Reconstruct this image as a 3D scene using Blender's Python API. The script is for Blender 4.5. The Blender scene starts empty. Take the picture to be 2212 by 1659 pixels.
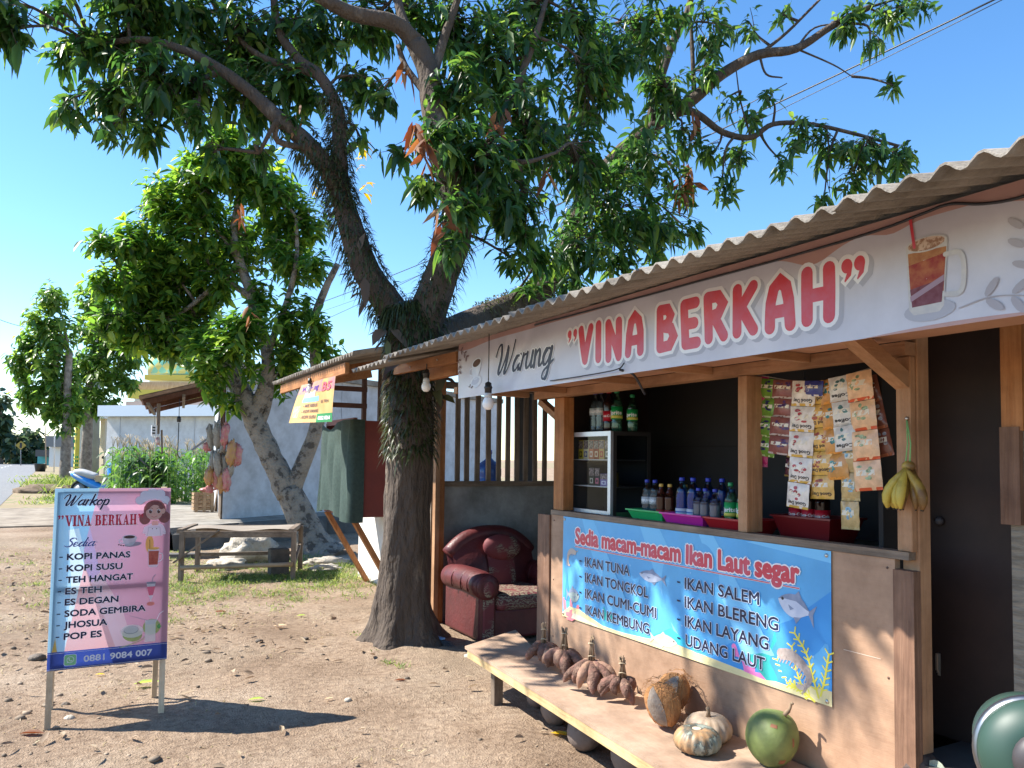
import bpy, bmesh, math, random
import numpy as np
from mathutils import Vector, Matrix, noise as mnoise
rnd = random.Random(7)
rng = np.random.default_rng(11)
C = bpy.context.scene.collection
SC = bpy.context.scene
PI = math.pi

# ------------------------------------------------------------------ camera
YAW, PITCH, ROLL, CAMH = math.radians(28.9), math.atan(.05), .0135, 1.5
cam_d = bpy.data.cameras.new('camera'); cam = bpy.data.objects.new('camera', cam_d); C.objects.link(cam)
cam_d.sensor_width = 36; cam_d.lens = 36 * 1661 / 2212; cam_d.shift_y = 80 / 2212
cam_d.clip_start = .05; cam_d.clip_end = 3000
RM = Matrix.Rotation(-YAW, 3, 'Z') @ Matrix.Rotation(PI / 2 + PITCH, 3, 'X') @ Matrix.Rotation(ROLL, 3, 'Z')
cam.matrix_world = Matrix.Translation((0, 0, CAMH)) @ RM.to_4x4()
SC.camera = cam

def W(u, v, x=None, y=None, z=None, d=None):
    """world point seen at photo position (u, v) on the plane x=, y=, z= or at depth d"""
    r = RM @ Vector(((u - 1106) / 1661, (909.5 - v) / 1661, -1))
    t = x / r.x if x is not None else y / r.y if y is not None else (z - CAMH) / r.z if z is not None else d
    return Vector((0, 0, CAMH)) + r * t

# ------------------------------------------------------------------ light
SUN = Vector((-.98, .69, 1.30)).normalized()
world = bpy.data.worlds.new('World'); SC.world = world; world.use_nodes = True
wn = world.node_tree; bgn = wn.nodes['Background']
sky = wn.nodes.new('ShaderNodeTexSky'); sky.sky_type = 'NISHITA'; sky.sun_disc = False
sky.sun_elevation = math.asin(SUN.z); sky.sun_rotation = math.atan2(SUN.x, SUN.y)
sky.air_density = 1.0; sky.dust_density = .1; sky.ozone_density = 2.5; sky.altitude = 100
hsv = wn.nodes.new('ShaderNodeHueSaturation'); hsv.inputs['Saturation'].default_value = 1.22; wn.links.new(sky.outputs[0], hsv.inputs['Color']); wn.links.new(hsv.outputs[0], bgn.inputs[0]); bgn.inputs[1].default_value = .125
sl = bpy.data.lights.new('sun', 'SUN'); sl.energy = 5.0; sl.angle = math.radians(.5); sl.color = (1, .95, .86)
so = bpy.data.objects.new('sun', sl); C.objects.link(so); so.rotation_euler = SUN.to_track_quat('Z', 'Y').to_euler()
SC.view_settings.view_transform = 'Standard'; SC.view_settings.look = 'None'
SC.view_settings.exposure = 1.2; SC.view_settings.gamma = 1
SC.cycles.max_bounces = 8; SC.cycles.transparent_max_bounces = 12
SC.cycles.caustics_reflective = False; SC.cycles.caustics_refractive = False

# ------------------------------------------------------------------ materials
MATS = {}
def lin(h):
    f = lambda c: c / 12.92 if c <= .04045 else ((c + .055) / 1.055) ** 2.4
    return tuple(f(int(h[i:i + 2], 16) / 255) for i in (0, 2, 4))
def col(c):
    return lin(c) if isinstance(c, str) else tuple(c)
def mat(name, c1, c2=None, scale=8., rough=.7, bump=0., bscale=None, stretch=(1, 1, 1), spec=.5, metal=0., detail=5., bdist=.02,
        transl=0., tcol=None, alpha=None, lo=.35, hi=.65, c3=None, island=0., coat=0., stain=0.):
    """principled material; colour mixes c1/c2 by noise in object space, optional bump, translucency"""
    if name in MATS: return MATS[name]
    m = bpy.data.materials.new(name); m.use_nodes = True; MATS[name] = m
    nt = m.node_tree; N = nt.nodes; L = nt.links
    b = N['Principled BSDF']; out = N['Material Output']
    b.inputs['Roughness'].default_value = rough; b.inputs['Metallic'].default_value = metal
    b.inputs['Specular IOR Level'].default_value = spec; b.inputs['Coat Weight'].default_value = coat
    c1 = col(c1); b.inputs['Base Color'].default_value = (*c1, 1)
    csock = None
    if c2 is not None or bump:
        tc = N.new('ShaderNodeTexCoord'); mp = N.new('ShaderNodeMapping'); mp.inputs['Scale'].default_value = stretch
        L.new(tc.outputs['Object'], mp.inputs[0])
    if c2 is not None:
        nz = N.new('ShaderNodeTexNoise'); nz.inputs['Scale'].default_value = scale; nz.inputs['Detail'].default_value = detail
        nz.inputs['Roughness'].default_value = .62
        L.new(mp.outputs[0], nz.inputs['Vector'])
        rp = N.new('ShaderNodeValToRGB'); e = rp.color_ramp.elements
        e[0].position = lo; e[1].position = hi; e[0].color = (*c1, 1); e[1].color = (*col(c2), 1)
        if c3 is not None:
            x = e.new((lo + hi) / 2 + .06); x.color = (*col(c3), 1)
        L.new(nz.outputs[0], rp.inputs[0]); csock = rp.outputs[0]
    if stain:                                                          # broad uneven dirt and bleaching
        ns = N.new('ShaderNodeTexNoise'); ns.inputs['Scale'].default_value = 2.7; ns.inputs['Detail'].default_value = 7; ns.inputs['Roughness'].default_value = .68; tcs = N.new('ShaderNodeTexCoord')
        L.new(tcs.outputs['Object'], ns.inputs['Vector']); rs_ = N.new('ShaderNodeValToRGB'); q = rs_.color_ramp.elements; q[0].position = .36; q[1].position = .6
        q[0].color = (1 - stain, 1 - stain * 1.05, 1 - stain * 1.1, 1); q[1].color = (1, 1, 1, 1); L.new(ns.outputs[0], rs_.inputs[0])
        ml = N.new('ShaderNodeMixRGB'); ml.blend_type = 'MULTIPLY'; ml.inputs[0].default_value = 1
        if csock: L.new(csock, ml.inputs[1])
        else: ml.inputs[1].default_value = (*c1, 1)
        L.new(rs_.outputs[0], ml.inputs[2]); csock = ml.outputs[0]
    if island:
        gm = N.new('ShaderNodeNewGeometry'); hs = N.new('ShaderNodeHueSaturation')
        mr = N.new('ShaderNodeMapRange'); mr.inputs[3].default_value = 1 - island; mr.inputs[4].default_value = 1 + island
        L.new(gm.outputs['Random Per Island'], mr.inputs[0]); L.new(mr.outputs[0], hs.inputs['Value'])
        if csock: L.new(csock, hs.inputs['Color'])
        else: hs.inputs['Color'].default_value = (*c1, 1)
        csock = hs.outputs[0]
    if csock: L.new(csock, b.inputs['Base Color'])
    if bump:
        n2 = N.new('ShaderNodeTexNoise'); n2.inputs['Scale'].default_value = bscale or scale * 3; n2.inputs['Detail'].default_value = 6
        L.new(mp.outputs[0], n2.inputs['Vector'])
        bp = N.new('ShaderNodeBump'); bp.inputs['Strength'].default_value = bump; bp.inputs['Distance'].default_value = bdist
        L.new(n2.outputs[0], bp.inputs['Height']); L.new(bp.outputs[0], b.inputs['Normal'])
    last = b.outputs[0]
    if transl:
        t = N.new('ShaderNodeBsdfTranslucent'); mx = N.new('ShaderNodeMixShader'); mx.inputs[0].default_value = transl
        if tcol is not None: t.inputs[0].default_value = (*col(tcol), 1)
        elif csock: L.new(csock, t.inputs[0])
        else: t.inputs[0].default_value = (*c1, 1)
        L.new(last, mx.inputs[1]); L.new(t.outputs[0], mx.inputs[2]); last = mx.outputs[0]
    if alpha is not None:
        t = N.new('ShaderNodeBsdfTransparent'); mx = N.new('ShaderNodeMixShader'); mx.inputs[0].default_value = alpha
        L.new(t.outputs[0], mx.inputs[1]); L.new(last, mx.inputs[2]); last = mx.outputs[0]
    L.new(last, out.inputs[0])
    return m
def wood(name, c1, c2, axis='y', rough=.65, bump=.25, c3=None):
    st = {'x': (.06, 1, 1), 'y': (1, .06, 1), 'z': (1, 1, .06)}[axis]
    return mat(name + '_' + axis, c1, c2, scale=55, rough=rough, bump=bump, bscale=70, stretch=st, lo=.3, hi=.7, c3=c3, spec=.3, stain=.4)
def pane(name, tint, a, rough=.05):
    """clear glass or plastic: mostly see-through, mirrors a little"""
    if name in MATS: return MATS[name]
    m = bpy.data.materials.new(name); m.use_nodes = True; MATS[name] = m
    nt = m.node_tree; N = nt.nodes; L = nt.links; N.remove(N['Principled BSDF'])
    t = N.new('ShaderNodeBsdfTransparent'); t.inputs[0].default_value = (*col(tint), 1)
    g = N.new('ShaderNodeBsdfGlossy'); g.inputs['Roughness'].default_value = rough
    f0 = N.new('ShaderNodeLayerWeight'); f = N.new('ShaderNodeMath'); f.operation = 'POWER'; f.inputs[1].default_value = 5; L.new(f0.outputs['Facing'], f.inputs[0])
    ad = N.new('ShaderNodeMath'); ad.operation = 'ADD'; ad.inputs[1].default_value = a
    mx = N.new('ShaderNodeMixShader')
    L.new(f.outputs[0], ad.inputs[0]); L.new(ad.outputs[0], mx.inputs[0]); L.new(t.outputs[0], mx.inputs[1]); L.new(g.outputs[0], mx.inputs[2])
    L.new(mx.outputs[0], N['Material Output'].inputs[0])
    return m
def leafmat(name, dark, mid, light, transl=.42, rough=.36):
    if name in MATS: return MATS[name]
    m = bpy.data.materials.new(name); m.use_nodes = True; MATS[name] = m
    nt = m.node_tree; N = nt.nodes; L = nt.links; b = N['Principled BSDF']
    gm = N.new('ShaderNodeNewGeometry'); rp = N.new('ShaderNodeValToRGB'); e = rp.color_ramp.elements
    e[0].color = (*col(dark), 1); e[1].color = (*col(light), 1); e[0].position = 0; e[1].position = 1
    x = e.new(.6); x.color = (*col(mid), 1)
    L.new(gm.outputs['Random Per Island'], rp.inputs[0]); L.new(rp.outputs[0], b.inputs['Base Color'])
    b.inputs['Roughness'].default_value = rough; b.inputs['Specular IOR Level'].default_value = .45
    t = N.new('ShaderNodeBsdfTranslucent'); hs = N.new('ShaderNodeHueSaturation'); hs.inputs['Value'].default_value = 3.2
    hs.inputs['Hue'].default_value = .485; hs.inputs['Saturation'].default_value = 1.1
    L.new(rp.outputs[0], hs.inputs['Color']); L.new(hs.outputs[0], t.inputs[0])
    mx = N.new('ShaderNodeMixShader'); mx.inputs[0].default_value = transl
    L.new(b.outputs[0], mx.inputs[1]); L.new(t.outputs[0], mx.inputs[2]); L.new(mx.outputs[0], N['Material Output'].inputs[0])
    return m

# ------------------------------------------------------------------ objects
def origin_of(o):
    p = Vector((0, 0, 0))
    while o is not None: p += o.location; o = o.parent
    return p
def tag(o, label=None, cat=None, group=None, kind=None):
    if label: o['label'] = label
    if cat: o['category'] = cat
    if group: o['group'] = group
    if kind: o['kind'] = kind
    return o
def thing(name, label, cat, loc=(0, 0, 0), group=None):
    o = bpy.data.objects.new(name, None); C.objects.link(o); o.location = loc; o.empty_display_size = .1
    return tag(o, label, cat, group)
def dup(o, loc=None, rotz=None, label=None, scale=None):
    """a copy of a thing with copies of its parts and sub-parts (mesh data shared)"""
    def rec(s, par):
        c = s.copy(); C.objects.link(c)
        if par is not None: c.parent = par
        for k in list(s.children): rec(k, c)
        return c
    c = rec(o, None)
    if loc is not None: c.location = loc
    if rotz is not None: c.rotation_euler = (0, 0, rotz)
    if label: c['label'] = label
    if scale: c.scale = (scale,) * 3 if not hasattr(scale, '__len__') else scale
    return c

class MB:
    def __init__(s): s.v = []; s.f = []; s.m = []; s.mats = []; s.sm = []
    def mi(s, m):
        if m not in s.mats: s.mats.append(m)
        return s.mats.index(m)
    def add(s, vs, fs, m, smooth=False):
        n = len(s.v); k = s.mi(m)
        s.v += [tuple(p) for p in vs]
        for f in fs: s.f.append([i + n for i in f]); s.m.append(k); s.sm.append(smooth)
    def box(s, lo, hi, m, rot=None, bev=0):
        (x0, y0, z0), (x1, y1, z1) = lo, hi
        if bev:
            bm = bmesh.new(); bmesh.ops.create_cube(bm, size=1)
            for q in bm.verts: q.co = Vector(((x0 + x1) / 2 + q.co.x * (x1 - x0), (y0 + y1) / 2 + q.co.y * (y1 - y0), (z0 + z1) / 2 + q.co.z * (z1 - z0)))
            bmesh.ops.bevel(bm, geom=bm.edges[:], offset=bev, segments=2, affect='EDGES', profile=.5)
            bm.verts.ensure_lookup_table(); bm.verts.index_update()
            vs = [q.co.copy() for q in bm.verts]; fs = [[q.index for q in f.verts] for f in bm.faces]; bm.free()
        else:
            vs = [Vector(p) for p in ((x0, y0, z0), (x1, y0, z0), (x1, y1, z0), (x0, y1, z0), (x0, y0, z1), (x1, y0, z1), (x1, y1, z1), (x0, y1, z1))]
            fs = [(0, 3, 2, 1), (4, 5, 6, 7), (0, 1, 5, 4), (1, 2, 6, 5), (2, 3, 7, 6), (3, 0, 4, 7)]
        if rot is not None:
            c = Vector(((x0 + x1) / 2, (y0 + y1) / 2, (z0 + z1) / 2)); vs = [rot @ (p - c) + c for p in vs]
        s.add(vs, fs, m); return s
    def beam(s, a, b, w, h, m, up=(0, 0, 1)):
        a = Vector(a); b = Vector(b); d = (b - a); L = d.length; d.normalize()
        u = Vector(up); r = d.cross(u)
        if r.length < 1e-4: r = d.cross(Vector((1, 0, 0)))
        r.normalize(); u = r.cross(d)
        vs = []
        for p in (a, b):
            for i, j in ((-1, -1), (1, -1), (1, 1), (-1, 1)): vs.append(p + r * w / 2 * i + u * h / 2 * j)
        s.add(vs, [(3, 2, 1, 0), (4, 5, 6, 7), (0, 1, 5, 4), (1, 2, 6, 5), (2, 3, 7, 6), (3, 0, 4, 7)], m); return s
    def tube(s, pts, rad, m, n=8, fn=None, cap=True):
        pts = [Vector(p) for p in pts]; k = len(pts)
        rad = [rad] * k if not hasattr(rad, '__len__') else rad
        ref = None; vs = []
        for i, p in enumerate(pts):
            d = pts[min(i + 1, k - 1)] - pts[max(i - 1, 0)]
            if d.length < 1e-9: d = Vector((0, 0, 1))
            d.normalize()
            if ref is None: ref = d.orthogonal().normalized()
            ref = (ref - d * ref.dot(d)); ref.normalize(); bb = d.cross(ref)
            for j in range(n):
                a = 2 * PI * j / n; q = ref * math.cos(a) + bb * math.sin(a)
                r = rad[i] * (fn(p, q, i / (k - 1)) if fn else 1); vs.append(p + q * r)
        fs = [(i * n + j, i * n + (j + 1) % n, (i + 1) * n + (j + 1) % n, (i + 1) * n + j) for i in range(k - 1) for j in range(n)]
        if cap: fs += [list(range(n))[::-1], list(range((k - 1) * n, k * n))]
        s.add(vs, fs, m, True); return s
    def lathe(s, prof, c, m, n=20, ax=None, fn=None):
        """prof: list of (radius, height) from bottom to top round a vertical axis at c"""
        c = Vector(c); vs = []; k = len(prof)
        for i, (r, z) in enumerate(prof):
            for j in range(n):
                a = 2 * PI * j / n; rr = r * (fn(a, i / (k - 1)) if fn else 1)
                p = Vector((rr * math.cos(a), rr * math.sin(a), z)); vs.append((ax @ p if ax else p) + c)
        fs = [(i * n + j, i * n + (j + 1) % n, (i + 1) * n + (j + 1) % n, (i + 1) * n + j) for i in range(k - 1) for j in range(n)]
        fs += [list(range(n))[::-1], list(range((k - 1) * n, k * n))]
        s.add(vs, fs, m, True); return s
    def ball(s, c, r, m, n=14, fn=None, rot=None):
        r = (r,) * 3 if not hasattr(r, '__len__') else r; c = Vector(c); vs = []; fs = []; k = n // 2 + 1
        for i in range(k + 1):
            t = PI * i / k
            for j in range(n):
                a = 2 * PI * j / n; d = Vector((math.sin(t) * math.cos(a), math.sin(t) * math.sin(a), math.cos(t)))
                q = Vector((d.x * r[0], d.y * r[1], d.z * r[2])) * (fn(d) if fn else 1)
                vs.append((rot @ q if rot else q) + c)
        fs = [(i * n + j, (i + 1) * n + j, (i + 1) * n + (j + 1) % n, i * n + (j + 1) % n) for i in range(k) for j in range(n)]
        s.add(vs, fs, m, True); return s
    def quad(s, a, b, c, d, m): s.add([a, b, c, d], [(0, 1, 2, 3)], m); return s
    def grid(s, fn, nu, nv, m, smooth=True):
        vs = [fn(i / nu, j / nv) for j in range(nv + 1) for i in range(nu + 1)]
        fs = [(j * (nu + 1) + i, j * (nu + 1) + i + 1, (j + 1) * (nu + 1) + i + 1, (j + 1) * (nu + 1) + i) for j in range(nv) for i in range(nu)]
        s.add(vs, fs, m, smooth); return s
    def build(s, name, parent=None, kind=None):
        me = bpy.data.meshes.new(name); o0 = origin_of(parent)
        vs = [(p[0] - o0.x, p[1] - o0.y, p[2] - o0.z) for p in s.v] if parent is not None else s.v
        me.from_pydata(vs, [], s.f); me.validate()
        for m in s.mats: me.materials.append(m)
        if len(me.polygons) == len(s.m):
            me.polygons.foreach_set('material_index', s.m); me.polygons.foreach_set('use_smooth', s.sm)
        bm = bmesh.new(); bm.from_mesh(me); bmesh.ops.remove_doubles(bm, verts=bm.verts, dist=1e-5) if len(s.v) < 6000 else None
        bm.to_mesh(me); bm.free(); me.update()
        o = bpy.data.objects.new(name, me); C.objects.link(o)
        if parent is not None: o.parent = parent
        if kind: o['kind'] = kind
        return o
def fast_mesh(name, V, F, mats, mi=None, parent=None, smooth=False):
    """V (n,3) array, F list of arrays all quads or tris given as (k,4)/(k,3)"""
    me = bpy.data.meshes.new(name); V = np.asarray(V, float)
    if parent is not None: V = V - np.array(origin_of(parent))
    tot = [np.full(len(f), f.shape[1]) for f in F]; cnt = np.concatenate(tot)
    idx = np.concatenate([f.reshape(-1) for f in F])
    me.vertices.add(len(V)); me.vertices.foreach_set('co', V.reshape(-1))
    me.loops.add(len(idx)); me.loops.foreach_set('vertex_index', idx.astype(np.int32))
    me.polygons.add(len(cnt)); st = np.concatenate([[0], np.cumsum(cnt)[:-1]])
    me.polygons.foreach_set('loop_start', st.astype(np.int32))
    for m in mats: me.materials.append(m)
    if mi is not None: me.polygons.foreach_set('material_index', np.asarray(mi, np.int32))
    if smooth: me.polygons.foreach_set('use_smooth', np.ones(len(cnt), bool))
    me.update(calc_edges=True); me.validate()
    o = bpy.data.objects.new(name, me); C.objects.link(o)
    if parent is not None: o.parent = parent
    return o
def smooth_path(pts, k=5):
    """Catmull-Rom through pts (tuples of any length)"""
    P = np.array([tuple(p) for p in pts], float); out = []
    Q = np.vstack([2 * P[0] - P[1], P, 2 * P[-1] - P[-2]])
    for i in range(len(P) - 1):
        a, b, c, d = Q[i:i + 4]
        for t in np.arange(k) / k:
            out.append(.5 * (2 * b + (c - a) * t + (2 * a - 5 * b + 4 * c - d) * t * t + (3 * b - a - 3 * c + d) * t ** 3))
    out.append(P[-1]); return np.array(out)
def fbm(p, s=1.): return mnoise.fractal(Vector(p) * s, 1., 2., 4)

# ------------------------------------------------------------------ flat printed graphics
class Panel:
    """a printed sheet: o = lower-left corner, ud / vd = unit directions of the print, n = towards the reader"""
    def __init__(s, o, ud, vd, disp=None):
        s.o = Vector(o); s.u = Vector(ud).normalized(); s.v = Vector(vd).normalized(); s.n = s.u.cross(s.v); s.disp = disp; s.lay = 0; s.mb = None
    def P(s, u, v, l=0.):
        p = s.o + s.u * u + s.v * v + s.n * (l * .0003)
        return p + s.n * s.disp(u, v) if s.disp else p
    def start(s): s.mb = MB(); return s
    def end(s, name, parent): return s.mb.build(name, parent)
    def poly(s, pts, m, l=None):
        if l is None: s.lay += 1; l = s.lay
        s.mb.add([s.P(a, b, l) for a, b in pts], [list(range(len(pts)))], m)
    def rect(s, u0, v0, u1, v1, m, l=None): s.poly([(u0, v0), (u1, v0), (u1, v1), (u0, v1)], m, l)
    def ell(s, u, v, ru, rv, m, a0=0, a1=2 * PI, n=20, rot=0, l=None):
        full = abs(a1 - a0 - 2 * PI) < 1e-6; k = n if full else n + 1; c, q = math.cos(rot), math.sin(rot); pts = []
        for i in range(k):
            a = a0 + (a1 - a0) * i / n; x, y = ru * math.cos(a), rv * math.sin(a); pts.append((u + x * c - y * q, v + x * q + y * c))
        s.poly(pts, m, l)
    def stroke(s, pts, w, m, l=None, round_=True):
        if l is None: s.lay += .25; l = s.lay
        P = [np.array(p[:2], float) for p in pts]; k = len(P); ws = list(w) if hasattr(w, '__len__') else [w] * k
        for i in range(1, k - 1):
            if np.dot(P[i] - P[i - 1], P[i + 1] - P[i]) < -.2 * np.linalg.norm(P[i] - P[i - 1]) * np.linalg.norm(P[i + 1] - P[i]):   # sharp corner: two strokes
                s.stroke(P[:i + 1], ws[:i + 1], m, l, round_); s.stroke(P[i:], ws[i:], m, l + .03, round_); return
        caps = [(P[i], ws[i]) for i in (range(k) if k < 7 else (0, k - 1))]
        Q, V_ = [P[0]], [ws[0]]
        for i in range(1, k):                                         # short steps, so that the print follows the folds of its sheet
            n_ = max(1, int(np.linalg.norm(P[i] - P[i - 1]) / .025))
            for j in range(1, n_ + 1): Q.append(P[i - 1] + (P[i] - P[i - 1]) * j / n_); V_.append(ws[i - 1] + (ws[i] - ws[i - 1]) * j / n_)
        P, ws, k = Q, V_, len(Q); L_, R_ = [], []
        for i in range(k):
            d0 = P[i] - P[i - 1] if i else P[1] - P[0]; d1 = P[i + 1] - P[i] if i < k - 1 else d0
            d0 = d0 / (np.linalg.norm(d0) + 1e-9); d1 = d1 / (np.linalg.norm(d1) + 1e-9); t = d0 + d1
            if np.linalg.norm(t) < .3: t = d1
            t = t / np.linalg.norm(t); nn = np.array((-t[1], t[0])); sc = 1 / max(.6, abs(np.dot(nn, (-d1[1], d1[0]))))
            L_.append(P[i] + nn * ws[i] / 2 * sc); R_.append(P[i] - nn * ws[i] / 2 * sc)
        vs = [s.P(*a, l + .1 * i / k) for i, a in enumerate(L_)] + [s.P(*a, l + .1 * i / k) for i, a in enumerate(R_)]
        s.mb.add(vs, [(i, k + i, k + i + 1, i + 1) for i in range(k - 1)], m)
        if round_:
            for i, (c_, w_) in enumerate(caps): s.ell(c_[0], c_[1], w_ / 2, w_ / 2, m, n=14, l=l + .11 + .012 * min(i, 7))
    def text(s, body, u, v, h, m, width=None, bold=0., shear=0., l=None, sx=1.):
        """built-in font, cap height h, left baseline at (u, v); width squeezes the line to that length"""
        if l is None: s.lay += 1; l = s.lay
        vs, fs, w = text_geo(body, 0, shear)
        k = h / .729; kx = (width / w) if width else k * sx; b_ = bold * k
        for j in range(8 if bold else 1):                             # a bolder weight: the same line struck eight times round a small circle
            du, dv = (b_ * math.cos(j * PI / 4), b_ * math.sin(j * PI / 4)) if bold else (0, 0)
            s.mb.add([s.P(u + a * kx + du, v + b * k + dv, l + .08 * j) for a, b in vs], fs, m)
_TG = {}
def text_geo(body, bold, shear):
    key = (body, bold, shear)
    if key not in _TG:
        cu = bpy.data.curves.new('t', 'FONT'); cu.body = body; cu.offset = bold; cu.shear = shear; cu.resolution_u = 3; cu.space_character = 1 + bold * 2
        o = bpy.data.objects.new('t', cu); C.objects.link(o); bpy.context.view_layer.update()
        me = bpy.data.meshes.new_from_object(o.evaluated_get(bpy.context.evaluated_depsgraph_get()))
        vs = [(p.co.x, p.co.y) for p in me.vertices]; fs = [list(p.vertices) for p in me.polygons]
        x0 = min(a for a, b in vs); x1 = max(a for a, b in vs); vs = [(a - x0, b) for a, b in vs]
        C.objects.unlink(o); bpy.data.objects.remove(o); bpy.data.curves.remove(cu); bpy.data.meshes.remove(me)
        _TG[key] = (vs, fs, x1 - x0)
    return _TG[key]
ABOWL = [(.44, .4), (.34, .49), (.2, .46), (.07, .28), (.06, .08), (.17, 0), (.3, .12), (.41, .36)]
SCRIPT = {  # handwritten letters: strokes through points, then advance
 'W': ([[(-.12, .62), (.02, .92), (.2, .98), (.24, .6), (.16, .1), (.26, .0), (.46, .45), (.6, .9), (.56, .4), (.5, .04), (.6, .0), (.82, .5), (1., 1.05)]], .96),
 'a': ([ABOWL, [(.45, .5), (.38, .15), (.43, 0), (.56, .12)]], .5),
 'r': ([[(.13, .5), (.06, 0)], [(.08, .22), (.2, .44), (.32, .48)]], .36),
 'u': ([[(.06, .5), (.02, .14), (.1, 0), (.24, .1), (.33, .34)], [(.38, .5), (.31, .1), (.38, 0), (.48, .1)]], .48),
 'n': ([[(.06, .5), (.01, 0)], [(.04, .28), (.2, .5), (.3, .42), (.27, .06), (.35, 0), (.46, .12)]], .44),
 'g': ([ABOWL, [(.46, .5), (.38, 0), (.28, -.42), (.08, -.42), (.1, -.22), (.36, -.04), (.58, .1)]], .55),
 'k': ([[(.14, 1.), (.03, 0)], [(.4, .5), (.1, .25), (.24, .2), (.36, 0), (.48, .1)]], .46),
 'o': ([[(.25, .5), (.08, .35), (.07, .1), (.19, 0), (.35, .12), (.37, .38), (.25, .5), (.32, .4), (.5, .44)]], .46),
 'p': ([[(.1, .5), (-.02, -.42)], [(.05, .2), (.2, .5), (.36, .42), (.34, .1), (.2, 0), (.06, .1)]], .44),
 'S': ([[(.66, .8), (.55, .98), (.3, .95), (.2, .74), (.36, .54), (.46, .32), (.34, .04), (.08, 0), (-.1, .12)]], .55),
 'e': ([[(.05, .2), (.28, .3), (.28, .47), (.14, .48), (.05, .25), (.1, .03), (.26, .03), (.42, .2)]], .4),
 'd': ([ABOWL, [(.54, 1.), (.4, .15), (.44, 0), (.56, .1)]], .52),
 'i': ([[(.08, .46), (.04, .08), (.11, 0), (.22, .12)], [(.13, .68), (.14, .7)]], .2),
 ':': ([[(.08, .08), (.09, .1)], [(.12, .4), (.13, .42)]], .2)}
def script_text(pn, body, u, v, h, width, m, wt=.09, slant=.35, l=None, rise=0.):
    tot = sum(SCRIPT[c][1] for c in body); kx = width / tot; x = 0
    if l is None: pn.lay += 1; l = pn.lay
    j = 0
    for c in body:
        for st in SCRIPT[c][0]:
            pp = smooth_path(st, 5) if len(st) > 2 else np.array(st); n = len(pp)
            Q = [(u + (x + a) * kx + slant * b * h * .6, v + b * h + rise * (x + a) * kx) for a, b in pp]
            ws = []
            for i in range(n):
                d = pp[min(i + 1, n - 1)] - pp[max(i - 1, 0)]; ws.append(h * wt * (1.25 if d[1] < -.02 else .72))
            pn.stroke(Q, ws, m, l + .02 * j); j += 1
        x += SCRIPT[c][1]
BUBBLE = {'V': ([[(0, 1), (.27, .04), (.55, 1)]], .6), 'I': ([[(.05, 0), (.05, 1)]], .2), 'N': ([[(0, 0), (0, 1)], [(0, 1), (.45, 0)], [(.45, 0), (.45, 1)]], .62),
 'A': ([[(0, 0), (.03, .55), (.1, .86), (.25, 1), (.4, .86), (.47, .55), (.5, 0)], [(.05, .33), (.46, .33)]], .66),
 'B': ([[(0, 0), (0, 1)], [(0, 1), (.26, .98), (.36, .8), (.27, .6), (0, .54)], [(.1, .54), (.36, .46), (.44, .25), (.3, .02), (0, 0)]], .6),
 'E': ([[(0, 0), (0, 1)], [(0, 1), (.36, 1)], [(0, .5), (.3, .5)], [(0, 0), (.36, 0)]], .54),
 'R': ([[(0, 0), (0, 1)], [(0, 1), (.28, .98), (.4, .78), (.28, .56), (0, .5)], [(.16, .5), (.42, 0)]], .6),
 'K': ([[(0, 0), (0, 1)], [(.42, 1), (.04, .46)], [(.12, .55), (.44, 0)]], .6), 'H': ([[(0, 0), (0, 1)], [(.45, 0), (.45, 1)], [(0, .5), (.45, .5)]], .62)}
def bubble_letter(pn, c, u, v, w, h, wt, m, l):
    st, adv = BUBBLE[c]; wd = max(a for s_ in st for a, b in s_); inx = w - wt; iny = h - wt
    for i, s_ in enumerate(st):
        pn.stroke([(u + wt / 2 + (a / wd if wd > .1 else 0) * inx, v + wt / 2 + b * iny) for a, b in s_], wt, m, l + .05 * i)
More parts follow.
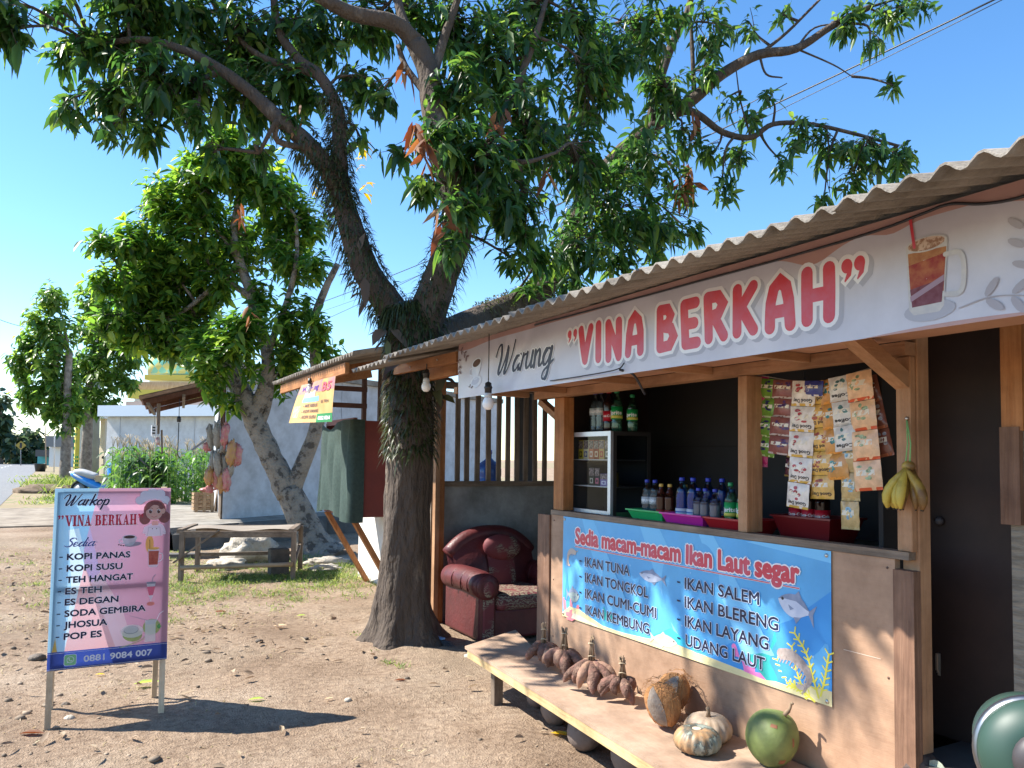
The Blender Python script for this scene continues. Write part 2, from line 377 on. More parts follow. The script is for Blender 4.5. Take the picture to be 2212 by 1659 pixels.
# ================================================================== SETTING
def make_ground():
    near_x = np.arange(-3.2, 5.2, .055); near_y = np.arange(1.4, 14.5, .06)
    xs = np.concatenate([[-900, -300, -100, -40, -20, -12, -8, -5.5, -4.2], near_x, [6, 8, 12, 20, 40, 100, 300, 900]])
    ys = np.concatenate([[-60, -20, -8, -3, 0, .8], near_y, [15.5, 17, 20, 25, 32, 45, 70, 110, 200, 400, 900, 1500]])
    X, Y = np.meshgrid(xs, ys); Z = np.zeros_like(X)
    for j in range(X.shape[0]):
        for i in range(X.shape[1]):
            x, y = X[j, i], Y[j, i]
            if -4 < x < 6 and .5 < y < 15:
                h = .022 * fbm((x, y, 0), 1.1) + .010 * fbm((x, y, 3), 5.) + .005 * fbm((x, y, 7), 16.)
                r = math.hypot(x - 2.3, y - 5.95); h += .07 * math.exp(-(r / .42) ** 2)
                Z[j, i] = h
    n = X.shape[1]; V = np.stack([X, Y, Z], -1).reshape(-1, 3)
    a = (np.arange(X.shape[0] - 1)[:, None] * n + np.arange(n - 1)[None]).reshape(-1)
    F = np.stack([a, a + 1, a + n + 1, a + n], 1)
    m = bpy.data.materials.new('dirt'); m.use_nodes = True; nt = m.node_tree; N = nt.nodes; L = nt.links; b = N['Principled BSDF']
    b.inputs['Roughness'].default_value = .95; b.inputs['Specular IOR Level'].default_value = .15
    tc = N.new('ShaderNodeTexCoord')
    def nz(s, d=8., r=.6):
        q = N.new('ShaderNodeTexNoise'); q.inputs['Scale'].default_value = s; q.inputs['Detail'].default_value = d; q.inputs['Roughness'].default_value = r
        L.new(tc.outputs['Object'], q.inputs['Vector']); return q
    def ramp(q, *cs):
        r = N.new('ShaderNodeValToRGB'); e = r.color_ramp.elements
        e[0].position, c = cs[0]; e[0].color = (*c, 1); e[1].position, c = cs[-1]; e[1].color = (*c, 1)
        for p_, c in cs[1:-1]: x = e.new(p_); x.color = (*c, 1)
        L.new(q.outputs[0], r.inputs[0]); return r
    n1 = nz(1.1, 6.); n2 = nz(22., 8., .7); n3 = nz(.45, 5.); n4 = nz(90., 4.)
    r1 = ramp(n1, (.3, (.26, .185, .13)), (.5, (.37, .275, .2)), (.7, (.46, .365, .28)))
    r2 = ramp(n2, (.3, (.55, .5, .46)), (.52, (.95, .94, .92)), (.72, (1.25, 1.22, 1.15)))
    mu = N.new('ShaderNodeMixRGB'); mu.blend_type = 'MULTIPLY'; mu.inputs[0].default_value = 1
    L.new(r1.outputs[0], mu.inputs[1]); L.new(r2.outputs[0], mu.inputs[2])
    r3 = ramp(n3, (.5, (0, 0, 0)), (.62, (1, 1, 1)))                 # paler straw-strewn patches
    mx = N.new('ShaderNodeMixRGB'); L.new(mu.outputs[0], mx.inputs[1]); mx.inputs[2].default_value = (.34, .285, .21, 1)
    sc_ = N.new('ShaderNodeMath'); sc_.operation = 'MULTIPLY'; sc_.inputs[1].default_value = .35
    L.new(r3.outputs[0], sc_.inputs[0]); L.new(sc_.outputs[0], mx.inputs[0])
    r4 = ramp(n4, (.35, (.75, .74, .72)), (.6, (1.08, 1.06, 1.04)))
    m4 = N.new('ShaderNodeMixRGB'); m4.blend_type = 'MULTIPLY'; m4.inputs[0].default_value = .8
    L.new(mx.outputs[0], m4.inputs[1]); L.new(r4.outputs[0], m4.inputs[2]); L.new(m4.outputs[0], b.inputs['Base Color'])
    ad = N.new('ShaderNodeMath'); ad.operation = 'ADD'; L.new(n2.outputs[0], ad.inputs[0]); L.new(n4.outputs[0], ad.inputs[1])
    bp = N.new('ShaderNodeBump'); bp.inputs['Strength'].default_value = .75; bp.inputs['Distance'].default_value = .03
    L.new(ad.outputs[0], bp.inputs['Height']); L.new(bp.outputs[0], b.inputs['Normal'])
    o = fast_mesh('ground', V, [F], [m], smooth=True); o['kind'] = 'structure'
make_ground()
CONC = mat('concrete', (.33, .3, .26), (.24, .22, .185), scale=2.2, rough=.9, bump=.3, bscale=40, stain=.4)
DARKC = mat('dark_concrete', (.07, .064, .058), (.12, .11, .1), scale=3, rough=.95, bump=.6, bscale=14)  # darker than the apron top: shade on its edge is put into the colour
def road():
    m = mat('asphalt', (.16, .16, .165), (.21, .21, .21), scale=3, rough=.9, bump=.3, bscale=300)
    mb = MB(); e = lambda y: -2.04 - (y - 25) * .032
    ys = [2, 8, 14, 20, 25, 40, 60, 80, 120]
    for a, b in zip(ys, ys[1:]): mb.quad((e(a) - 6, a, .02), (e(a), a, .02), (e(b), b, .02), (e(b) - 6, b, .02), m)
    mb.build('road', kind='structure')
    w = mat('road_paint', (.7, .7, .68)); mb = MB()
    for a in range(10, 110, 6): mb.quad((e(a) - 3.1, a, .026), (e(a) - 2.98, a, .026), (e(a + 3) - 2.98, a + 3, .026), (e(a + 3) - 3.1, a + 3, .026), w)
    mb.build('road_markings', kind='structure')
    g = mat('verge_soil', (.23, .2, .1), (.13, .19, .05), scale=1.3, rough=1, bump=.6, bscale=20, c3=(.3, .22, .14))
    mb = MB()
    for a, b in zip(ys[4:], ys[5:]): mb.quad((e(a), a - .4, .012), (30, a - .4, .012), (30, b - .4, .012), (e(b), b - .4, .012), g)
    mb.quad((-200, 20, .008), (-8.6, 20, .008), (-12, 300, .008), (-200, 300, .008), g)
    mb.quad((-12, 120, .01), (200, 120, .01), (200, 400, .01), (-12, 400, .01), g)
    mb.build('verge', kind='structure')
    mb = MB(); mb.box((-2.25, 18.4, -.1), (1.3, 24.4, .03), mat('dusty_concrete', (.34, .285, .22), (.26, .21, .155), scale=1.5, rough=.95, bump=.2, bscale=30, stain=.4)); mb.build('driveway', kind='structure')
    mb = MB()                                                       # raised concrete apron with a broken dark edge
    A = Vector((1.15, 13.1, 0)); ex = Vector((.86, .51, 0)); ey = Vector((-.51, .86, 0)); n = 26
    top = [A + ex * (9 * i / n) + ey * (.05 * math.sin(i * 2.1) * math.sin(i * .7)) for i in range(n + 1)]
    back = [A + Vector((.35, 7, 0)), A + ex * 9 + ey * 7]
    pts = top + [back[1], back[0]]
    mb.add([p + Vector((0, 0, .36)) for p in pts], [list(range(len(pts)))], CONC)
    for i in range(n):
        a, b = top[i], top[i + 1]; o1 = -ey * (.1 + .07 * math.sin(i * 1.7)); o2 = -ey * (.1 + .07 * math.sin(i * 1.7 + 1.7)); z = Vector((0, 0, 1))
        mb.add([a + z * .36, b + z * .36, b + o2 + z * .26, a + o1 + z * .26, b + o2 * 1.6 - z * .05, a + o1 * 1.6 - z * .05], [(3, 2, 1, 0), (5, 4, 2, 3)], DARKC)
    mb.add([back[0] + Vector((0, 0, .36)), A + Vector((0, 0, .36)), A, back[0]], [(0, 1, 2, 3)], CONC)
    mb.build('raised_pavement', kind='structure')
road()

# ================================================================== THE STALL
TAN = wood('new_timber', (.40, .215, .11), (.5, .295, .165), 'y', c3=(.45, .25, .135)); TANZ = wood('new_timber', (.40, .215, .11), (.5, .295, .165), 'z', c3=(.45, .25, .135)); TANX = wood('new_timber', (.40, .215, .11), (.5, .295, .165), 'x', c3=(.45, .25, .135))
ORW = wood('orange_timber', (.36, .14, .045), (.5, .23, .09), 'y')
ORZ = wood('orange_timber', (.36, .14, .045), (.5, .23, .09), 'z')
GREYW = wood('weathered_timber', (.16, .12, .09), (.3, .23, .17), 'y'); GREYZ = wood('weathered_timber', (.16, .12, .09), (.3, .23, .17), 'z'); GREYX = wood('weathered_timber', (.16, .12, .09), (.3, .23, .17), 'x')
BRZ = wood('brown_board', (.16, .085, .055), (.27, .155, .1), 'z', bump=.35)
PLY = mat('plywood_face', (.46, .295, .195), (.37, .225, .145), scale=9, rough=.6, bump=.08, bscale=60, stretch=(1, .35, 3), lo=.3, hi=.75, c3=(.43, .27, .175), spec=.3, stain=.36)
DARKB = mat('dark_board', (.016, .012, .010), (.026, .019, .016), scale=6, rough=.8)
REDB = mat('dark_door', (.03, .016, .012), (.045, .024, .018), scale=5, rough=.6)
SHEET = mat('fibre_cement', (.29, .26, .225), (.19, .168, .142), scale=7, rough=.95, bump=.35, bscale=90, lo=.3, hi=.7, c3=(.255, .228, .195), stain=.4)
stall = thing('food_stall', 'plywood food stall with a wide serving window under a corrugated roof', 'food stall', (2.6, 3.0, 0))
mb = MB(); mb.box((2.6, 1.80, .05), (2.63, 4.175, 1.155), PLY)
CR = mat('scratch', (.62, .5, .4))
mb.box((2.5985, 1.86, .78), (2.5995, 2.02, .782), CR); mb.build('front_panel', stall)
for y_, z_ in ((1.83, 1.12), (1.83, .72), (1.83, .36), (2.6, 1.14), (3.4, 1.14), (4.14, 1.12), (4.14, .75), (4.14, .4)):
    mb = MB(); mb.ball((2.599, y_, z_), (.003, .005, .005), mat('rusty_nail', (.12, .07, .05)), n=7); mb.build('nail_head', stall)
mb = MB(); mb.box((2.585, 1.718, .05), (2.626, 1.798, 1.12), BRZ); mb.build('trim_board', stall)
mb = MB(); mb.box((2.588, 4.178, .02), (2.622, 4.32, 1.15), BRZ); mb.build('trim_board', stall)
mb = MB(); mb.box((2.592, 1.74, 1.157), (2.655, 4.17, 1.186), GREYW); mb.build('sill', stall)
def post(lo, hi, m=TANZ, name='post'):
    mb = MB(); mb.box(lo, hi, m, bev=.003); return mb.build(name, stall)
post((2.604, 4.045, 1.187), (2.68, 4.16, 1.895), ORZ); post((2.602, 2.521, 1.187), (2.70, 2.576, 1.895), TANZ)
post((2.632, 1.725, .47), (2.70, 1.79, 2.32), TANZ); post((2.602, 1.732, 1.187), (2.631, 1.79, 1.895), TANZ)
mb = MB(); mb.box((2.57, 1.73, 1.897), (2.645, 4.36, 1.945), TAN); mb.build('beam', stall)
mb = MB(); mb.box((2.085, .6, 1.948), (2.568, 4.35, 1.956), mat('soffit_ply', (.42, .22, .14), (.5, .28, .18), scale=4, rough=.7)); mb.build('soffit', stall)
for y in (3.98, 3.3, 2.72, 2.16, 1.0):
    mb = MB(); mb.box((2.075, y - .018, 1.912), (2.567, y + .018, 1.946), TANX); mb.build('rafter', stall)
mb = MB(); mb.box((2.062, .5, 1.9), (2.09, 4.38, 1.945), TAN); mb.build('soffit_edge', stall)
mb = MB(); mb.beam((2.29, 1.765, 1.965), (2.65, 1.765, 1.785), .055, .055, TANX); mb.build('brace', stall)
mb = MB(); mb.beam((2.63, 4.36, 1.885), (2.63, 4.12, 1.76), .05, .04, TAN); mb.build('brace', stall)
mb = MB(); mb.box((2.66, 2.0, 1.10), (3.12, 4.17, 1.155), mat('counter_top', (.035, .06, .04), (.05, .07, .05), scale=9, rough=.35)); mb.build('counter', stall)
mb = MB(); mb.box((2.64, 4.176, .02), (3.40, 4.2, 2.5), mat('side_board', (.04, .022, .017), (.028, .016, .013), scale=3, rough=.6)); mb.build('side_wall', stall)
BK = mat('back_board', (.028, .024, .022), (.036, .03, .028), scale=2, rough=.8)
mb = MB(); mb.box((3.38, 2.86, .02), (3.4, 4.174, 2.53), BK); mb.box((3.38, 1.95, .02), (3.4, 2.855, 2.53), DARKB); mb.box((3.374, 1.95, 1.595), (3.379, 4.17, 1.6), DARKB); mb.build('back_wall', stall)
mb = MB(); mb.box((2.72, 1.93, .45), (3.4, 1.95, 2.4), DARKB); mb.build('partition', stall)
door = MB(); door.box((2.98, 1.42, .44), (3.01, 1.925, 2.1), REDB); door = door.build('door', stall)
mb = MB(); mb.ball((2.965, 1.86, 1.28), .018, mat('dull_brass', (.05, .045, .05), rough=.5)); mb.build('handle', door)
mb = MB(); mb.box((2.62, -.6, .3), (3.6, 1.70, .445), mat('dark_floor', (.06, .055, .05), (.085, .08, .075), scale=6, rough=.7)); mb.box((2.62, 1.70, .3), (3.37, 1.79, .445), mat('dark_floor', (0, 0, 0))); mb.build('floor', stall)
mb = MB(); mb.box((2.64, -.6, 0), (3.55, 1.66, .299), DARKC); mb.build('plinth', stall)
mb = MB(); mb.ball((2.655, 1.755, .425), (.075, .06, .05), mat('dark_stone', (.07, .045, .035), (.1, .07, .06), scale=20, bump=.4, bscale=60), fn=lambda d: 1 + .15 * fbm(d, 2.)); mb.build('post_stone', stall)
BAM = mat('woven_bamboo', (.16, .14, .11), (.26, .23, .18), scale=30, rough=.8, bump=.5, bscale=45, stretch=(1, .3, 2), lo=.4, hi=.6)
mb = MB(); mb.box((2.8, -.4, .446), (2.82, 1.50, 1.62), BAM); mb.build('bamboo_wall', stall)
mb = MB(); mb.box((2.78, 1.445, 1.622), (2.83, 1.515, 2.2), ORZ); mb.box((2.775, 1.455, 1.30), (2.798, 1.52, 1.635), BRZ); mb.build('door_jamb', stall)
mb = MB(); mb.box((2.8, -.4, 1.625), (2.82, 1.44, 2.2), REDB); mb.build('upper_wall', stall)
def corr(x0, x1, y0, y1, z0, z1, wl, amp, m, th=.006, seg=7, ph=0., nx=3, ragged=0.):
    """corrugated sheet: waves along y, pitched from z0 at x0 to z1 at x1"""
    mb = MB(); n = int((y1 - y0) / wl * seg); r2 = random.Random(int(y0 * 1000) + 5)
    off = [ragged * r2.uniform(-1, 1) for _ in range(n // 3 + 2)]
    def f(dz):
        def g(a, b):
            y = y0 + (y1 - y0) * a; x = x0 + (x1 - x0) * b + (off[int(a * n) // 3] if b == 0 else 0)
            return (x, y, z0 + (z1 - z0) * b + amp * math.cos(2 * PI * (y - ph) / wl) - dz)
        return g
    mb.grid(f(0), n, nx, m); k = len(mb.v); mb.grid(f(th), n, nx, m)
    mb.f[len(mb.f) // 2:] = [x[::-1] for x in mb.f[len(mb.f) // 2:]]
    a, b = f(0), f(th)
    for i in range(n):
        p, q = i / n, (i + 1) / n
        mb.add([a(p, 0), a(q, 0), b(q, 0), b(p, 0)], [(0, 3, 2, 1)], m); mb.add([a(p, 1), a(q, 1), b(q, 1), b(p, 1)], [(0, 1, 2, 3)], m)
    for e in (0, 1): mb.add([a(e, 0), a(e, 1), b(e, 1), b(e, 0)], [(0, 1, 2, 3)], m)
    return mb
RZ = lambda x: 2.145 + .24 * (x - 1.65)
for i, (y0, y1) in enumerate(((-1.0, .42), (.36, 1.3), (1.24, 2.16), (2.1, 3.02), (2.96, 3.9), (3.84, 4.72))):
    x0 = 1.65 + (.015, -.012, .006, -.008, .012, 0)[i]
    corr(x0, 4.4, y0, y1, RZ(x0) + .004 * (5 - i), RZ(4.4) + .004 * (5 - i), .083, .0128, SHEET, ph=.01 * i, ragged=.003).build('roof_sheet', stall)
corr(1.66, 2.75, 4.64, 5.42, RZ(1.66) - .02, RZ(2.75) - .02, .083, .0128, SHEET, ph=.03, ragged=.003).build('roof_sheet', stall)
corr(2.76, 4.6, 4.64, 6.8, RZ(2.76) - .02, RZ(4.6) - .02, .083, .0128, SHEET, ph=.0).build('roof_sheet', stall)
mb = MB(); mb.box((2.066, 4.5, 2.135), (2.10, 5.66, 2.205), ORW, rot=Matrix.Rotation(.02, 3, 'X')); NAIL = mat('nail', (.5, .48, .45), metal=1, rough=.3)
for y in (4.8, 5.3): mb.ball((2.062, y, 2.17), .006, NAIL, n=6)
mb.build('fascia_board', stall)
mb = MB(); mb.box((2.28, 4.96, 2.1), (2.32, 5.52, 2.2), ORW); mb.build('fascia_board', stall)
mb = MB(); mb.box((2.062, 4.47, 1.92), (2.6, 4.52, 1.96), TANX); mb.build('outrigger', stall)
# the open nook with the armchair
mb = MB(); mb.box((2.905, 6.6, 0), (4.25, 6.63, 1.24), mat('cement_board', (.36, .37, .37), (.24, .25, .25), scale=3, rough=.9, bump=.2, bscale=30, stain=.35)); mb.build('nook_wall', stall)
mb = MB(); mb.box((2.905, 6.56, 1.242), (4.25, 6.64, 1.29), GREYX); mb.build('rail', stall)
mb = MB(); mb.box((2.905, 6.56, 2.16), (4.25, 6.64, 2.22), GREYX); mb.build('rail', stall)
for i, x in enumerate((3.06, 3.155, 3.27, 3.385, 3.50, 3.60, 3.70, 3.80, 3.905, 4.02)):
    mb = MB(); mb.box((x - .022, 6.585, 1.291), (x + .022, 6.612, 2.158), GREYZ, rot=Matrix.Rotation(rnd.uniform(-.012, .012), 3, 'Y')); mb.build('slat', stall)
mb = MB(); mb.box((2.845, 6.52, .0), (2.9, 6.66, 2.3), ORZ); mb.build('post', stall)
mb = MB(); mb.box((2.80, 6.50, .0), (2.842, 6.56, 2.25), TANZ); mb.box((2.79, 6.57, .0), (2.842, 6.62, 2.25), GREYZ); mb.build('post', stall)
mb = MB(); mb.box((4.25, 4.2, .0), (4.28, 6.7, 2.6), mat('side_board', (0, 0, 0))); mb.build('nook_side_wall', stall)
# ================================================================== BANNERS AND SIGNS
INK = mat('navy_ink', (.012, .014, .045), rough=.45); WHT = mat('print_white', (.8, .8, .82), rough=.45); BLK = mat('print_black', (.02, .02, .025), rough=.45)
RED = mat('print_red', (.6, .05, .07), (.56, .11, .17), scale=11, rough=.35, lo=.4, hi=.7); GREYP = mat('print_grey', (.42, .42, .48), rough=.5)  # pinker blotches in the red are reflections put into the letter colour
NAILH = mat('nail', (.5, .48, .45), metal=1)

def shop_banner():
    t = thing('shop_banner', 'long white shop banner reading VINA BERKAH along the eave', 'banner', (2.05, 4.42, 1.88))
    U, H = 3.98, .345
    def disp(u, v):
        d = .006 * math.sin(u * 5.2 + v * 9) + .004 * math.sin(u * 11.3 - v * 14) + .003 * math.sin(u * 3.1 + 2)
        d += .005 * math.exp(-((u - .45 - v * .6) / .06) ** 2) - .004 * math.exp(-((u - .62 - v * .9) / .05) ** 2) + .004 * math.exp(-((u - 1.9 + v * 1.2) / .12) ** 2)
        return d * (.35 + .65 * math.sin(PI * min(1, max(0, v / H)))) * (1 if u < 1.2 else .55 if u < 2.85 else max(.12, .55 - (u - 2.85) * 4))
    pn = Panel((2.05, 4.42, 1.88), (0, -1, 0), (0, 0, 1), disp)
    SH = mat('vinyl_white', (.62, .61, .67), (.58, .57, .64), scale=3, rough=.38, stain=.12)
    TAUPE = mat('vinyl_taupe', (.5, .3, .26), (.45, .26, .23), scale=6, rough=.4)
    mb = MB(); mb.grid(lambda a, b: pn.P(a * U, b * H), 420, 26, SH); mb.build('sheet', t)
    pn.start()                                                        # taupe border with hanging waves
    n = 160; low = lambda u: .318 - .05 * math.exp(-((u - 2.72) / .1) ** 2) - .02 * math.exp(-((u - .1) / .2) ** 2) - .07 * max(0, min(1, (u - 3.25) / .3)) - .02 * math.exp(-((u - 3.0) / .06) ** 2)
    for i in range(n):
        a, b = U * i / n, U * (i + 1) / n; pn.poly([(a, low(a)), (b, low(b)), (b, H + .001), (a, H + .001)], TAUPE, 1)
    for i in range(40):
        a, b = 2.9 + .6 * i / 40, 2.9 + .6 * (i + 1) / 40; f = lambda u: .012 * math.sin(PI * (u - 2.9) / .6); pn.poly([(a, 0), (b, 0), (b, f(b)), (a, f(a))], TAUPE, 1)
    pn.end('border', t)
    bu = lambda px: 4.42 - W(px, 720, x=2.05).y
    words = [('V', 1250, 1283), ('I', 1288, 1302), ('N', 1309, 1344), ('A', 1351, 1392), ('B', 1419, 1464), ('E', 1472, 1514), ('R', 1522, 1574), ('K', 1584, 1640), ('A', 1654, 1720), ('H', 1732, 1804)]
    def comma(u, v, r, m, l, g=0.):
        pn.ell(u, v, r + g, r * 1.15 + g, m, l=l); pn.poly([(u + r * .98 + g, v - r * .1), (u + r * .7 + g, v - r * 1.6), (u - r * .35, v - r * 2.5 - g), (u - r * .5 - g, v - r * 2.3), (u + r * .05, v - r * .9)], m, l + .1)
    for mname, du, dv, g, lay, m in (('shadow', .017, -.012, .014, 2, GREYP), ('outline', 0, 0, .014, 4, WHT), ('letters', 0, 0, 0, 6, RED)):
        pn.start()
        for i, (c, a, b) in enumerate(words):
            u0, u1 = bu(a), bu(b); yo = (.0, .004, -.003, .003, .0, -.004, .002, .004, -.002, .002)[i]
            bubble_letter(pn, c, u0 - g + du, .064 - g + dv + yo, u1 - u0 + 2 * g, .2 + 2 * g, .045 + 2 * g, m, lay)
        for a, rr in ((1231, .017), (1243, .017), (1829, .02), (1857, .02)): comma(bu(a) + du, .236 + dv, rr, m, lay, g)
        pn.end(mname, t)
    pn.start(); pn.lay = 8
    script_text(pn, 'Warung', .5, .112, .16, .62, WHT, wt=.18, slant=.45, l=8); script_text(pn, 'Warung', .5, .112, .16, .62, INK, wt=.125, slant=.45, l=9); pn.end('script', t)
    pn.start(); pn.lay = 8                                            # coffee cup and sprigs at the left end
    CUP = mat('print_cup', (.62, .68, .78), (.75, .78, .84), scale=20); COF = mat('print_coffee', (.07, .035, .02), (.12, .06, .04), scale=30); SPR = mat('print_sprig', (.2, .13, .14))
    pn.ell(.262, .085, .075, .035, CUP, l=8, rot=.15); pn.ell(.262, .09, .05, .02, mat('print_saucer', (.5, .55, .66)), l=9, rot=.15)
    pn.poly([(.2, .19), (.325, .2), (.315, .15), (.285, .1), (.245, .095), (.215, .13)], CUP, 10); pn.ell(.263, .2, .063, .03, CUP, l=11, rot=.12); pn.ell(.263, .2, .052, .023, COF, l=12, rot=.12)
    pn.stroke(smooth_path([(.205, .175), (.178, .165), (.185, .135), (.22, .125)], 4), .009, CUP, 10)
    for k in range(4): pn.ell(.178 + .015 * k, .062 + .01 * math.sin(k * 2), .007, .005, COF, l=12)
    def sprig(path, nl, m, size):
        pp = smooth_path(path, 6); pn.stroke(pp, .003, m, 13)
        for k in range(nl):
            p = pp[int((k + 1) / (nl + .5) * (len(pp) - 1))]; q = pp[max(0, int((k + 1) / (nl + .5) * (len(pp) - 1)) - 1)]; a = math.atan2(p[1] - q[1], p[0] - q[0])
            for s_ in (1, -1):
                b = a + s_ * .8; pn.ell(p[0] + math.cos(b) * size * .75, p[1] + math.sin(b) * size * .75, size * .62, size * .24, m, l=14, rot=b, n=10)
    sprig([(.0, .31), (.05, .3), (.1, .27), (.125, .245)], 3, SPR, .025); sprig([(.0, .29), (.02, .24), (.03, .19), (.03, .16)], 3, SPR, .022)
    LS = mat('print_grey_leaf', (.4, .38, .42)); sprig([(3.20, .045), (3.28, .06), (3.36, .05), (3.46, .02)], 3, LS, .045); sprig([(3.46, .01), (3.40, .09), (3.375, .17), (3.37, .24)], 4, LS, .04)
    pn.end('coffee_picture', t)
    pn.start(); pn.lay = 8                                            # mug of iced tea
    TEA = mat('print_tea', (.28, .03, .03), (.42, .14, .06), scale=22, lo=.4, hi=.62); TEAD = mat('print_tea_dark', (.13, .02, .035), (.22, .09, .12), scale=25); GL = mat('print_glass', (.5, .5, .52), (.62, .6, .58), scale=30); AMB = mat('print_amber', (.45, .22, .09), (.33, .12, .05), scale=40)
    pn.ell(3.115, .052, .075, .03, GREYP, l=8); pn.poly([(3.048, .245), (3.172, .238), (3.158, .06), (3.145, .045), (3.07, .045), (3.056, .062)], GL, 9)
    pn.poly([(3.054, .225), (3.168, .222), (3.162, .16), (3.058, .16)], AMB, 10); pn.poly([(3.056, .19), (3.165, .205), (3.158, .1), (3.062, .1)], TEA, 11); pn.poly([(3.06, .12), (3.16, .135), (3.152, .07), (3.066, .068)], TEAD, 12)
    pn.poly([(3.06, .1), (3.16, .145), (3.16, .128), (3.062, .084)], mat('print_tea_sheen', (.35, .25, .32)), 13)
    pn.ell(3.11, .242, .062, .022, GL, l=13); pn.ell(3.11, .242, .055, .018, mat('print_ice', (.3, .16, .1), (.6, .45, .35), scale=60, lo=.45, hi=.55), l=14)
    pn.stroke(smooth_path([(3.165, .2), (3.205, .195), (3.215, .15), (3.205, .09), (3.158, .09)], 5), .014, GL, 12); pn.stroke([(3.064, .328), (3.075, .24)], .009, RED, 16)
    pn.end('mug_picture', t)
    # the cable that runs along the top edge
    c = MB(); pts = [(0.95, .33), (1.4, .325), (2.0, .318), (2.6, .315), (2.95, .318), (3.1, .33), (3.18, .335), (3.27, .31), (3.36, .3), (3.5, .31), (3.9, .3)]
    c.tube([pn.P(a, b, 16) for a, b in smooth_path(pts, 5)], .0042, BLK, n=6); o = c.build('power_cable'); tag(o, 'thin black cable strung along the top of the long white banner', 'cable')
    c = MB(); c.tube([Vector(p) for p in smooth_path([(2.04, 3.3, 1.9), (2.03, 3.0, 1.897), (2.02, 2.72, 1.9), (2.05, 2.70, 1.93)], 5)], .003, BLK, n=5)
    c.tube([Vector(p) for p in smooth_path([(2.03, 2.71, 1.9), (2.1, 2.70, 1.88), (2.18, 2.72, 1.80)], 5)], .006, BLK, n=5); o = c.build('power_cable'); tag(o, 'loose black cable end dangling below the banner over the window', 'cable')
shop_banner()

def fish(pn, u, v, L, h, rot, body, back, l, tail=1., flip=1):
    c, s = math.cos(rot), math.sin(rot); T = lambda a, b: (u + (a * c * flip - b * s) * 1, v + a * s * flip + b * c)
    top = [(-.5, 0), (-.4, .2), (-.22, .4), (0, .48), (.2, .36), (.36, .12), (.42, .05)]; bot = [(.42, -.05), (.34, -.14), (.15, -.38), (-.05, -.5), (-.28, -.4), (-.45, -.15)]
    full = [T(a * L, b * h) for a, b in smooth_path(top + bot, 3)]
    pn.poly(full, body, l)
    pn.poly([T(a * L, b * h) for a, b in smooth_path(top, 3)] + [T(.3 * L, .08 * h), T(0, .22 * h), T(-.3 * L, .12 * h)], back, l + 1)
    pn.poly([T(.38 * L, .06 * h), T(.56 * L, .45 * h * tail), T(.5 * L, 0), T(.58 * L, -.5 * h * tail), T(.38 * L, -.06 * h)], back, l + 1)
    pn.poly([T(-.08 * L, .42 * h), T(.02 * L, .68 * h), T(.16 * L, .36 * h)], back, l + 1); pn.poly([T(0, -.46 * h), T(.1 * L, -.68 * h), T(.2 * L, -.34 * h)], back, l + 1)
    pn.poly([T(-.2 * L, -.05 * h), T(-.02 * L, -.12 * h), T(-.12 * L, -.25 * h)], back, l + 2); e = T(-.38 * L, .08 * h); pn.ell(e[0], e[1], h * .07, h * .07, BLK, l=l + 2, n=10)
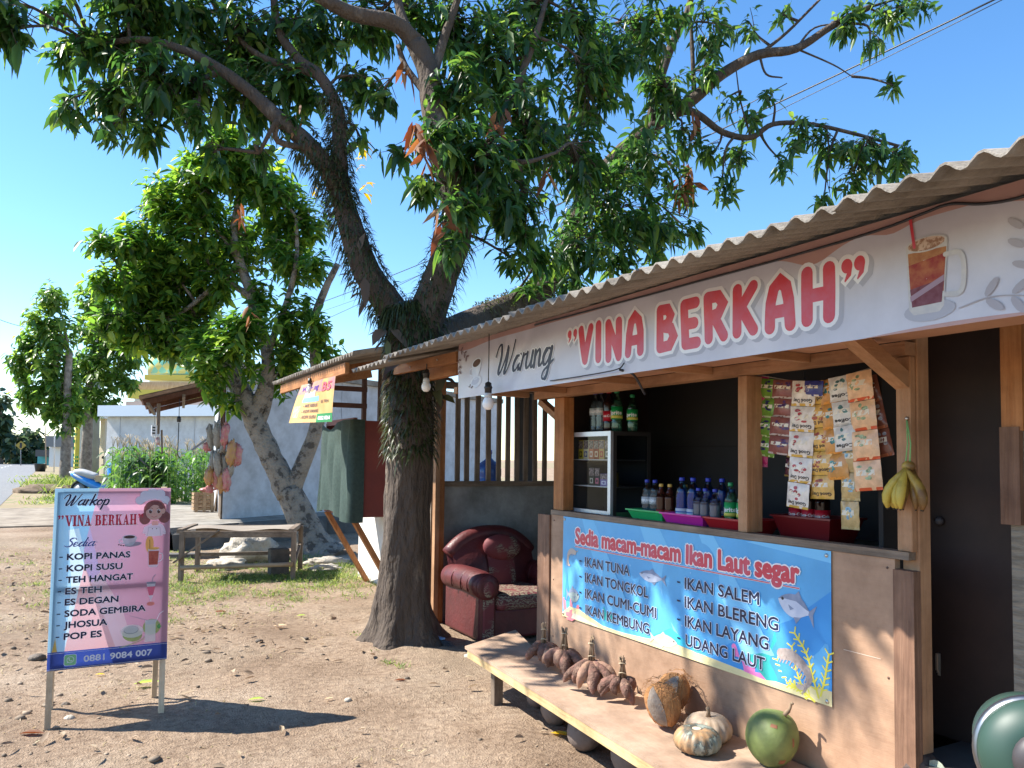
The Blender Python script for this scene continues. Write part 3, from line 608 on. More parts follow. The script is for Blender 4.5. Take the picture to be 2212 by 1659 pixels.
def fish_banner():
    t = thing('fish_banner', 'blue sea banner listing fresh fish nailed to the plywood front', 'banner', (2.594, 4.023, .547))
    U, H = 1.953, .607
    pn = Panel((2.594, 4.023, .547), (0, -1, 0), (0, 0, 1), lambda u, v: .003 * math.sin(u * 6 + 1) * math.sin(v * 5.2) + .0005 * math.sin(u * 17))
    B1 = mat('print_sea', (.13, .47, .80), (.08, .37, .74), scale=1.6, rough=.35, lo=.35, hi=.7, stain=.12); mb = MB(); mb.grid(lambda a, b: pn.P(a * U, b * H), 120, 30, B1); mb.build('sheet', t)
    pn.start(); pn.lay = 1
    R1 = mat('print_sea_ray', (.2, .54, .84)); R2 = mat('print_sea_deep', (.045, .27, .66), (.06, .32, .7), scale=3)
    pn.poly([(1.2, .0), (1.953, .0), (1.953, .45), (1.75, .3), (1.45, .16)], R2, 1)
    for a, w in ((.2, .12), (.75, .16), (1.2, .1)): pn.poly([(a, .607), (a + w, .607), (a + w + .42, .06), (a + .3, .06)], R1, 2)
    pn.poly([(1.55, .607), (1.953, .607), (1.953, .56), (1.5, .6)], R1, 2)
    SA = mat('print_sand', (.78, .68, .36), (.72, .62, .32), scale=8); SB = mat('print_sand_pale', (.72, .66, .5))
    pn.poly([(0, 0), (1.953, 0), (1.953, .06), (1.7, .05), (1.45, .03), (1.2, .042), (1.02, .05), (.8, .03), (.6, .018), (.42, .02), (.3, .045), (.18, .07), (.08, .07), (0, .02)], SA, 3); pn.poly([(.12, .04), (.3, .02), (.38, .004), (.1, .004)], SB, 4)
    CY = mat('print_cyan', (.05, .55, .75)); TL = mat('print_teal', (.03, .4, .38)); pn.poly([(.85, .05), (1.0, .12), (1.1, .085), (1.25, .05)], CY, 4)
    pn.poly([(1.62, .02), (1.5, .1), (1.63, .14), (1.665, .24), (1.69, .14), (1.68, .03)], TL, 4); pn.poly([(.4, .06), (.43, .13), (.46, .09), (.5, .12), (.52, .05)], TL, 4); pn.poly([(.02, .1), (.05, .28), (.085, .1)], R2, 4)
    CO = mat('print_coral', (.75, .22, .25)); PK = mat('print_pink', (.85, .22, .5))
    for (a, b, c, d, m, w) in ((.06, .0, .02, .1, CO, .03), (.08, 0, .1, .12, CO, .03), (.1, 0, .17, .08, CO, .03), (.05, .02, .19, .03, CO, .03), (1.54, .03, 1.43, .12, PK, .03), (1.54, .03, 1.54, .13, PK, .03), (1.5, .02, 1.64, .06, PK, .03), (1.6, .05, 1.64, .11, PK, .028)): pn.stroke(smooth_path([(a, b), ((a + c) / 2 + (c - a) * .2, (b + d) / 2 - .01), (c, d)], 5), w, m)
    YW = mat('print_weed', (.75, .68, .08))
    for path in ([(1.89, .02), (1.86, .1), (1.83, .18), (1.77, .25)], [(1.9, .03), (1.92, .1), (1.94, .2)], [(1.8, .02), (1.73, .06), (1.68, .12)], [(1.83, .0), (1.78, .1), (1.755, .19)], [(1.87, .0), (1.8, .03), (1.74, .03)]):
        pp = smooth_path(path, 6); pn.stroke(pp, .009, YW, 5.)
        for i in range(2, len(pp), 2):
            a = math.atan2(pp[i][1] - pp[i - 1][1], pp[i][0] - pp[i - 1][0])
            for s_ in (1, -1): pn.stroke([pp[i], (pp[i][0] + .028 * math.cos(a + s_ * .9), pp[i][1] + .028 * math.sin(a + s_ * .9))], .006, YW, 5.3, round_=False)
    for k in range(14): r = .004 + .004 * rnd.random(); pn.ell(rnd.uniform(.1, 1.9), rnd.uniform(.12, .58), r, r, mat('print_bubble', (.3, .58, .85)), n=10, l=5)
    pn.end('seabed_picture', t)
    FB = mat('print_fish_body', (.5, .55, .68), (.62, .66, .76), scale=15); FK = mat('print_fish_back', (.2, .25, .36), (.3, .34, .46), scale=20); FG = mat('print_fish_green', (.3, .38, .36), (.42, .48, .46), scale=20); FT = mat('print_fish_tan', (.45, .38, .34), (.55, .5, .46), scale=20)
    for args in ((.85, .355, .21, .062, -.03, FB, FK, 7), (1.775, .36, .185, .1, -.22, FB, FK, 7), (.12, .145, .135, .085, .05, FG, FK, 7), (.95, .05, .2, .062, .05, FT, FT, 7)):
        pn.start()
        if args[0] in (.12, .95): fish(pn, *args, flip=-1)
        else: fish(pn, *args)
        pn.end('fish_picture', t)
    SHR = mat('print_shrimp', (.3, .24, .22), (.48, .4, .36), scale=40); SHP = mat('print_shrimp_pale', (.55, .45, .38))
    def shrimp(path, w, m):
        pn.start(); pp = smooth_path(path, 6); n = len(pp); pn.stroke(pp, [w * (.5 + .6 * math.sin(PI * min(1, .25 + .8 * i / n))) * (1 - .5 * i / n) for i in range(n)], m, 8)
        for i in range(2, n - 3, 2): pn.stroke([pp[i], (pp[i][0] - w * .5 + .1 * w * i / n, pp[i][1] - w * .8)], w * .12, m, 9, round_=False)
        for s_ in (.6, 1.): pn.stroke([pp[0], (pp[0][0] + w * 1.1, pp[0][1] + w * .5 * s_)], w * .07, m, 9, round_=False)
        pn.ell(pp[-1][0], pp[-1][1], w * .4, w * .22, SHP, l=10); pn.end('shrimp_picture', t)
    shrimp([(.135, .40), (.1, .405), (.07, .385), (.062, .35), (.075, .318)], .034, SHP); shrimp([(1.70, .15), (1.75, .155), (1.80, .135), (1.84, .1), (1.84, .06), (1.80, .038)], .05, SHR)
    pn.start()                                                        # title
    TT = 'Sedia macam-macam Ikan Laut segar'
    for bold, m, l in ((.10, WHT, 11), (.048, RED, 12)): pn.text(TT, .143, .458, .092, m, width=1.652, bold=bold, l=l)
    for a, b in ((.139, 1.64), (1.712, 1.797)): pn.rect(a - .002, .433, b + .002, .441, WHT, 11); pn.rect(a, .4345, b, .4395, RED, 12)
    pn.end('title', t)
    for s_, a, b, w in (('IKAN TUNA', .245, .333, .417), ('IKAN TONGKOL', .247, .242, .575), ('IKAN CUMI-CUMI', .25, .149, .64), ('IKAN KEMBUNG', .254, .057, .58), ('IKAN SALEM', 1.11, .334, .47), ('IKAN BLERENG', 1.11, .243, .575), ('IKAN LAYANG', 1.112, .151, .52), ('UDANG LAUT', 1.116, .06, .497)):
        pn.start(); pn.text(s_, a, b, .0555, mat('print_pale_blue', (.55, .68, .85)), width=w, bold=.06, l=13); pn.text(s_, a, b, .0555, INK, width=w, bold=.022, l=14)
        d = .187 if a < 1 else 1.052; pn.rect(d, b + .02, d + .022, b + .028, INK, 14); pn.end('list_line', t)
    for a, b in ((.015, .59), (1.932, .588), (1.93, .016), (.012, .016)):
        mb = MB(); mb.ball(pn.P(a, b, 3), (.006, .009, .009), NAILH, n=8); mb.build('nail_head', t)
fish_banner()

def slab(pn, body, u, v, w, h, m, l, grow=0.):
    """condensed slab-serif capitals"""
    T_, t_, s_ = .3, .12, .09                                         # thick stem, thin stroke, serif height
    G = {'V': [[(0, 1), (.3, 1), (.55, .25), (.62, 0), (.42, 0)], [(.72, 1), (.86, 1), (.62, 0), (.5, .2)], [(-.06, 1 - s_), (.4, 1 - s_), (.4, 1), (-.06, 1)], [(.62, 1 - s_), (.98, 1 - s_), (.98, 1), (.62, 1)]],
     'I': [[(.1, 0), (.4, 0), (.4, 1), (.1, 1)], [(0, 0), (.5, 0), (.5, s_), (0, s_)], [(0, 1 - s_), (.5, 1 - s_), (.5, 1), (0, 1)]],
     'N': [[(.08, 0), (.2, 0), (.2, 1), (.08, 1)], [(.08, 1), (.36, 1), (.82, 0), (.6, 0)], [(.7, 0), (.82, 0), (.82, 1), (.7, 1)], [(0, 0), (.3, 0), (.3, s_), (0, s_)], [(.6, 1 - s_), (.92, 1 - s_), (.92, 1), (.6, 1)]],
     'A': [[(.08, 0), (.2, 0), (.46, .85), (.4, 1)], [(.5, 0), (.8, 0), (.52, 1), (.36, 1)], [(.2, .25), (.6, .25), (.6, .36), (.2, .36)], [(-.03, 0), (.32, 0), (.32, s_), (-.03, s_)], [(.42, 0), (.92, 0), (.92, s_), (.42, s_)]],
     'B': [[(.08, 0), (.36, 0), (.36, 1), (.08, 1)], [(0, 1), (.5, 1), (.74, .92), (.78, .75), (.7, .58), (.46, .58), (.5, .75), (.46, .9), (0, .9)], [(.3, .58), (.7, .56), (.84, .4), (.84, .2), (.74, .03), (.5, 0), (0, 0), (0, .1), (.48, .1), (.54, .28), (.5, .48), (.3, .5)]],
     'E': [[(.08, 0), (.36, 0), (.36, 1), (.08, 1)], [(0, 1), (.74, 1), (.74, .74), (.64, .74), (.6, .9), (0, .9)], [(.3, .45), (.56, .45), (.56, .57), (.3, .57)], [(0, 0), (.76, 0), (.78, .28), (.68, .28), (.62, .1), (0, .1)]],
     'R': [[(.08, 0), (.36, 0), (.36, 1), (.08, 1)], [(0, 1), (.5, 1), (.76, .9), (.78, .7), (.66, .52), (.46, .52), (.5, .7), (.46, .9), (0, .9)], [(.34, .46), (.6, .52), (.72, .4), (.76, .1), (.9, .08), (.88, 0), (.6, 0), (.5, .36), (.34, .42)], [(0, 0), (.46, 0), (.46, s_), (0, s_)]],
     'K': [[(.08, 0), (.36, 0), (.36, 1), (.08, 1)], [(.36, .4), (.66, 1), (.8, 1), (.5, .5)], [(.42, .6), (.58, .66), (.9, 0), (.58, 0)], [(0, 0), (.44, 0), (.44, s_), (0, s_)], [(0, 1 - s_), (.44, 1 - s_), (.44, 1), (0, 1)], [(.5, 1 - s_), (.9, 1 - s_), (.9, 1), (.5, 1)], [(.5, 0), (.98, 0), (.98, s_), (.5, s_)]],
     'H': [[(.08, 0), (.36, 0), (.36, 1), (.08, 1)], [(.6, 0), (.88, 0), (.88, 1), (.6, 1)], [(.3, .45), (.66, .45), (.66, .55), (.3, .55)], [(0, 0), (.44, 0), (.44, s_), (0, s_)], [(0, 1 - s_), (.44, 1 - s_), (.44, 1), (0, 1)], [(.52, 0), (.96, 0), (.96, s_), (.52, s_)], [(.52, 1 - s_), (.96, 1 - s_), (.96, 1), (.52, 1)]]}
    ADV = {'V': 1., 'I': .58, 'N': 1., 'A': .98, 'B': .94, 'E': .88, 'R': .98, 'K': 1.04, 'H': 1.06, ' ': .42}
    tot = sum(ADV[c] for c in body); k = w / tot; x = 0
    for c in body:
        for i, q in enumerate(G.get(c, [])):
            cx, cy = sum(a for a, b in q) / len(q), sum(b for a, b in q) / len(q)
            P_ = [(u + (x + a) * k, v + b * h) for a, b in q]
            if grow: P_ = [(a + grow * (1 if a > u + (x + cx) * k else -1), b + grow * (1 if b > v + cy * h else -1)) for a, b in P_]
            pn.poly(P_, m, l + .08 * i)
        x += ADV[c]

def a_board():
    t = thing('folding_sign', 'pink and blue standing menu board with a chef girl on bare dirt', 'sign board', (.15, 5.08, 0))
    LW = wood('pale_lath', (.62, .47, .3), (.72, .58, .4), 'z'); LX = wood('pale_lath', (.62, .47, .3), (.72, .58, .4), 'x')
    k = Vector((0, .115, .993)).normalized(); nrm = Vector((1, 0, 0)).cross(k)
    for x in (-.132, .43):
        mb = MB(); f = Vector((x, 4.905, -.01)) - nrm * .013; mb.beam(f, f + k * 1.318, .03, .02, LW, up=nrm); mb.build('leg', t)
    for x in (-.132, .418):
        mb = MB(); mb.beam((x, 5.285, -.01), (x, 5.092, 1.305), .03, .02, LW, up=(0, 1, 0)); mb.build('leg', t)
    for v_ in (.012, .43, .978):
        mb = MB(); p = Vector((-.145, 4.941, .313)) - nrm * .013 + k * v_; mb.beam(p + Vector((.028, 0, 0)), p + Vector((.562, 0, 0)), .03, .019, LX, up=nrm); mb.build('crossbar', t)
    mb = MB(); mb.beam((-.112, 5.252, .25), (.398, 5.252, .25), .02, .02, LX); mb.build('crossbar', t)
    for x in (.0, .29):
        mb = MB(); mb.box((x, 5.06, 1.285), (x + .04, 5.10, 1.30), NAILH); mb.build('hinge', t)
    k2 = Vector((0, -.193, 1.31)).normalized(); pr = Panel(Vector((.452, 5.246, .313)), (-1, 0, 0), k2); pr.start(); pr.rect(0, 0, .6, .1, mat('rear_sheet_navy', (.04, .08, .3), transl=.7), 0); pr.rect(0, .1, .22, .99, mat('rear_sheet_pink', (.78, .6, .68), transl=.75), 0); pr.rect(.22, .1, .6, .99, mat('rear_sheet_blue', (.6, .72, .82), transl=.75), 0); pr.end('rear_sheet', t)
    pn = Panel((-.148, 4.938, .313), (1, 0, 0), k)
    TR = dict(transl=.62, rough=.45)
    PINK = mat('sheet_pink', (.58, .34, .44), (.54, .30, .41), scale=3, **TR); LPK = mat('sheet_pale_pink', (.66, .5, .57), (.6, .41, .47), scale=3, **TR)
    BLU = mat('sheet_blue', (.26, .47, .68), (.31, .52, .7), scale=3, **TR); LBL = mat('sheet_pale_blue', (.5, .63, .74), **TR); NAV = mat('sheet_navy', (.03, .06, .3), (.04, .08, .36), scale=3, **TR); ROSE = mat('sheet_rose', (.62, .35, .38), (.58, .38, .42), scale=4, **TR); LIL = mat('sheet_lilac', (.5, .36, .56), **TR)
    Wd, H = .6, .995; b0 = .097
    pn.start()                                                        # the sheet itself: printed fields side by side
    pn.rect(0, 0, Wd, b0, NAV, 0)
    pn.poly([(0, b0), (.08, b0), (.1, .45), (.075, .76), (.13, .86), (.155, H), (0, H)], BLU, 0)
    pn.poly([(.155, H), (.13, .86), (.075, .76), (.125, .77), (.155, .65), (.179, .78), (.221, H)], BLU, 0)
    pn.poly([(.08, b0), (.16, .56), (.155, .65), (.125, .77), (.075, .76), (.1, .45)], LBL, 0)
    pn.poly([(.08, b0), (.33, b0), (.2, .46), (.16, .56)], ROSE, 0)
    pn.poly([(.155, .65), (.16, .56), (.2, .46), (.24, .52), (.179, .78)], LIL, 0)
    pn.poly([(.33, b0), (.42, b0), (.36, .3), (.24, .52), (.2, .46)], LPK, 0)
    pn.poly([(.221, H), (.179, .78), (.24, .52), (.36, .3), (.42, b0), (Wd, b0), (Wd, H)], PINK, 0)
    face = pn.end('printed_sheet', t)
    TW = mat('overlay_white', (.86, .86, .88), transl=.5); TI = mat('overlay_ink', (.015, .015, .05), transl=.2); TRD = mat('overlay_red', (.62, .05, .09), transl=.5)
    pn.start()
    for a in (.004, .088, ): pn.rect(0, a, Wd, a + .0025, TW, 2)
    pn.poly([(.02, b0), (.045, b0), (.034, .17)], mat('overlay_orange', (.8, .5, .12), transl=.5), 2); pn.end('stripes', face)
    pn.start(); script_text(pn, 'Warkop', .045, .9, .06, .225, TW, wt=.2, slant=.5, l=2); script_text(pn, 'Warkop', .045, .9, .06, .225, TI, wt=.115, slant=.5, l=4)
    script_text(pn, 'Sedia:', .062, .668, .047, .155, TW, wt=.18, slant=.5, l=2); script_text(pn, 'Sedia:', .062, .668, .047, .155, mat('overlay_violet', (.06, .08, .3), transl=.3), wt=.11, slant=.5, l=4); pn.end('script', face)
    pn.start(); slab(pn, 'VINA BERKAH', .057, .782, .366, .061, TW, 2, .003); slab(pn, 'VINA BERKAH', .057, .782, .366, .061, TRD, 4)
    for a in (.022, .038, .428, .443):
        pn.ell(a + .005, .838, .0062, .0062, TRD, l=4, n=12); pn.poly([(a + .011, .838), (a + .009, .826), (a, .819), (a + .003, .829)], TRD, 4.2)
    pn.end('shop_name', face)
    for s_, b, a, w in (('KOPI PANAS', .595, .074, .317), ('KOPI SUSU', .531, .075, .277), ('TEH HANGAT', .468, .074, .334), ('ES TEH', .406, .073, .177), ('ES DEGAN', .346, .073, .264), ('SODA GEMBIRA', .284, .074, .405), ('JHOSUA', .222, .074, .21), ('POP ES', .16, .075, .184)):
        pn.start(); pn.text(s_, a, b, .035, TW, width=w, bold=.075, l=2); pn.text(s_, a, b, .035, TI, width=w, bold=.028, l=3.5); pn.rect(.036, b + .013, .053, b + .019, TI, 3.5); pn.end('menu_line', face)
    pn.start(); pn.text('0881 9084 007', .176, .032, .034, TW, width=.344, bold=.03, l=2); pn.end('phone_number', face); pn.start()
    WG = mat('overlay_green', (.32, .68, .3), transl=.5)
    def rr(u0, v0, u1, v1, r, m, l):
        pts = []
        for cx, cy, a in ((u1 - r, v0 + r, -90), (u1 - r, v1 - r, 0), (u0 + r, v1 - r, 90), (u0 + r, v0 + r, 180)):
            for k_ in range(5): q = math.radians(a + 22.5 * k_); pts.append((cx + r * math.cos(q), cy + r * math.sin(q)))
        pn.poly(pts, m, l)
    rr(.079, .018, .141, .079, .012, TW, 2); rr(.082, .021, .138, .076, .01, WG, 3)
    pn.poly([(.093, .031), (.099, .049), (.106, .039)], TW, 4); pn.ell(.111, .05, .0185, .0185, TW, l=4.2); pn.ell(.111, .05, .0145, .0145, WG, l=5)
    pn.stroke(smooth_path([(.104, .057), (.105, .049), (.112, .043), (.118, .043)], 4), .004, TW, 6); pn.stroke([(.104, .057), (.106, .0545)], .006, TW, 6.3); pn.stroke([(.1155, .0445), (.118, .043)], .006, TW, 6.4)
    pn.end('phone_icon', face)
    pn.start()                                                        # chef girl
    HAT = mat('overlay_hat', (.85, .85, .9), transl=.5); HATS = mat('overlay_hat_line', (.5, .5, .58), transl=.5); HAIR = mat('overlay_hair', (.2, .07, .07), (.3, .12, .1), scale=30, transl=.35); SKIN = mat('overlay_skin', (.85, .55, .45), transl=.5); LIP = mat('overlay_lip', (.6, .15, .15)); BR = mat('overlay_brown', (.1, .04, .03), transl=.2)
    pn.ell(.463, .815, .03, .035, HAIR, l=2); pn.ell(.567, .822, .032, .035, HAIR, l=2); pn.ell(.515, .865, .06, .058, HAIR, l=2.2); pn.poly([(.585, .84), (.6, .83), (.592, .845)], HAIR, 2)
    pn.poly(smooth_path([(.46, .765), (.5, .785), (.54, .785), (.565, .77), (.578, .725), (.56, .72), (.555, .712), (.475, .712), (.468, .725), (.452, .73)], 3), HAT, 3); pn.poly([(.478, .712), (.55, .712), (.545, .765), (.485, .765)], TW, 4)
    for q in ([(.478, .712), (.485, .765)], [(.55, .712), (.545, .765)], [(.452, .73), (.47, .735)], [(.578, .73), (.56, .735)], [(.485, .764), (.545, .764)]): pn.stroke(q, .002, HATS, 5, round_=False)
    pn.ell(.505, .755, .003, .003, BR, l=6, n=8); pn.ell(.527, .755, .003, .003, BR, l=6, n=8); pn.rect(.5, .775, .535, .8, SKIN, 3.5); pn.ell(.56, .858, .012, .016, SKIN, l=4)
    pn.ell(.512, .85, .045, .045, SKIN, l=5); pn.poly(smooth_path([(.468, .86), (.475, .895), (.51, .912), (.55, .9), (.562, .875), (.545, .87), (.525, .9), (.5, .89), (.48, .87)], 3), HAIR, 6)
    for a in (.492, .536): pn.ell(a, .857, .0105, .013, TW, l=7); pn.ell(a, .856, .0085, .011, BR, l=8); pn.ell(a + .003, .861, .003, .003, TW, l=9, n=8); pn.stroke(smooth_path([(a - .011, .872), (a, .877), (a + .011, .873)], 3), .0025, HAIR, 8)
    pn.stroke(smooth_path([(.498, .828), (.512, .822), (.528, .829)], 4), .003, LIP, 8); pn.ell(.514, .842, .003, .002, mat('overlay_nose', (.7, .38, .3)), l=8, n=8); pn.ell(.482, .838, .007, .005, mat('overlay_cheek', (.85, .45, .4), transl=.5), l=7); pn.ell(.545, .838, .007, .005, mat('overlay_cheek', (0, 0, 0)), l=7)
    for a, b, r in ((.435, .922, .024), (.462, .95, .028), (.5, .962, .03), (.54, .957, .029), (.572, .925, .022)): pn.ell(a, b, r + .0015, r + .0015, HATS, l=9); pn.ell(a, b, r, r, HAT, l=9.5 + a)
    pn.poly(smooth_path([(.44, .9), (.47, .918), (.515, .926), (.555, .917), (.582, .895), (.585, .915), (.56, .94), (.51, .95), (.46, .94), (.435, .918)], 3), HAT, 11); pn.stroke(smooth_path([(.44, .9), (.47, .918), (.515, .926), (.555, .917), (.582, .895)], 4), .002, HATS, 12)
    pn.end('chef_picture', face)
    pn.start(); G1 = mat('overlay_grey', (.3, .3, .36), transl=.4); CW = mat('overlay_cup', (.7, .72, .76), (.5, .52, .56), scale=25, transl=.4); CF = mat('overlay_coffee', (.06, .03, .025))
    pn.ell(.405, .668, .045, .013, G1, l=2, rot=.12); pn.poly(smooth_path([(.348, .708), (.42, .712), (.418, .685), (.4, .663), (.37, .662), (.352, .68)], 3), CW, 3); pn.ell(.384, .711, .036, .012, CW, l=4); pn.ell(.384, .711, .03, .009, CF, l=5); pn.stroke(smooth_path([(.352, .7), (.333, .697), (.335, .68), (.357, .676)], 4), .005, CW, 4)
    for k_ in range(3): pn.ell(.33 + .012 * k_, .668 - .003 * k_, .005, .004, CF, l=4, n=8)
    pn.end('coffee_picture', face)
    pn.start(); OR = mat('overlay_amber', (.8, .55, .15), transl=.5); TE = mat('overlay_tea', (.4, .07, .05), (.55, .16, .1), scale=50, transl=.4); GLs = mat('overlay_glass', (.75, .75, .78), transl=.5)
    pn.ell(.492, .665, .022, .05, OR, l=2); pn.stroke([(.492, .69), (.494, .64)], .003, BR, 5); pn.poly([(.484, .642), (.546, .64), (.541, .54), (.534, .53), (.493, .53), (.487, .54)], GLs, 3); pn.poly([(.487, .625), (.543, .625), (.538, .545), (.49, .545)], TE, 4); pn.ell(.515, .64, .03, .008, OR, l=5)
    pn.stroke(smooth_path([(.544, .61), (.561, .605), (.562, .575), (.54, .56)], 4), .006, GLs, 5); pn.end('mug_picture', face)
    pn.start(); PKD = mat('overlay_pink_drink', (.8, .2, .3), transl=.5)
    pn.poly([(.481, .446), (.531, .446), (.52, .37), (.51, .345), (.503, .345), (.493, .37)], GLs, 2); pn.poly([(.484, .42), (.528, .42), (.518, .37), (.495, .37)], PKD, 3); pn.rect(.482, .436, .53, .447, G1, 3); pn.rect(.503, .325, .51, .346, GLs, 2); pn.ell(.506, .322, .021, .012, mat('overlay_foot', (.72, .3, .24), transl=.5), l=3); pn.stroke([(.51, .44), (.515, .472), (.528, .487)], .004, G1, 4); pn.end('sundae_glass_picture', face)
    pn.start(); CG = mat('overlay_coconut', (.35, .5, .16), (.45, .58, .25), scale=30, transl=.5); CWh = mat('overlay_flesh', (.82, .82, .78), transl=.5)
    pn.ell(.515, .19, .047, .045, CG, l=2); pn.ell(.415, .155, .052, .038, CG, l=3, rot=-.25); pn.ell(.413, .175, .06, .037, CWh, l=4, rot=-.06); pn.ell(.408, .182, .038, .022, G1, l=5); pn.ell(.408, .183, .036, .02, CWh, l=6)
    pn.rect(.48, .107, .536, .23, CWh, 7); pn.rect(.48, .205, .536, .231, GLs, 8); pn.stroke([(.535, .215), (.555, .262), (.575, .275)], .004, TW, 8); pn.stroke(smooth_path([(.352, .09), (.4, .1), (.46, .12), (.478, .135)], 4), .004, CG, 7); pn.stroke([(.4, .262), (.487, .23)], .0025, G1, 8)
    for k_ in range(4): pn.ell(.553 + .006 * math.cos(k_ * 1.6), .19 + .008 * math.sin(k_ * 1.6), .008, .005, mat('overlay_leaf', (.1, .3, .08)), l=8, n=8, rot=k_)
    pn.end('coconut_picture', face)
a_board()
# ================================================================== THINGS AT THE STALL
BLACK = mat('black_plastic', (.02, .02, .02), rough=.4); FROST = mat('bulb_glass', (.85, .85, .84), rough=.25)
def bulb(p, label, top, horiz=0.):
    """LED bulb hanging from a cable, switched off; p = centre of the globe"""
    p = Vector(p); t = thing('light_bulb', label, 'light bulb', p, 'light bulbs hanging under the eaves')
    mb = MB(); mb.lathe([(.004, -.036), (.018, -.033), (.029, -.02), (.033, -.002), (.031, .014), (.024, .028), (.023, .033)], p, FROST, 18); mb.build('globe', t)
    mb = MB(); mb.lathe([(.0235, .033), (.022, .05), (.019, .062)], p, mat('bulb_collar', (.55, .55, .55), rough=.4), 18); mb.build('collar', t)
    mb = MB(); mb.lathe([(.02, .060), (.021, .085), (.024, .087), (.024, .095), (.019, .1), (.018, .118), (.006, .124)], p, BLACK, 18); mb.build('socket', t)
    mb = MB(); mb.tube(smooth_path([p + Vector((0, 0, .12)), p + Vector((.003, .004, .12 + (top - .12) * .5)), p + Vector((horiz, 0, top))], 4), .003, BLACK, n=6); mb.build('cable', t)
    return t
bulb((1.985, 3.88, 1.815), 'white bulb in a black socket hanging before the left end of the long banner', .4)
bulb((2.06, 4.98, 2.0), 'white bulb hanging in front of the ferny tree trunk under the stall roof', .16)
bulb((2.02, 8.05, 2.2), 'white bulb hanging in front of the orange banner of the neighbouring kiosk', .18)

# ---- display cabinet
ALU = mat('aluminium', (.62, .65, .7), (.55, .58, .63), scale=4, rough=.35, metal=.6); ALUD = mat('aluminium_shaded', (.05, .047, .045), rough=.5, metal=.5); GLS = pane('cabinet_glass', (.8, .83, .85), .02)  # second aluminium is near black: shade on the cabinet side put into the colour
cb = thing('display_cabinet', 'small aluminium and glass cabinet holding cigarette packs on the counter', 'cabinet', (2.83, 3.9, 1.187))
X0, X1, Y0, Y1, Z0, Z1 = 2.685, 2.985, 3.665, 4.145, 1.158, 1.675
mb = MB(); f = .028
mb.box((X0, Y0, Z0), (X0 + .02, Y0 + f, Z1), ALU); mb.box((X0, Y1 - f, Z0), (X0 + .02, Y1, Z1), ALU); mb.box((X0, Y0 + f, Z1 - f), (X0 + .02, Y1 - f, Z1), ALU); mb.box((X0, Y0 + f, Z0), (X0 + .02, Y1 - f, Z0 + .045), ALU); mb.build('frame', cb)
mb = MB(); mb.box((X0 + .021, Y0, Z0), (X0 + .045, Y0 + .02, Z1), ALUD); mb.box((X1 - .025, Y0, Z0), (X1, Y0 + .02, Z1), ALUD); mb.box((X0 + .045, Y0, Z1 - .025), (X1 - .025, Y0 + .02, Z1), ALUD); mb.box((X0 + .045, Y0, Z0), (X1 - .025, Y0 + .02, Z0 + .04), mat('green_plastic_dark', (.03, .12, .05))); mb.build('frame', cb)
mb = MB(); mb.box((X0 + .021, Y0 + .021, Z1 - .012), (X1, Y1, Z1 - .002), ALUD); mb.box((X0 + .021, Y0 + .021, Z0), (X1, Y1, Z0 + .01), ALUD); mb.box((X1 - .01, Y0 + .021, Z0 + .011), (X1, Y1, Z1 - .013), mat('cabinet_back', (.07, .075, .08))); mb.box((X0 + .021, Y1 - .01, Z0 + .011), (X1 - .011, Y1, Z1 - .013), mat('cabinet_back', (0, 0, 0))); mb.build('carcass', cb)
mb = MB(); mb.quad((X0 + .01, Y0 + f, Z0 + .045), (X0 + .01, Y1 - f, Z0 + .045), (X0 + .01, Y1 - f, Z1 - f), (X0 + .01, Y0 + f, Z1 - f), GLS); mb.build('glass_pane', cb)
mb = MB(); mb.quad((X0 + .045, Y0 + .004, Z0 + .04), (X1 - .025, Y0 + .004, Z0 + .04), (X1 - .025, Y0 + .004, Z1 - .025), (X0 + .045, Y0 + .004, Z1 - .025), pane('shade_glass', (.22, .23, .24), .02)); mb.build('glass_pane', cb)  # dark tint added to this pane to stand for the shade inside the cabinet
for z in (1.345, 1.508):
    mb = MB(); mb.box((X0 + .05, Y0 + .022, z - .006), (X1 - .012, Y1 - .011, z), mat('shelf_white', (.62, .62, .6))); mb.build('shelf', cb)
def pack(y, z, w, h, c, c2, label, head=None):
    t = thing('cigarette_pack', label, 'cigarette pack', (X0 + .09, y, z), 'cigarette packs in the glass cabinet')
    mb = MB(); mb.box((X0 + .075, y - w / 2, z), (X0 + .1, y + w / 2, z + h), mat('pack_' + str(c), c, rough=.4)); mb.build('box', t)
    pn = Panel((X0 + .0745, y + w / 2, z), (0, -1, 0), (0, 0, 1)); pn.start(); m2 = mat('pack_print_' + str(c2), c2)
    pn.rect(w * .2, h * .12, w * .8, h * .42, m2, 1); pn.ell(w / 2, h * .27, w * .18, h * .1, mat('pack_' + str(c), c), l=2)
    pn.rect(.001, h * .55, w - .001, h * .97, mat('pack_photo', (.45, .35, .32), (.1, .08, .08), scale=90, lo=.4, hi=.6), 1); pn.end('print', t)
for y, w, c, c2, l in ((4.085, .05, (.75, .6, .06), (.03, .03, .02), 'yellow and black cigarette pack at the far left of the upper shelf'), (4.028, .056, (.75, .68, .45), (.05, .08, .3), 'cream cigarette pack with a blue dot on the upper shelf'), (3.97, .05, (.6, .2, .12), (.8, .75, .7), 'orange red cigarette pack with a white mark on the upper shelf'), (3.915, .05, (.35, .05, .03), (.8, .7, .5), 'dark red cigarette pack with a cream stripe on the upper shelf'), (3.86, .052, (.55, .35, .12), (.5, .05, .08), 'ochre cigarette pack with a crimson block on the upper shelf'), (3.80, .054, (.04, .05, .04), (.7, .7, .6), 'black cigarette pack with a white crest at the right of the upper shelf')): pack(y, 1.5085, w, .118, c, c2, l)
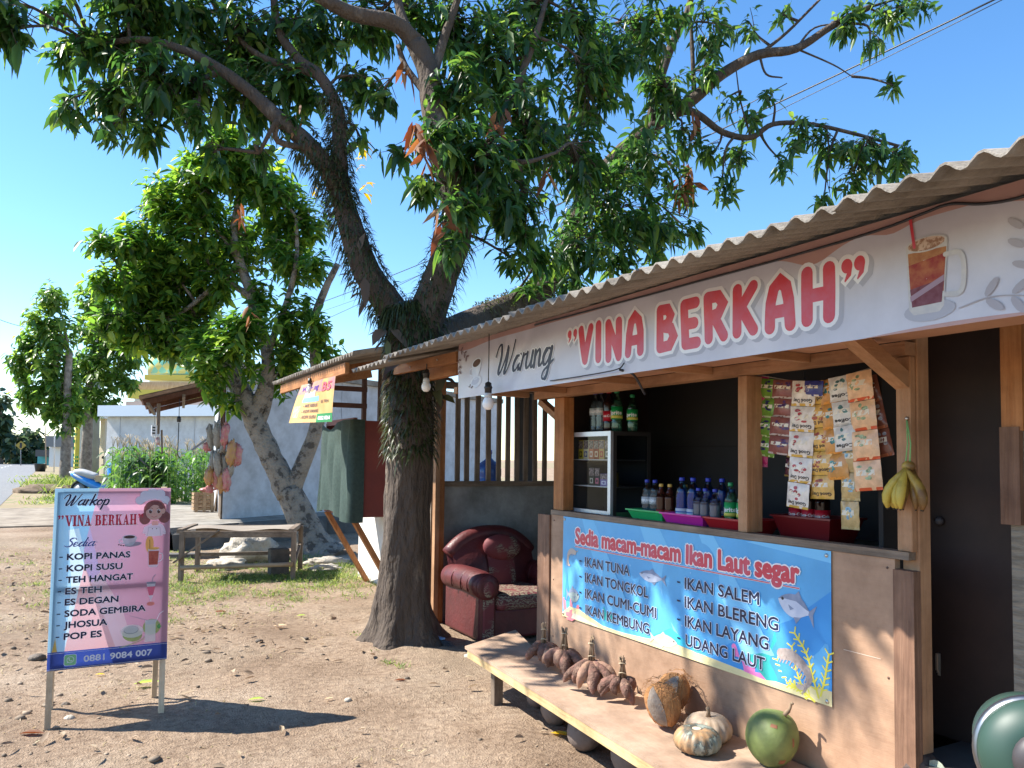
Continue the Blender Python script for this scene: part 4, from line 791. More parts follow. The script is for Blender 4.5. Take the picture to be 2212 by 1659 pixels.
for y, w, h, c, c2, l in ((3.965, .055, .11, (.05, .06, .05), (.6, .6, .5), 'black cigarette pack with a pale crest on the lower shelf'), (3.905, .05, .11, (.04, .04, .05), (.75, .2, .3), 'black cigarette pack with a pink mark on the lower shelf'), (3.835, .075, .075, (.22, .17, .4), (.75, .75, .85), 'squat purple cigarette pack on the lower shelf'), (3.755, .075, .085, (.7, .5, .08), (.35, .1, .05), 'squat golden cigarette pack at the right of the lower shelf')): pack(y, 1.3455, w, h, c, c2, l)

# ---- trays and bottles
def tray(x, y0, y1, c, label, gname='bottle trays on the counter', h=.075, dep=.2, z=1.157):
    m = mat('tray_' + label.split()[0], c, rough=.35); yc = (y0 + y1) / 2
    t = thing('tray', label, 'tray', (x + dep / 2, yc, z), gname); i = .03; w = .004
    def ring(dx, zz): return [(x + dx, y0 + dx, zz), (x + dep - dx, y0 + dx, zz), (x + dep - dx, y1 - dx, zz), (x + dx, y1 - dx, zz)]
    rings = [ring(i, z), ring(0, z + h), ring(-.008, z + h), ring(-.008, z + h - .008), ring(-.004, z + h - .008)]
    rings_in = [ring(w, z + h - .001), ring(i + w, z + .004)]
    mb = MB(); o = [ring(i, z), ring(.001, z + h - .01)]; seq = [ring(i, z), ring(.0, z + h - .008), ring(-.009, z + h - .008), ring(-.009, z + h), ring(.005, z + h), ring(i + .004, z + .004)]
    for r in seq: pass
    vs = sum(seq, []); fs = [(k * 4 + j, k * 4 + (j + 1) % 4, k * 4 + 4 + (j + 1) % 4, k * 4 + 4 + j) for k in range(5) for j in range(4)] + [(3, 2, 1, 0), (20, 21, 22, 23)]
    mb.add(vs, fs, m); mb.build('pan', t); return t
tray(2.70, 3.222, 3.52, (.03, .42, .12), 'green plastic tray beside the glass cabinet'); tray(2.69, 2.90, 3.215, (.62, .03, .32), 'magenta plastic tray in the middle of the counter'); tray(2.69, 2.585, 2.893, (.42, .015, .02), 'red plastic tray left of the window post'); tray(2.75, 2.2, 2.51, (.16, .008, .01), 'dark red plastic tray right of the window post', h=.11, dep=.22)
CLR = pane('clear_plastic', (.82, .86, .88), .05); CLB = pane('blue_plastic', (.25, .5, .8), .06); GRN = pane('green_plastic', (.55, .8, .6), .05); WTR = mat('water', (.18, .26, .3), rough=.1, alpha=.35)
TEAL = mat('tea_liquid', (.045, .012, .008), rough=.1); COLA = mat('cola_liquid', (.02, .008, .006), rough=.08); BLUW = mat('blue_liquid', (.03, .14, .38), rough=.1, alpha=.75)
CAPS = {k: mat('cap_' + k, c, rough=.35) for k, c in (('blue', (.02, .04, .4)), ('green', (.02, .28, .1)), ('red', (.55, .015, .03)), ('gold', (.6, .38, .08)), ('grey', (.2, .25, .2)))}
def bottle(kind, h=.24, r=.032):
    """built at the origin, then copied"""
    t = thing('drink_bottle', 'bottle', 'bottle'); K = {'water': (CLR, WTR, 'blue'), 'blue': (CLB, BLUW, 'blue'), 'tea': (TEAL, TEAL, 'gold'), 'lime': (GRN, WTR, 'green'), 'cola': (COLA, COLA, 'red'), 'milky': (CLR, mat('pale_drink', (.12, .14, .2), rough=.2), 'blue')}[kind]
    ribs = .0018 if kind in ('water', 'blue') else .0
    prof = [(r * .8, 0), (r, .008)]
    for i in range(14): z = .03 + .55 * h * i / 13; prof.append((r * (.96 if kind in ('cola', 'lime') and .3 < i / 13 < .6 else 1) + ribs * math.cos(i * PI), z))
    prof += [(r * .98, h * .68), (r * .75, h * .78), (r * .48, h * .86), (r * .36, h * .9), (r * .36, h * .93)]
    mb = MB(); mb.lathe(prof, (0, 0, 0), K[0], 18); mb.build('body', t)
    if K[1] is not K[0]: mb = MB(); mb.lathe([(a * .9, b * .86 + .004) for a, b in prof[:-2]], (0, 0, 0), K[1], 14); mb.build('drink', t)
    mb = MB(); mb.lathe([(r * .42, h * .925), (r * .44, h * .93), (r * .44, h * .985), (r * .4, h)], (0, 0, 0), CAPS[K[2]], 16); mb.build('cap', t)
    LB = {'water': (.42, .58, (.55, .58, .6)), 'blue': (.12, .36, (.6, .62, .7)), 'tea': (.1, .34, (.35, .03, .03)), 'lime': (.3, .6, (.01, .3, .08)), 'cola': (.26, .5, (.5, .01, .03)), 'milky': (.08, .3, (.04, .06, .25))}[kind]
    mb = MB(); lm = mat('label_' + kind, LB[2], rough=.4); mb.lathe([(r * 1.015, h * LB[0]), (r * 1.02, h * LB[1])], (0, 0, 0), lm, 18); lb = mb.build('label', t)
    txt = {'lime': 'Sprite', 'cola': 'Coca-Cola', 'water': 'AQUA', 'tea': 'Teh', 'blue': '', 'milky': ''}[kind]
    if txt:
        vs, fs, w = text_geo(txt, .03, .2 if kind == 'cola' else 0); k = min(h * (LB[1] - LB[0]) * .4 / .73, 2.4 * r / w); mb = MB(); zc = h * (LB[0] + LB[1]) / 2 - .3 * k
        mb.add([((r * 1.045) * math.cos(PI * 1.12 + (a - w / 2) * k / r), (r * 1.045) * math.sin(PI * 1.12 + (a - w / 2) * k / r), zc + b * k) for a, b in vs], fs, WHT); mb.build('lettering', lb)
    if kind in ('blue', 'lime'):
        mb = MB(); mb.lathe([(r * 1.03, h * (LB[0] + .02)), (r * 1.03, h * (LB[0] + .09))], (0, 0, 0), mat('label_spot', (.6, .55, .1)), 18); mb.build('stripe', lb)
    return t
proto = {}
def put(kind, x, y, z, label, h=.24, r=.032, group='drink bottles at the serving window'):
    key = (kind, h)
    if key not in proto: proto[key] = bottle(kind, h, r); o = proto[key]
    else: o = dup(proto[key])
    o.location = (x, y, z); o.rotation_euler = (0, 0, rnd.uniform(-.25, .25)); o['label'] = label; o['group'] = group
TZ = 1.162
for x, y in ((2.80, 3.47), (2.80, 3.40)): put('water', x, y, TZ, 'clear water bottle standing in the green tray', .235, .031)
for x, y in ((2.79, 3.335), (2.80, 3.275)): put('tea', x, y, TZ, 'dark tea bottle with gold cap standing in the green tray', .215, .028)
put('tea', 2.84, 3.195, TZ, 'dark tea bottle with gold cap peeping out behind the blue bottles', .215, .028)
for x, y in ((2.79, 3.165), (2.80, 3.09)): put('blue', x, y, TZ, 'tall blue bottle with pale label standing in the magenta tray', .255, .034)
for x, y in ((2.85, 3.03), (2.86, 2.94)): put('blue', x, y, TZ, 'tall blue bottle half hidden at the back of the magenta tray', .255, .034)
for x, y in ((2.76, 3.005), (2.75, 2.945)): put('milky', x, y, TZ, 'short clear bottle with navy label in the magenta tray', .205, .03)
put('milky', 2.74, 2.865, TZ, 'short clear bottle with navy label at the left of the red tray', .205, .03)
put('milky', 2.82, 2.83, TZ, 'short clear bottle with navy label behind the green labelled bottles', .205, .03)
for x, y in ((2.76, 2.78), (2.76, 2.70)): put('lime', x, y, TZ, 'bottle with green label and green cap in the red tray', .24, .031)
for x, y in ((2.86, 2.47), (2.85, 2.39), (2.84, 2.31)): put('cola', x, y, TZ + .02, 'dark cola bottle with red cap right of the window post', .23, .032)
ZC = 1.6755
for x, y in ((2.80, 3.99), (2.80, 3.93)): put('water', x, y, ZC, 'big clear water bottle on top of the glass cabinet', .262, .034, 'bottles on top of the cabinet')
put('cola', 2.81, 3.855, ZC, 'dark cola bottle with red label on top of the glass cabinet', .26, .036, 'bottles on top of the cabinet')
put('lime', 2.81, 3.775, ZC, 'green labelled bottle on top of the glass cabinet, beside the cola', .255, .035, 'bottles on top of the cabinet')
put('lime', 2.87, 3.70, ZC, 'green labelled bottle on the right edge of the cabinet top', .225, .033, 'bottles on top of the cabinet')
mb = MB()
for k in range(16): mb.ball((2.735 + rnd.uniform(-.015, .015), 2.625 + rnd.uniform(-.018, .018), 1.24 + .012 * k), .017, mat('cracker', (.4, .14, .05), (.55, .25, .08), scale=60, bump=.4), n=8, fn=lambda d: 1 + .3 * fbm(d, 3.))
tag(mb.build('snack_bag'), 'orange brown bag of crackers behind the window post', 'snack bag')

# ---- sachet strips
def sachet_strip(u0, v0, u1, v1, wpx, n, base, band, blob, label, x=2.7, txt=None, foil=False, ang=0.):
    """a hanging strip of n sachets from photo point (u0,v0) down to (u1,v1)"""
    a = W(u0, v0, x=x); b = W(u1, v1, x=x); w = 1.14 * (W(u0 - wpx / 2, v0, x=x) - W(u0 + wpx / 2, v0, x=x)).length; L = (b - a).length; h = L / n; dn = (b - a).normalized()
    t = thing('sachet_strip', label, 'sachet strip', a, 'sachet strips hanging in the window')
    MBs = mat('sachet_' + str(base), base, tuple(min(1, c * 1.25) for c in base), scale=30, rough=.22, lo=.4, hi=.6); mband = mat('sachet_band_' + str(band), band, rough=.3); mblob = mat('sachet_blob_' + str(blob), blob, tuple(c * .5 for c in blob), scale=70, rough=.3, lo=.45, hi=.6)
    r2 = random.Random(int(u0 * 7)); side = Vector((.25 * math.sin(ang), -1, 0)).normalized()
    for i in range(n):
        o = a + dn * (h * (i + 1)); up = -dn; sd = (side - up * side.dot(up)).normalized(); tw = r2.uniform(-.08, .08)
        sd = (Matrix.Rotation(tw, 3, up) @ sd)
        o = o - sd * w / 2 + Vector((r2.uniform(-.004, .004), r2.uniform(-.003, .003), 0)); nn = sd.cross(up); ph = r2.uniform(0, 6)
        puff = lambda u, v, w=w, h=h, ph=ph: .013 * max(0, math.sin(PI * u / w)) ** .6 * max(0, math.sin(PI * v / h)) ** .7 + .002 * math.sin(u * 160 + ph) * math.sin(v * 130 + ph)
        pn = Panel(o, sd, up, lambda u, v: puff(min(max(u, 0), w), min(max(v, 0), h)))
        mb = MB(); mb.grid(lambda p, q: pn.P(p * w, q * h * .985), 10, 10, MBs); mb.grid(lambda p, q: pn.o + pn.u * (1 - p) * w + pn.v * q * h * .985 - pn.n * (.012 * max(0, math.sin(PI * p)) ** .6 * max(0, math.sin(PI * min(1, q))) ** .7 + .0004), 6, 6, MBs); s = mb.build('sachet', t)
        pn.start(); g = lambda u0_, v0_, u1_, v1_, m, l: [pn.rect(w * (u0_ + (u1_ - u0_) * k / 5), h * v0_, w * (u0_ + (u1_ - u0_) * (k + 1) / 5), h * v1_, m, l) for k in range(5)]
        g(0, .0, 1, .1, mband, 1.5); g(.12, .5, .8, .68, mat('sachet_pale', (.75, .68, .55), rough=.3), 1.6)
        for k in range(5): pn.ell(w * r2.uniform(.25, .75), h * r2.uniform(.35, .85), w * r2.uniform(.05, .13), h * r2.uniform(.04, .08), mblob, n=9, l=2 + .2 * k)
        if txt: pn.mb.add([pn.P(w * .92 - q[0] * w * .8 / text_geo(txt, .03, 0)[2], h * .27 - q[1] * h * .2, 3.6) for q in text_geo(txt, .03, 0)[0]], text_geo(txt, .03, 0)[1], mband if sum(band) < .9 else BLK)
        pn.end('print', s)
    return t
GO, CRM = (.62, .38, .07), (.6, .38, .2)
sachet_strip(1643, 812, 1638, 1008, 30, 3, (.42, .03, .12), (.5, .1, .2), (.5, .3, .35), 'pink sachet strip at the far left, against the window post', x=2.71)
sachet_strip(1662, 818, 1646, 985, 42, 4, (.14, .27, .04), (.5, .6, .3), (.02, .02, .12), 'green sachet strip next to the window post', x=2.70)
sachet_strip(1697, 820, 1684, 982, 44, 4, (.22, .08, .07), (.5, .42, .4), (.08, .03, .15), 'brown chocolate sachet strip second from the window post', x=2.69)
sachet_strip(1722, 824, 1706, 1030, 18, 5, (.07, .02, .03), (.3, .2, .05), (.3, .1, .02), 'narrow dark maroon sachet strip behind the white and yellow one', x=2.72)
sachet_strip(1738, 822, 1722, 1098, 44, 5, (.66, .6, .54), GO, (.45, .05, .06), 'white and yellow sachet strip, longest of the left group', x=2.675, txt='Good Day')
sachet_strip(1768, 822, 1776, 1078, 46, 5, (.6, .36, .1), GO, (.4, .08, .04), 'golden yellow sachet strip with cream patches in the middle', x=2.69, txt='Good Day')
sachet_strip(1760, 822, 1758, 856, 36, 1, (.03, .04, .2), (.7, .7, .72), (.3, .3, .5), 'single navy and white sachet clipped over the golden strip', x=2.665)
sachet_strip(1792, 818, 1812, 1036, 40, 4, (.52, .25, .07), (.7, .28, .04), (.06, .28, .28), 'orange brown sachet strip with teal dots', x=2.685)
sachet_strip(1815, 812, 1830, 974, 42, 3, (.6, .58, .55), (.55, .52, .48), (.1, .25, .25), 'silver white sachet strip overlapping the orange brown one', x=2.67, txt='Coffee')
sachet_strip(1832, 960, 1838, 1144, 36, 3, (.48, .33, .14), (.55, .42, .2), (.3, .5, .6), 'tan sachet strip hanging lowest of all', x=2.69)
sachet_strip(1856, 802, 1880, 1060, 50, 4, (.68, .42, .24), (.6, .08, .02), (.35, .45, .25), 'wide cream and orange sachet strip right of the silver one', x=2.66)
sachet_strip(1876, 812, 1914, 986, 26, 3, (.2, .07, .045), (.4, .12, .05), (.35, .32, .32), 'dark brown sachet strip turned sideways at the far right', x=2.70, ang=1.)
mb = MB(); mb.tube(smooth_path([W(1625, 808, x=2.7), W(1740, 826, x=2.69), W(1800, 818, x=2.68), W(1880, 795, x=2.67)], 4), .002, mat('twine', (.4, .35, .28)), n=5); tag(mb.build('hanging_string'), 'thin string across the window that carries the sachet strips', 'string')

# ---- bananas
ban = thing('banana_bunch', 'bunch of ripe spotted bananas hanging on the right stall post', 'bananas', (2.58, 1.72, 1.62))
YB = mat('banana_peel', (.5, .38, .06), (.2, .12, .025), scale=14, rough=.5, lo=.5, hi=.75); YD = mat('banana_dark', (.16, .08, .02), (.42, .28, .05), scale=9, rough=.5, lo=.45, hi=.6)
cr = Vector((2.57, 1.725, 1.475))
for i in range(9):
    a = (-1.3, -.9, -.45, -.05, .3, .65, 1.0, 1.35, .1)[i]; back = .02 * (i % 3); out = Vector((-.35 - .1 * (i % 2), math.sin(a) * -.8, 0)).normalized()
    out = Vector((-.55 * math.cos(a), math.sin(a), 0)); pts = []
    for k in range(7):
        s_ = k / 6; pts.append(cr + Vector((back, 0, 0)) + out * (.075 * math.sin(s_ * 1.9) * (1 + .1 * (i % 3))) + Vector((-.01, -.0, .012 - .155 * s_ + .012 * s_ * s_)))
    mb = MB(); mb.tube(pts, [.007, .012, .017, .0185, .0175, .013, .005], YD if i in (0, 1, 2, 8) else YB, n=7); mb.tube([pts[-1], pts[-1] + (pts[-1] - pts[-2]) * .25], [.005, .003], mat('banana_tip', (.03, .02, .01)), n=6); mb.build('banana', ban)
mb = MB(); mb.ball(cr + Vector((.005, 0, .02)), (.02, .025, .02), YD, n=10); mb.build('stem', ban)
mb = MB()
for s_ in (-1, 1): mb.tube([cr + Vector((0, .008 * s_, .025)), cr + Vector((.01, .006 * s_, .1)), Vector((2.598, 1.745, 1.665))], .0025, mat('green_string', (.2, .45, .15)), n=5)
mb.build('string', ban); mb = MB(); mb.ball((2.598, 1.745, 1.668), .007, NAIL, n=8); mb.build('hook', ban)
kb = thing('key_bunch', 'small bunch of keys hanging beside the right stall post', 'keys', (2.72, 1.72, .83)); KM = mat('key_metal', (.6, .6, .58), metal=1, rough=.3)
for k in range(3): mb = MB(); mb.box((2.715 + .006 * k, 1.714, .76 - .01 * k), (2.718 + .006 * k, 1.724, .82), KM); mb.build('key', kb)

# ---- low bench of the stall
BTOP = mat('bench_top', (.5, .35, .25), (.42, .28, .19), scale=7, rough=.7, bump=.12, bscale=60, stretch=(1, .3, 1), lo=.3, hi=.7, stain=.38); BEDGE = wood('bench_edge', (.6, .42, .2), (.68, .5, .27), 'y')
bench = thing('display_bench', 'low plank bench along the stall front laden with produce', 'bench', (2.35, 3.2, 0))
out = [(2.205, 4.59), (2.045, 2.30), (2.03, 1.0), (2.584, 1.0), (2.584, 4.34), (2.74, 4.87)]
mb = MB(); n = len(out); mb.add([(x, y, .28) for x, y in out] + [(x, y, .262) for x, y in out], [list(range(n - 1, -1, -1)), list(range(n, 2 * n))] + [(i, (i + 1) % n, n + (i + 1) % n, n + i) for i in range(n)], BTOP); mb.build('top', bench)
mb = MB(); mb.beam((2.216, 4.55, .247), (2.058, 2.3, .247), .022, .062, BEDGE); mb.beam((2.058, 2.3, .247), (2.043, 1.05, .247), .022, .062, BEDGE); mb.build('edge_rail', bench)
for x, y in ((2.27, 4.26), (2.12, 2.35), (2.52, 4.2), (2.52, 2.2), (2.13, 1.3)):
    mb = MB(); mb.box((x - .03, y - .025, -.02), (x + .03, y + .025, .26), GREYZ); mb.build('leg', bench)

# ---- produce on it
YAM = mat('yam_skin', (.27, .13, .095), (.34, .2, .14), scale=18, rough=.85, bump=.6, bscale=60, c3=(.13, .07, .05), stain=.3); YAM2 = mat('yam_skin_tan', (.36, .22, .14), (.27, .14, .1), scale=15, rough=.8, bump=.35, bscale=45); STM = mat('dry_stem', (.3, .21, .13), (.2, .13, .08), scale=40, rough=.9)
def yams(x, y, s, n, label, seed):
    n += 3
    t = thing('sweet_potato_bunch', label, 'sweet potatoes', (x, y, .281), 'sweet potato bunches on the bench'); r2 = random.Random(seed); top = Vector((x, y, .281 + .14 * s))
    for i in range(n):
        a = 2 * PI * i / n + r2.uniform(-.5, .5); L = s * r2.uniform(.105, .15); fat = s * r2.uniform(.019, .031); spread = s * (r2.uniform(.08, .125) if i % 3 else r2.uniform(.03, .07))
        end = Vector((x + math.cos(a) * spread, y + math.sin(a) * spread * 1.15, .281 + fat * .6 + r2.uniform(0, .035))); st = top + Vector((math.cos(a) * .015, math.sin(a) * .015, -.01)); mid = (st + end) / 2 + Vector((math.cos(a + r2.uniform(-.9, .9)), math.sin(a + r2.uniform(-.9, .9)), r2.uniform(-.2, .5))) * .026 * s
        pts = smooth_path([st, mid, end], 5); k = len(pts); rad = [fat * (.16 + .95 * math.sin(PI * min(1, .06 + .93 * (q / (k - 1)) ** .8)) ** .75) * (.25 if q == k - 1 else 1) for q in range(k)]
        mb = MB(); mb.tube(pts, rad, YAM2 if r2.random() < .35 else YAM, n=10, fn=lambda p, q, u, i=i: 1 + .28 * fbm(p * 22 + q * .8 + Vector((i, 0, 0)), 1.)); mb.build('tuber', t)
    mb = MB(); hgt = .10 * s
    for i in range(14):
        a = r2.uniform(0, 6.28); r = r2.uniform(.004, .016); mb.tube([top + Vector((r * 1.6 * math.cos(a), r * 1.6 * math.sin(a), -.02)), top + Vector((r * .7 * math.cos(a), r * .7 * math.sin(a), hgt * .6)), top + Vector((r * 1.2 * math.cos(a + .4), r * 1.2 * math.sin(a + .4), hgt * r2.uniform(.85, 1.15)))], .0042, STM, n=5)
    for z in (.02, hgt * .75): mb.tube([top + Vector((.017 * math.cos(q), .017 * math.sin(q), z + .004 * math.sin(q * 2))) for q in np.linspace(0, 6.28, 12)], .003, mat('tie_string', (.45, .36, .24)), n=4)
    mb.build('stem_bundle', t)
yams(2.405, 3.93, 1.02, 7, 'reddish sweet potato bunch farthest left on the bench', 3); yams(2.40, 3.70, 1.12, 8, 'brown sweet potato bunch with a thick tied stem, second from the left', 5); yams(2.39, 3.42, 1.15, 9, 'pale brown sweet potato bunch with the tallest stem bundle', 8); yams(2.42, 3.19, .9, 7, 'small sweet potato bunch touching the husked coconuts', 12)
HUSK = mat('coconut_husk', (.52, .25, .09), (.36, .16, .06), scale=40, rough=.95, bump=.9, bscale=90, stretch=(1, 1, .3)); SHL = mat('husk_pale', (.34, .28, .23), (.2, .155, .12), scale=14, rough=.9, bump=.4, stain=.3)
def husked(c, tilt, label, seed):
    c = Vector(c); t = thing('husked_coconut', label, 'coconut', c - Vector((0, 0, .085)), 'husked coconuts on the bench'); r2 = random.Random(seed); rot = Matrix.Rotation(tilt[0], 3, 'X') @ Matrix.Rotation(tilt[1], 3, 'Y')
    sh = lambda d: (1 - .18 * abs(d.z) ** 3) * (1 + .04 * math.cos(3 * math.atan2(d.y, d.x)) + .05 * fbm(d, 3.))
    mb = MB(); mb.ball(c, (.078, .078, .118), HUSK, n=28, fn=sh, rot=rot); mb.build('husk', t)
    mb = MB()                                                         # smooth pale strip left by the knife
    def strip(u, v): th = PI * (.12 + .72 * v); ph = PI * 1.12 + (u - .5) * 1.05 * math.sin(PI * (.1 + .85 * v)); d = Vector((math.sin(th) * math.cos(ph), math.sin(th) * math.sin(ph), math.cos(th))); return c + rot @ (Vector((d.x * .0795, d.y * .0795, d.z * .1195)) * sh(d) * 1.006)
    mb.grid(strip, 6, 12, SHL); mb.build('bare_strip', t); mb = MB()
    for i in range(150):
        th = r2.uniform(.25, 2.8); ph = r2.uniform(-2.4, 2.4); d = Vector((math.sin(th) * math.cos(ph), math.sin(th) * math.sin(ph), math.cos(th))); p = c + rot @ Vector((d.x * .08, d.y * .08, d.z * .12)); tg = rot @ d.orthogonal(); tg = Matrix.Rotation(r2.uniform(0, 6.28), 3, rot @ d) @ tg; L = r2.uniform(.012, .035); nn = rot @ d
        mb.tube([p, p + tg * L * .5 + nn * L * .22, p + tg * L + nn * L * r2.uniform(-.15, .4)], .0009, HUSK, n=3, cap=False)
    mb.build('husk_fibres', t)
husked((2.35, 2.79, .39), (-.25, -.3), 'front husked coconut with a bare pale strip', 4); husked((2.50, 2.90, .39), (.3, .25), 'rear husked coconut leaning against the plywood', 9)
def pumpkin(c, r, hgt, m, label, ns, stem):
    c = Vector(c); t = thing('pumpkin', label, 'pumpkin', c, 'pumpkins on the bench'); n = 72
    prof = [(.15, .93), (.4, 1.), (.7, .93), (.92, .72), (1., .48), (.94, .24), (.72, .07), (.4, 0), (.1, .03)][::-1]; pp = smooth_path(prof, 3)
    mb = MB(); mb.lathe([(a * r, b * hgt) for a, b in pp], c, m, n, fn=lambda a, u: 1 - .075 * abs(math.cos(a * ns / 2)) ** 6 * min(1, 4 * u * (1 - u) + .35)); mb.build('body', t)
    mb = MB()
    if stem: mb.tube([c + Vector((0, 0, hgt * .9)), c + Vector((.004, 0, hgt * 1.12)), c + Vector((-.006, -.004, hgt * 1.3))], [.012, .008, .009], STM, n=7)
    else: mb.lathe([(.02, hgt * .935), (.021, hgt * .955), (.012, hgt * .965), (.004, hgt * .95)], c, mat('pale_scar', (.6, .5, .36)), 14)
    mb.build('stem', t)
P1 = mat('pumpkin_green', (.4, .23, .11), (.05, .075, .07), scale=6, rough=.5, lo=.40, hi=.52, c3=(.22, .24, .2), detail=8); P2 = mat('pumpkin_pale', (.4, .27, .16), (.28, .21, .14), scale=5, rough=.6, c3=(.42, .33, .25), detail=8)
pumpkin((2.30, 2.51, .281), .1, .1, P1, 'orange and dark green ribbed pumpkin nearest the bench edge', 17, False); pumpkin((2.43, 2.585, .281), .105, .11, P2, 'pale beige ribbed pumpkin with a stalk behind the greenish one', 15, True)
gc = Vector((2.475, 2.262, .281)); t = thing('green_coconut', 'large young green coconut with brown cuts by the plywood wall', 'coconut', gc)
GC = mat('coconut_green', (.2, .26, .07), (.33, .34, .12), scale=6, rough=.6, c3=(.13, .16, .05), detail=10, stain=.25, bump=.1, bscale=40); mb = MB()
rot = Matrix.Rotation(.25, 3, 'X'); gs = lambda d: (1 + .05 * math.cos(3 * math.atan2(d.y, d.x) + .4) * (1 - d.z * d.z) - .06 * max(0, d.z) ** 8) * (1 + .015 * fbm(d, 2.)); mb.ball(gc + Vector((0, 0, .108)), (.104, .104, .115), GC, n=40, fn=gs, rot=rot); mb.build('body', t)
BRN = mat('husk_cut', (.18, .07, .03), (.3, .12, .06), scale=60); cc = gc + Vector((0, 0, .108))
def patch(th, ph, a, b, nm):
    mb = MB()
    def g(u, v):
        A, B = th + a * (v - .5) * (1 - .0 * u), ph + b * (u - .5); d = Vector((math.sin(A) * math.cos(B), math.sin(A) * math.sin(B), math.cos(A))); return cc + rot @ (Vector((d.x * .104, d.y * .104, d.z * .115)) * gs(d) * 1.008)
    mb.grid(g, 5, 5, BRN); mb.build(nm, t)
patch(.75, 3.75, .13, .36, 'cut'); patch(1.25, 4.75, .3, .12, 'cut'); patch(1.95, 4.35, .2, .26, 'cut')
mb = MB(); mb.tube(smooth_path([cc + rot @ Vector((.015, -.02, .108)), cc + Vector((.03, -.06, .125)), cc + Vector((.035, -.065, .15)), cc + Vector((.02, -.085, .155))], 4), [.009] * 4 + [.006] * 4 + [.005] * 5, STM, n=7); mb.build('stalk', t)
OLD = mat('old_coconut', (.16, .12, .1), (.09, .06, .055), scale=9, rough=.75, bump=.3, bscale=30, c3=(.2, .15, .125))
for i, (x, y, r, l) in enumerate(((2.40, 3.78, .088, 'brown old coconut with a pale patch under the bench, farthest left'), (2.33, 3.38, .098, 'large dark old coconut under the middle of the bench'), (2.34, 3.0, .1, 'large dark old coconut under the bench below the front husked coconut'), (2.46, 2.7, .09, 'dark old coconut deepest in the shade under the bench'), (2.45, 4.08, .06, 'small dark old coconut beside the left bench leg'))):
    t = thing('old_coconut', l, 'coconut', (x, y, 0), 'old coconuts under the bench'); mb = MB(); mb.ball((x, y, r * .93), (r, r * 1.02, r * 1.05), OLD, n=24, fn=lambda d: 1 + .03 * math.cos(3 * math.atan2(d.y, d.x) + i) + .02 * fbm(d, 2.), rot=Matrix.Rotation(.5 + i, 3, 'X')); mb.build('shell', t)

# ---- armchair (front towards -Y, local origin at front-left floor)
MAR = mat('maroon_leather', (.13, .022, .024), (.085, .016, .018), scale=5, rough=.47, bump=.2, bscale=35, coat=.0, stain=.3)
def damask():
    m = bpy.data.materials.new('damask_fabric'); m.use_nodes = True; nt = m.node_tree; N = nt.nodes; L = nt.links; b = N['Principled BSDF']; b.inputs['Roughness'].default_value = .7
    tc = N.new('ShaderNodeTexCoord'); wv = N.new('ShaderNodeTexWave'); wv.wave_type = 'RINGS'; wv.inputs['Scale'].default_value = 11; wv.inputs['Distortion'].default_value = 12; wv.inputs['Detail'].default_value = 3; wv.inputs['Detail Scale'].default_value = 2.2
    L.new(tc.outputs['Object'], wv.inputs['Vector']); n2 = N.new('ShaderNodeTexNoise'); n2.inputs['Scale'].default_value = 4; L.new(tc.outputs['Object'], n2.inputs['Vector'])
    r = N.new('ShaderNodeValToRGB'); e = r.color_ramp.elements; e[0].color = (.11, .025, .03, 1); e[0].position = .3; e[1].color = (.24, .2, .14, 1); e[1].position = .7; x = e.new(.5); x.color = (.09, .075, .07, 1); L.new(wv.outputs[0], r.inputs[0])
    r2 = N.new('ShaderNodeValToRGB'); e = r2.color_ramp.elements; e[0].position = .46; e[1].position = .54; L.new(n2.outputs[0], r2.inputs[0]); mx = N.new('ShaderNodeMixRGB'); L.new(r2.outputs[0], mx.inputs[0]); L.new(r.outputs[0], mx.inputs[1]); mx.inputs[2].default_value = (.16, .03, .035, 1); L.new(mx.outputs[0], b.inputs['Base Color']); return m
DAM = damask()
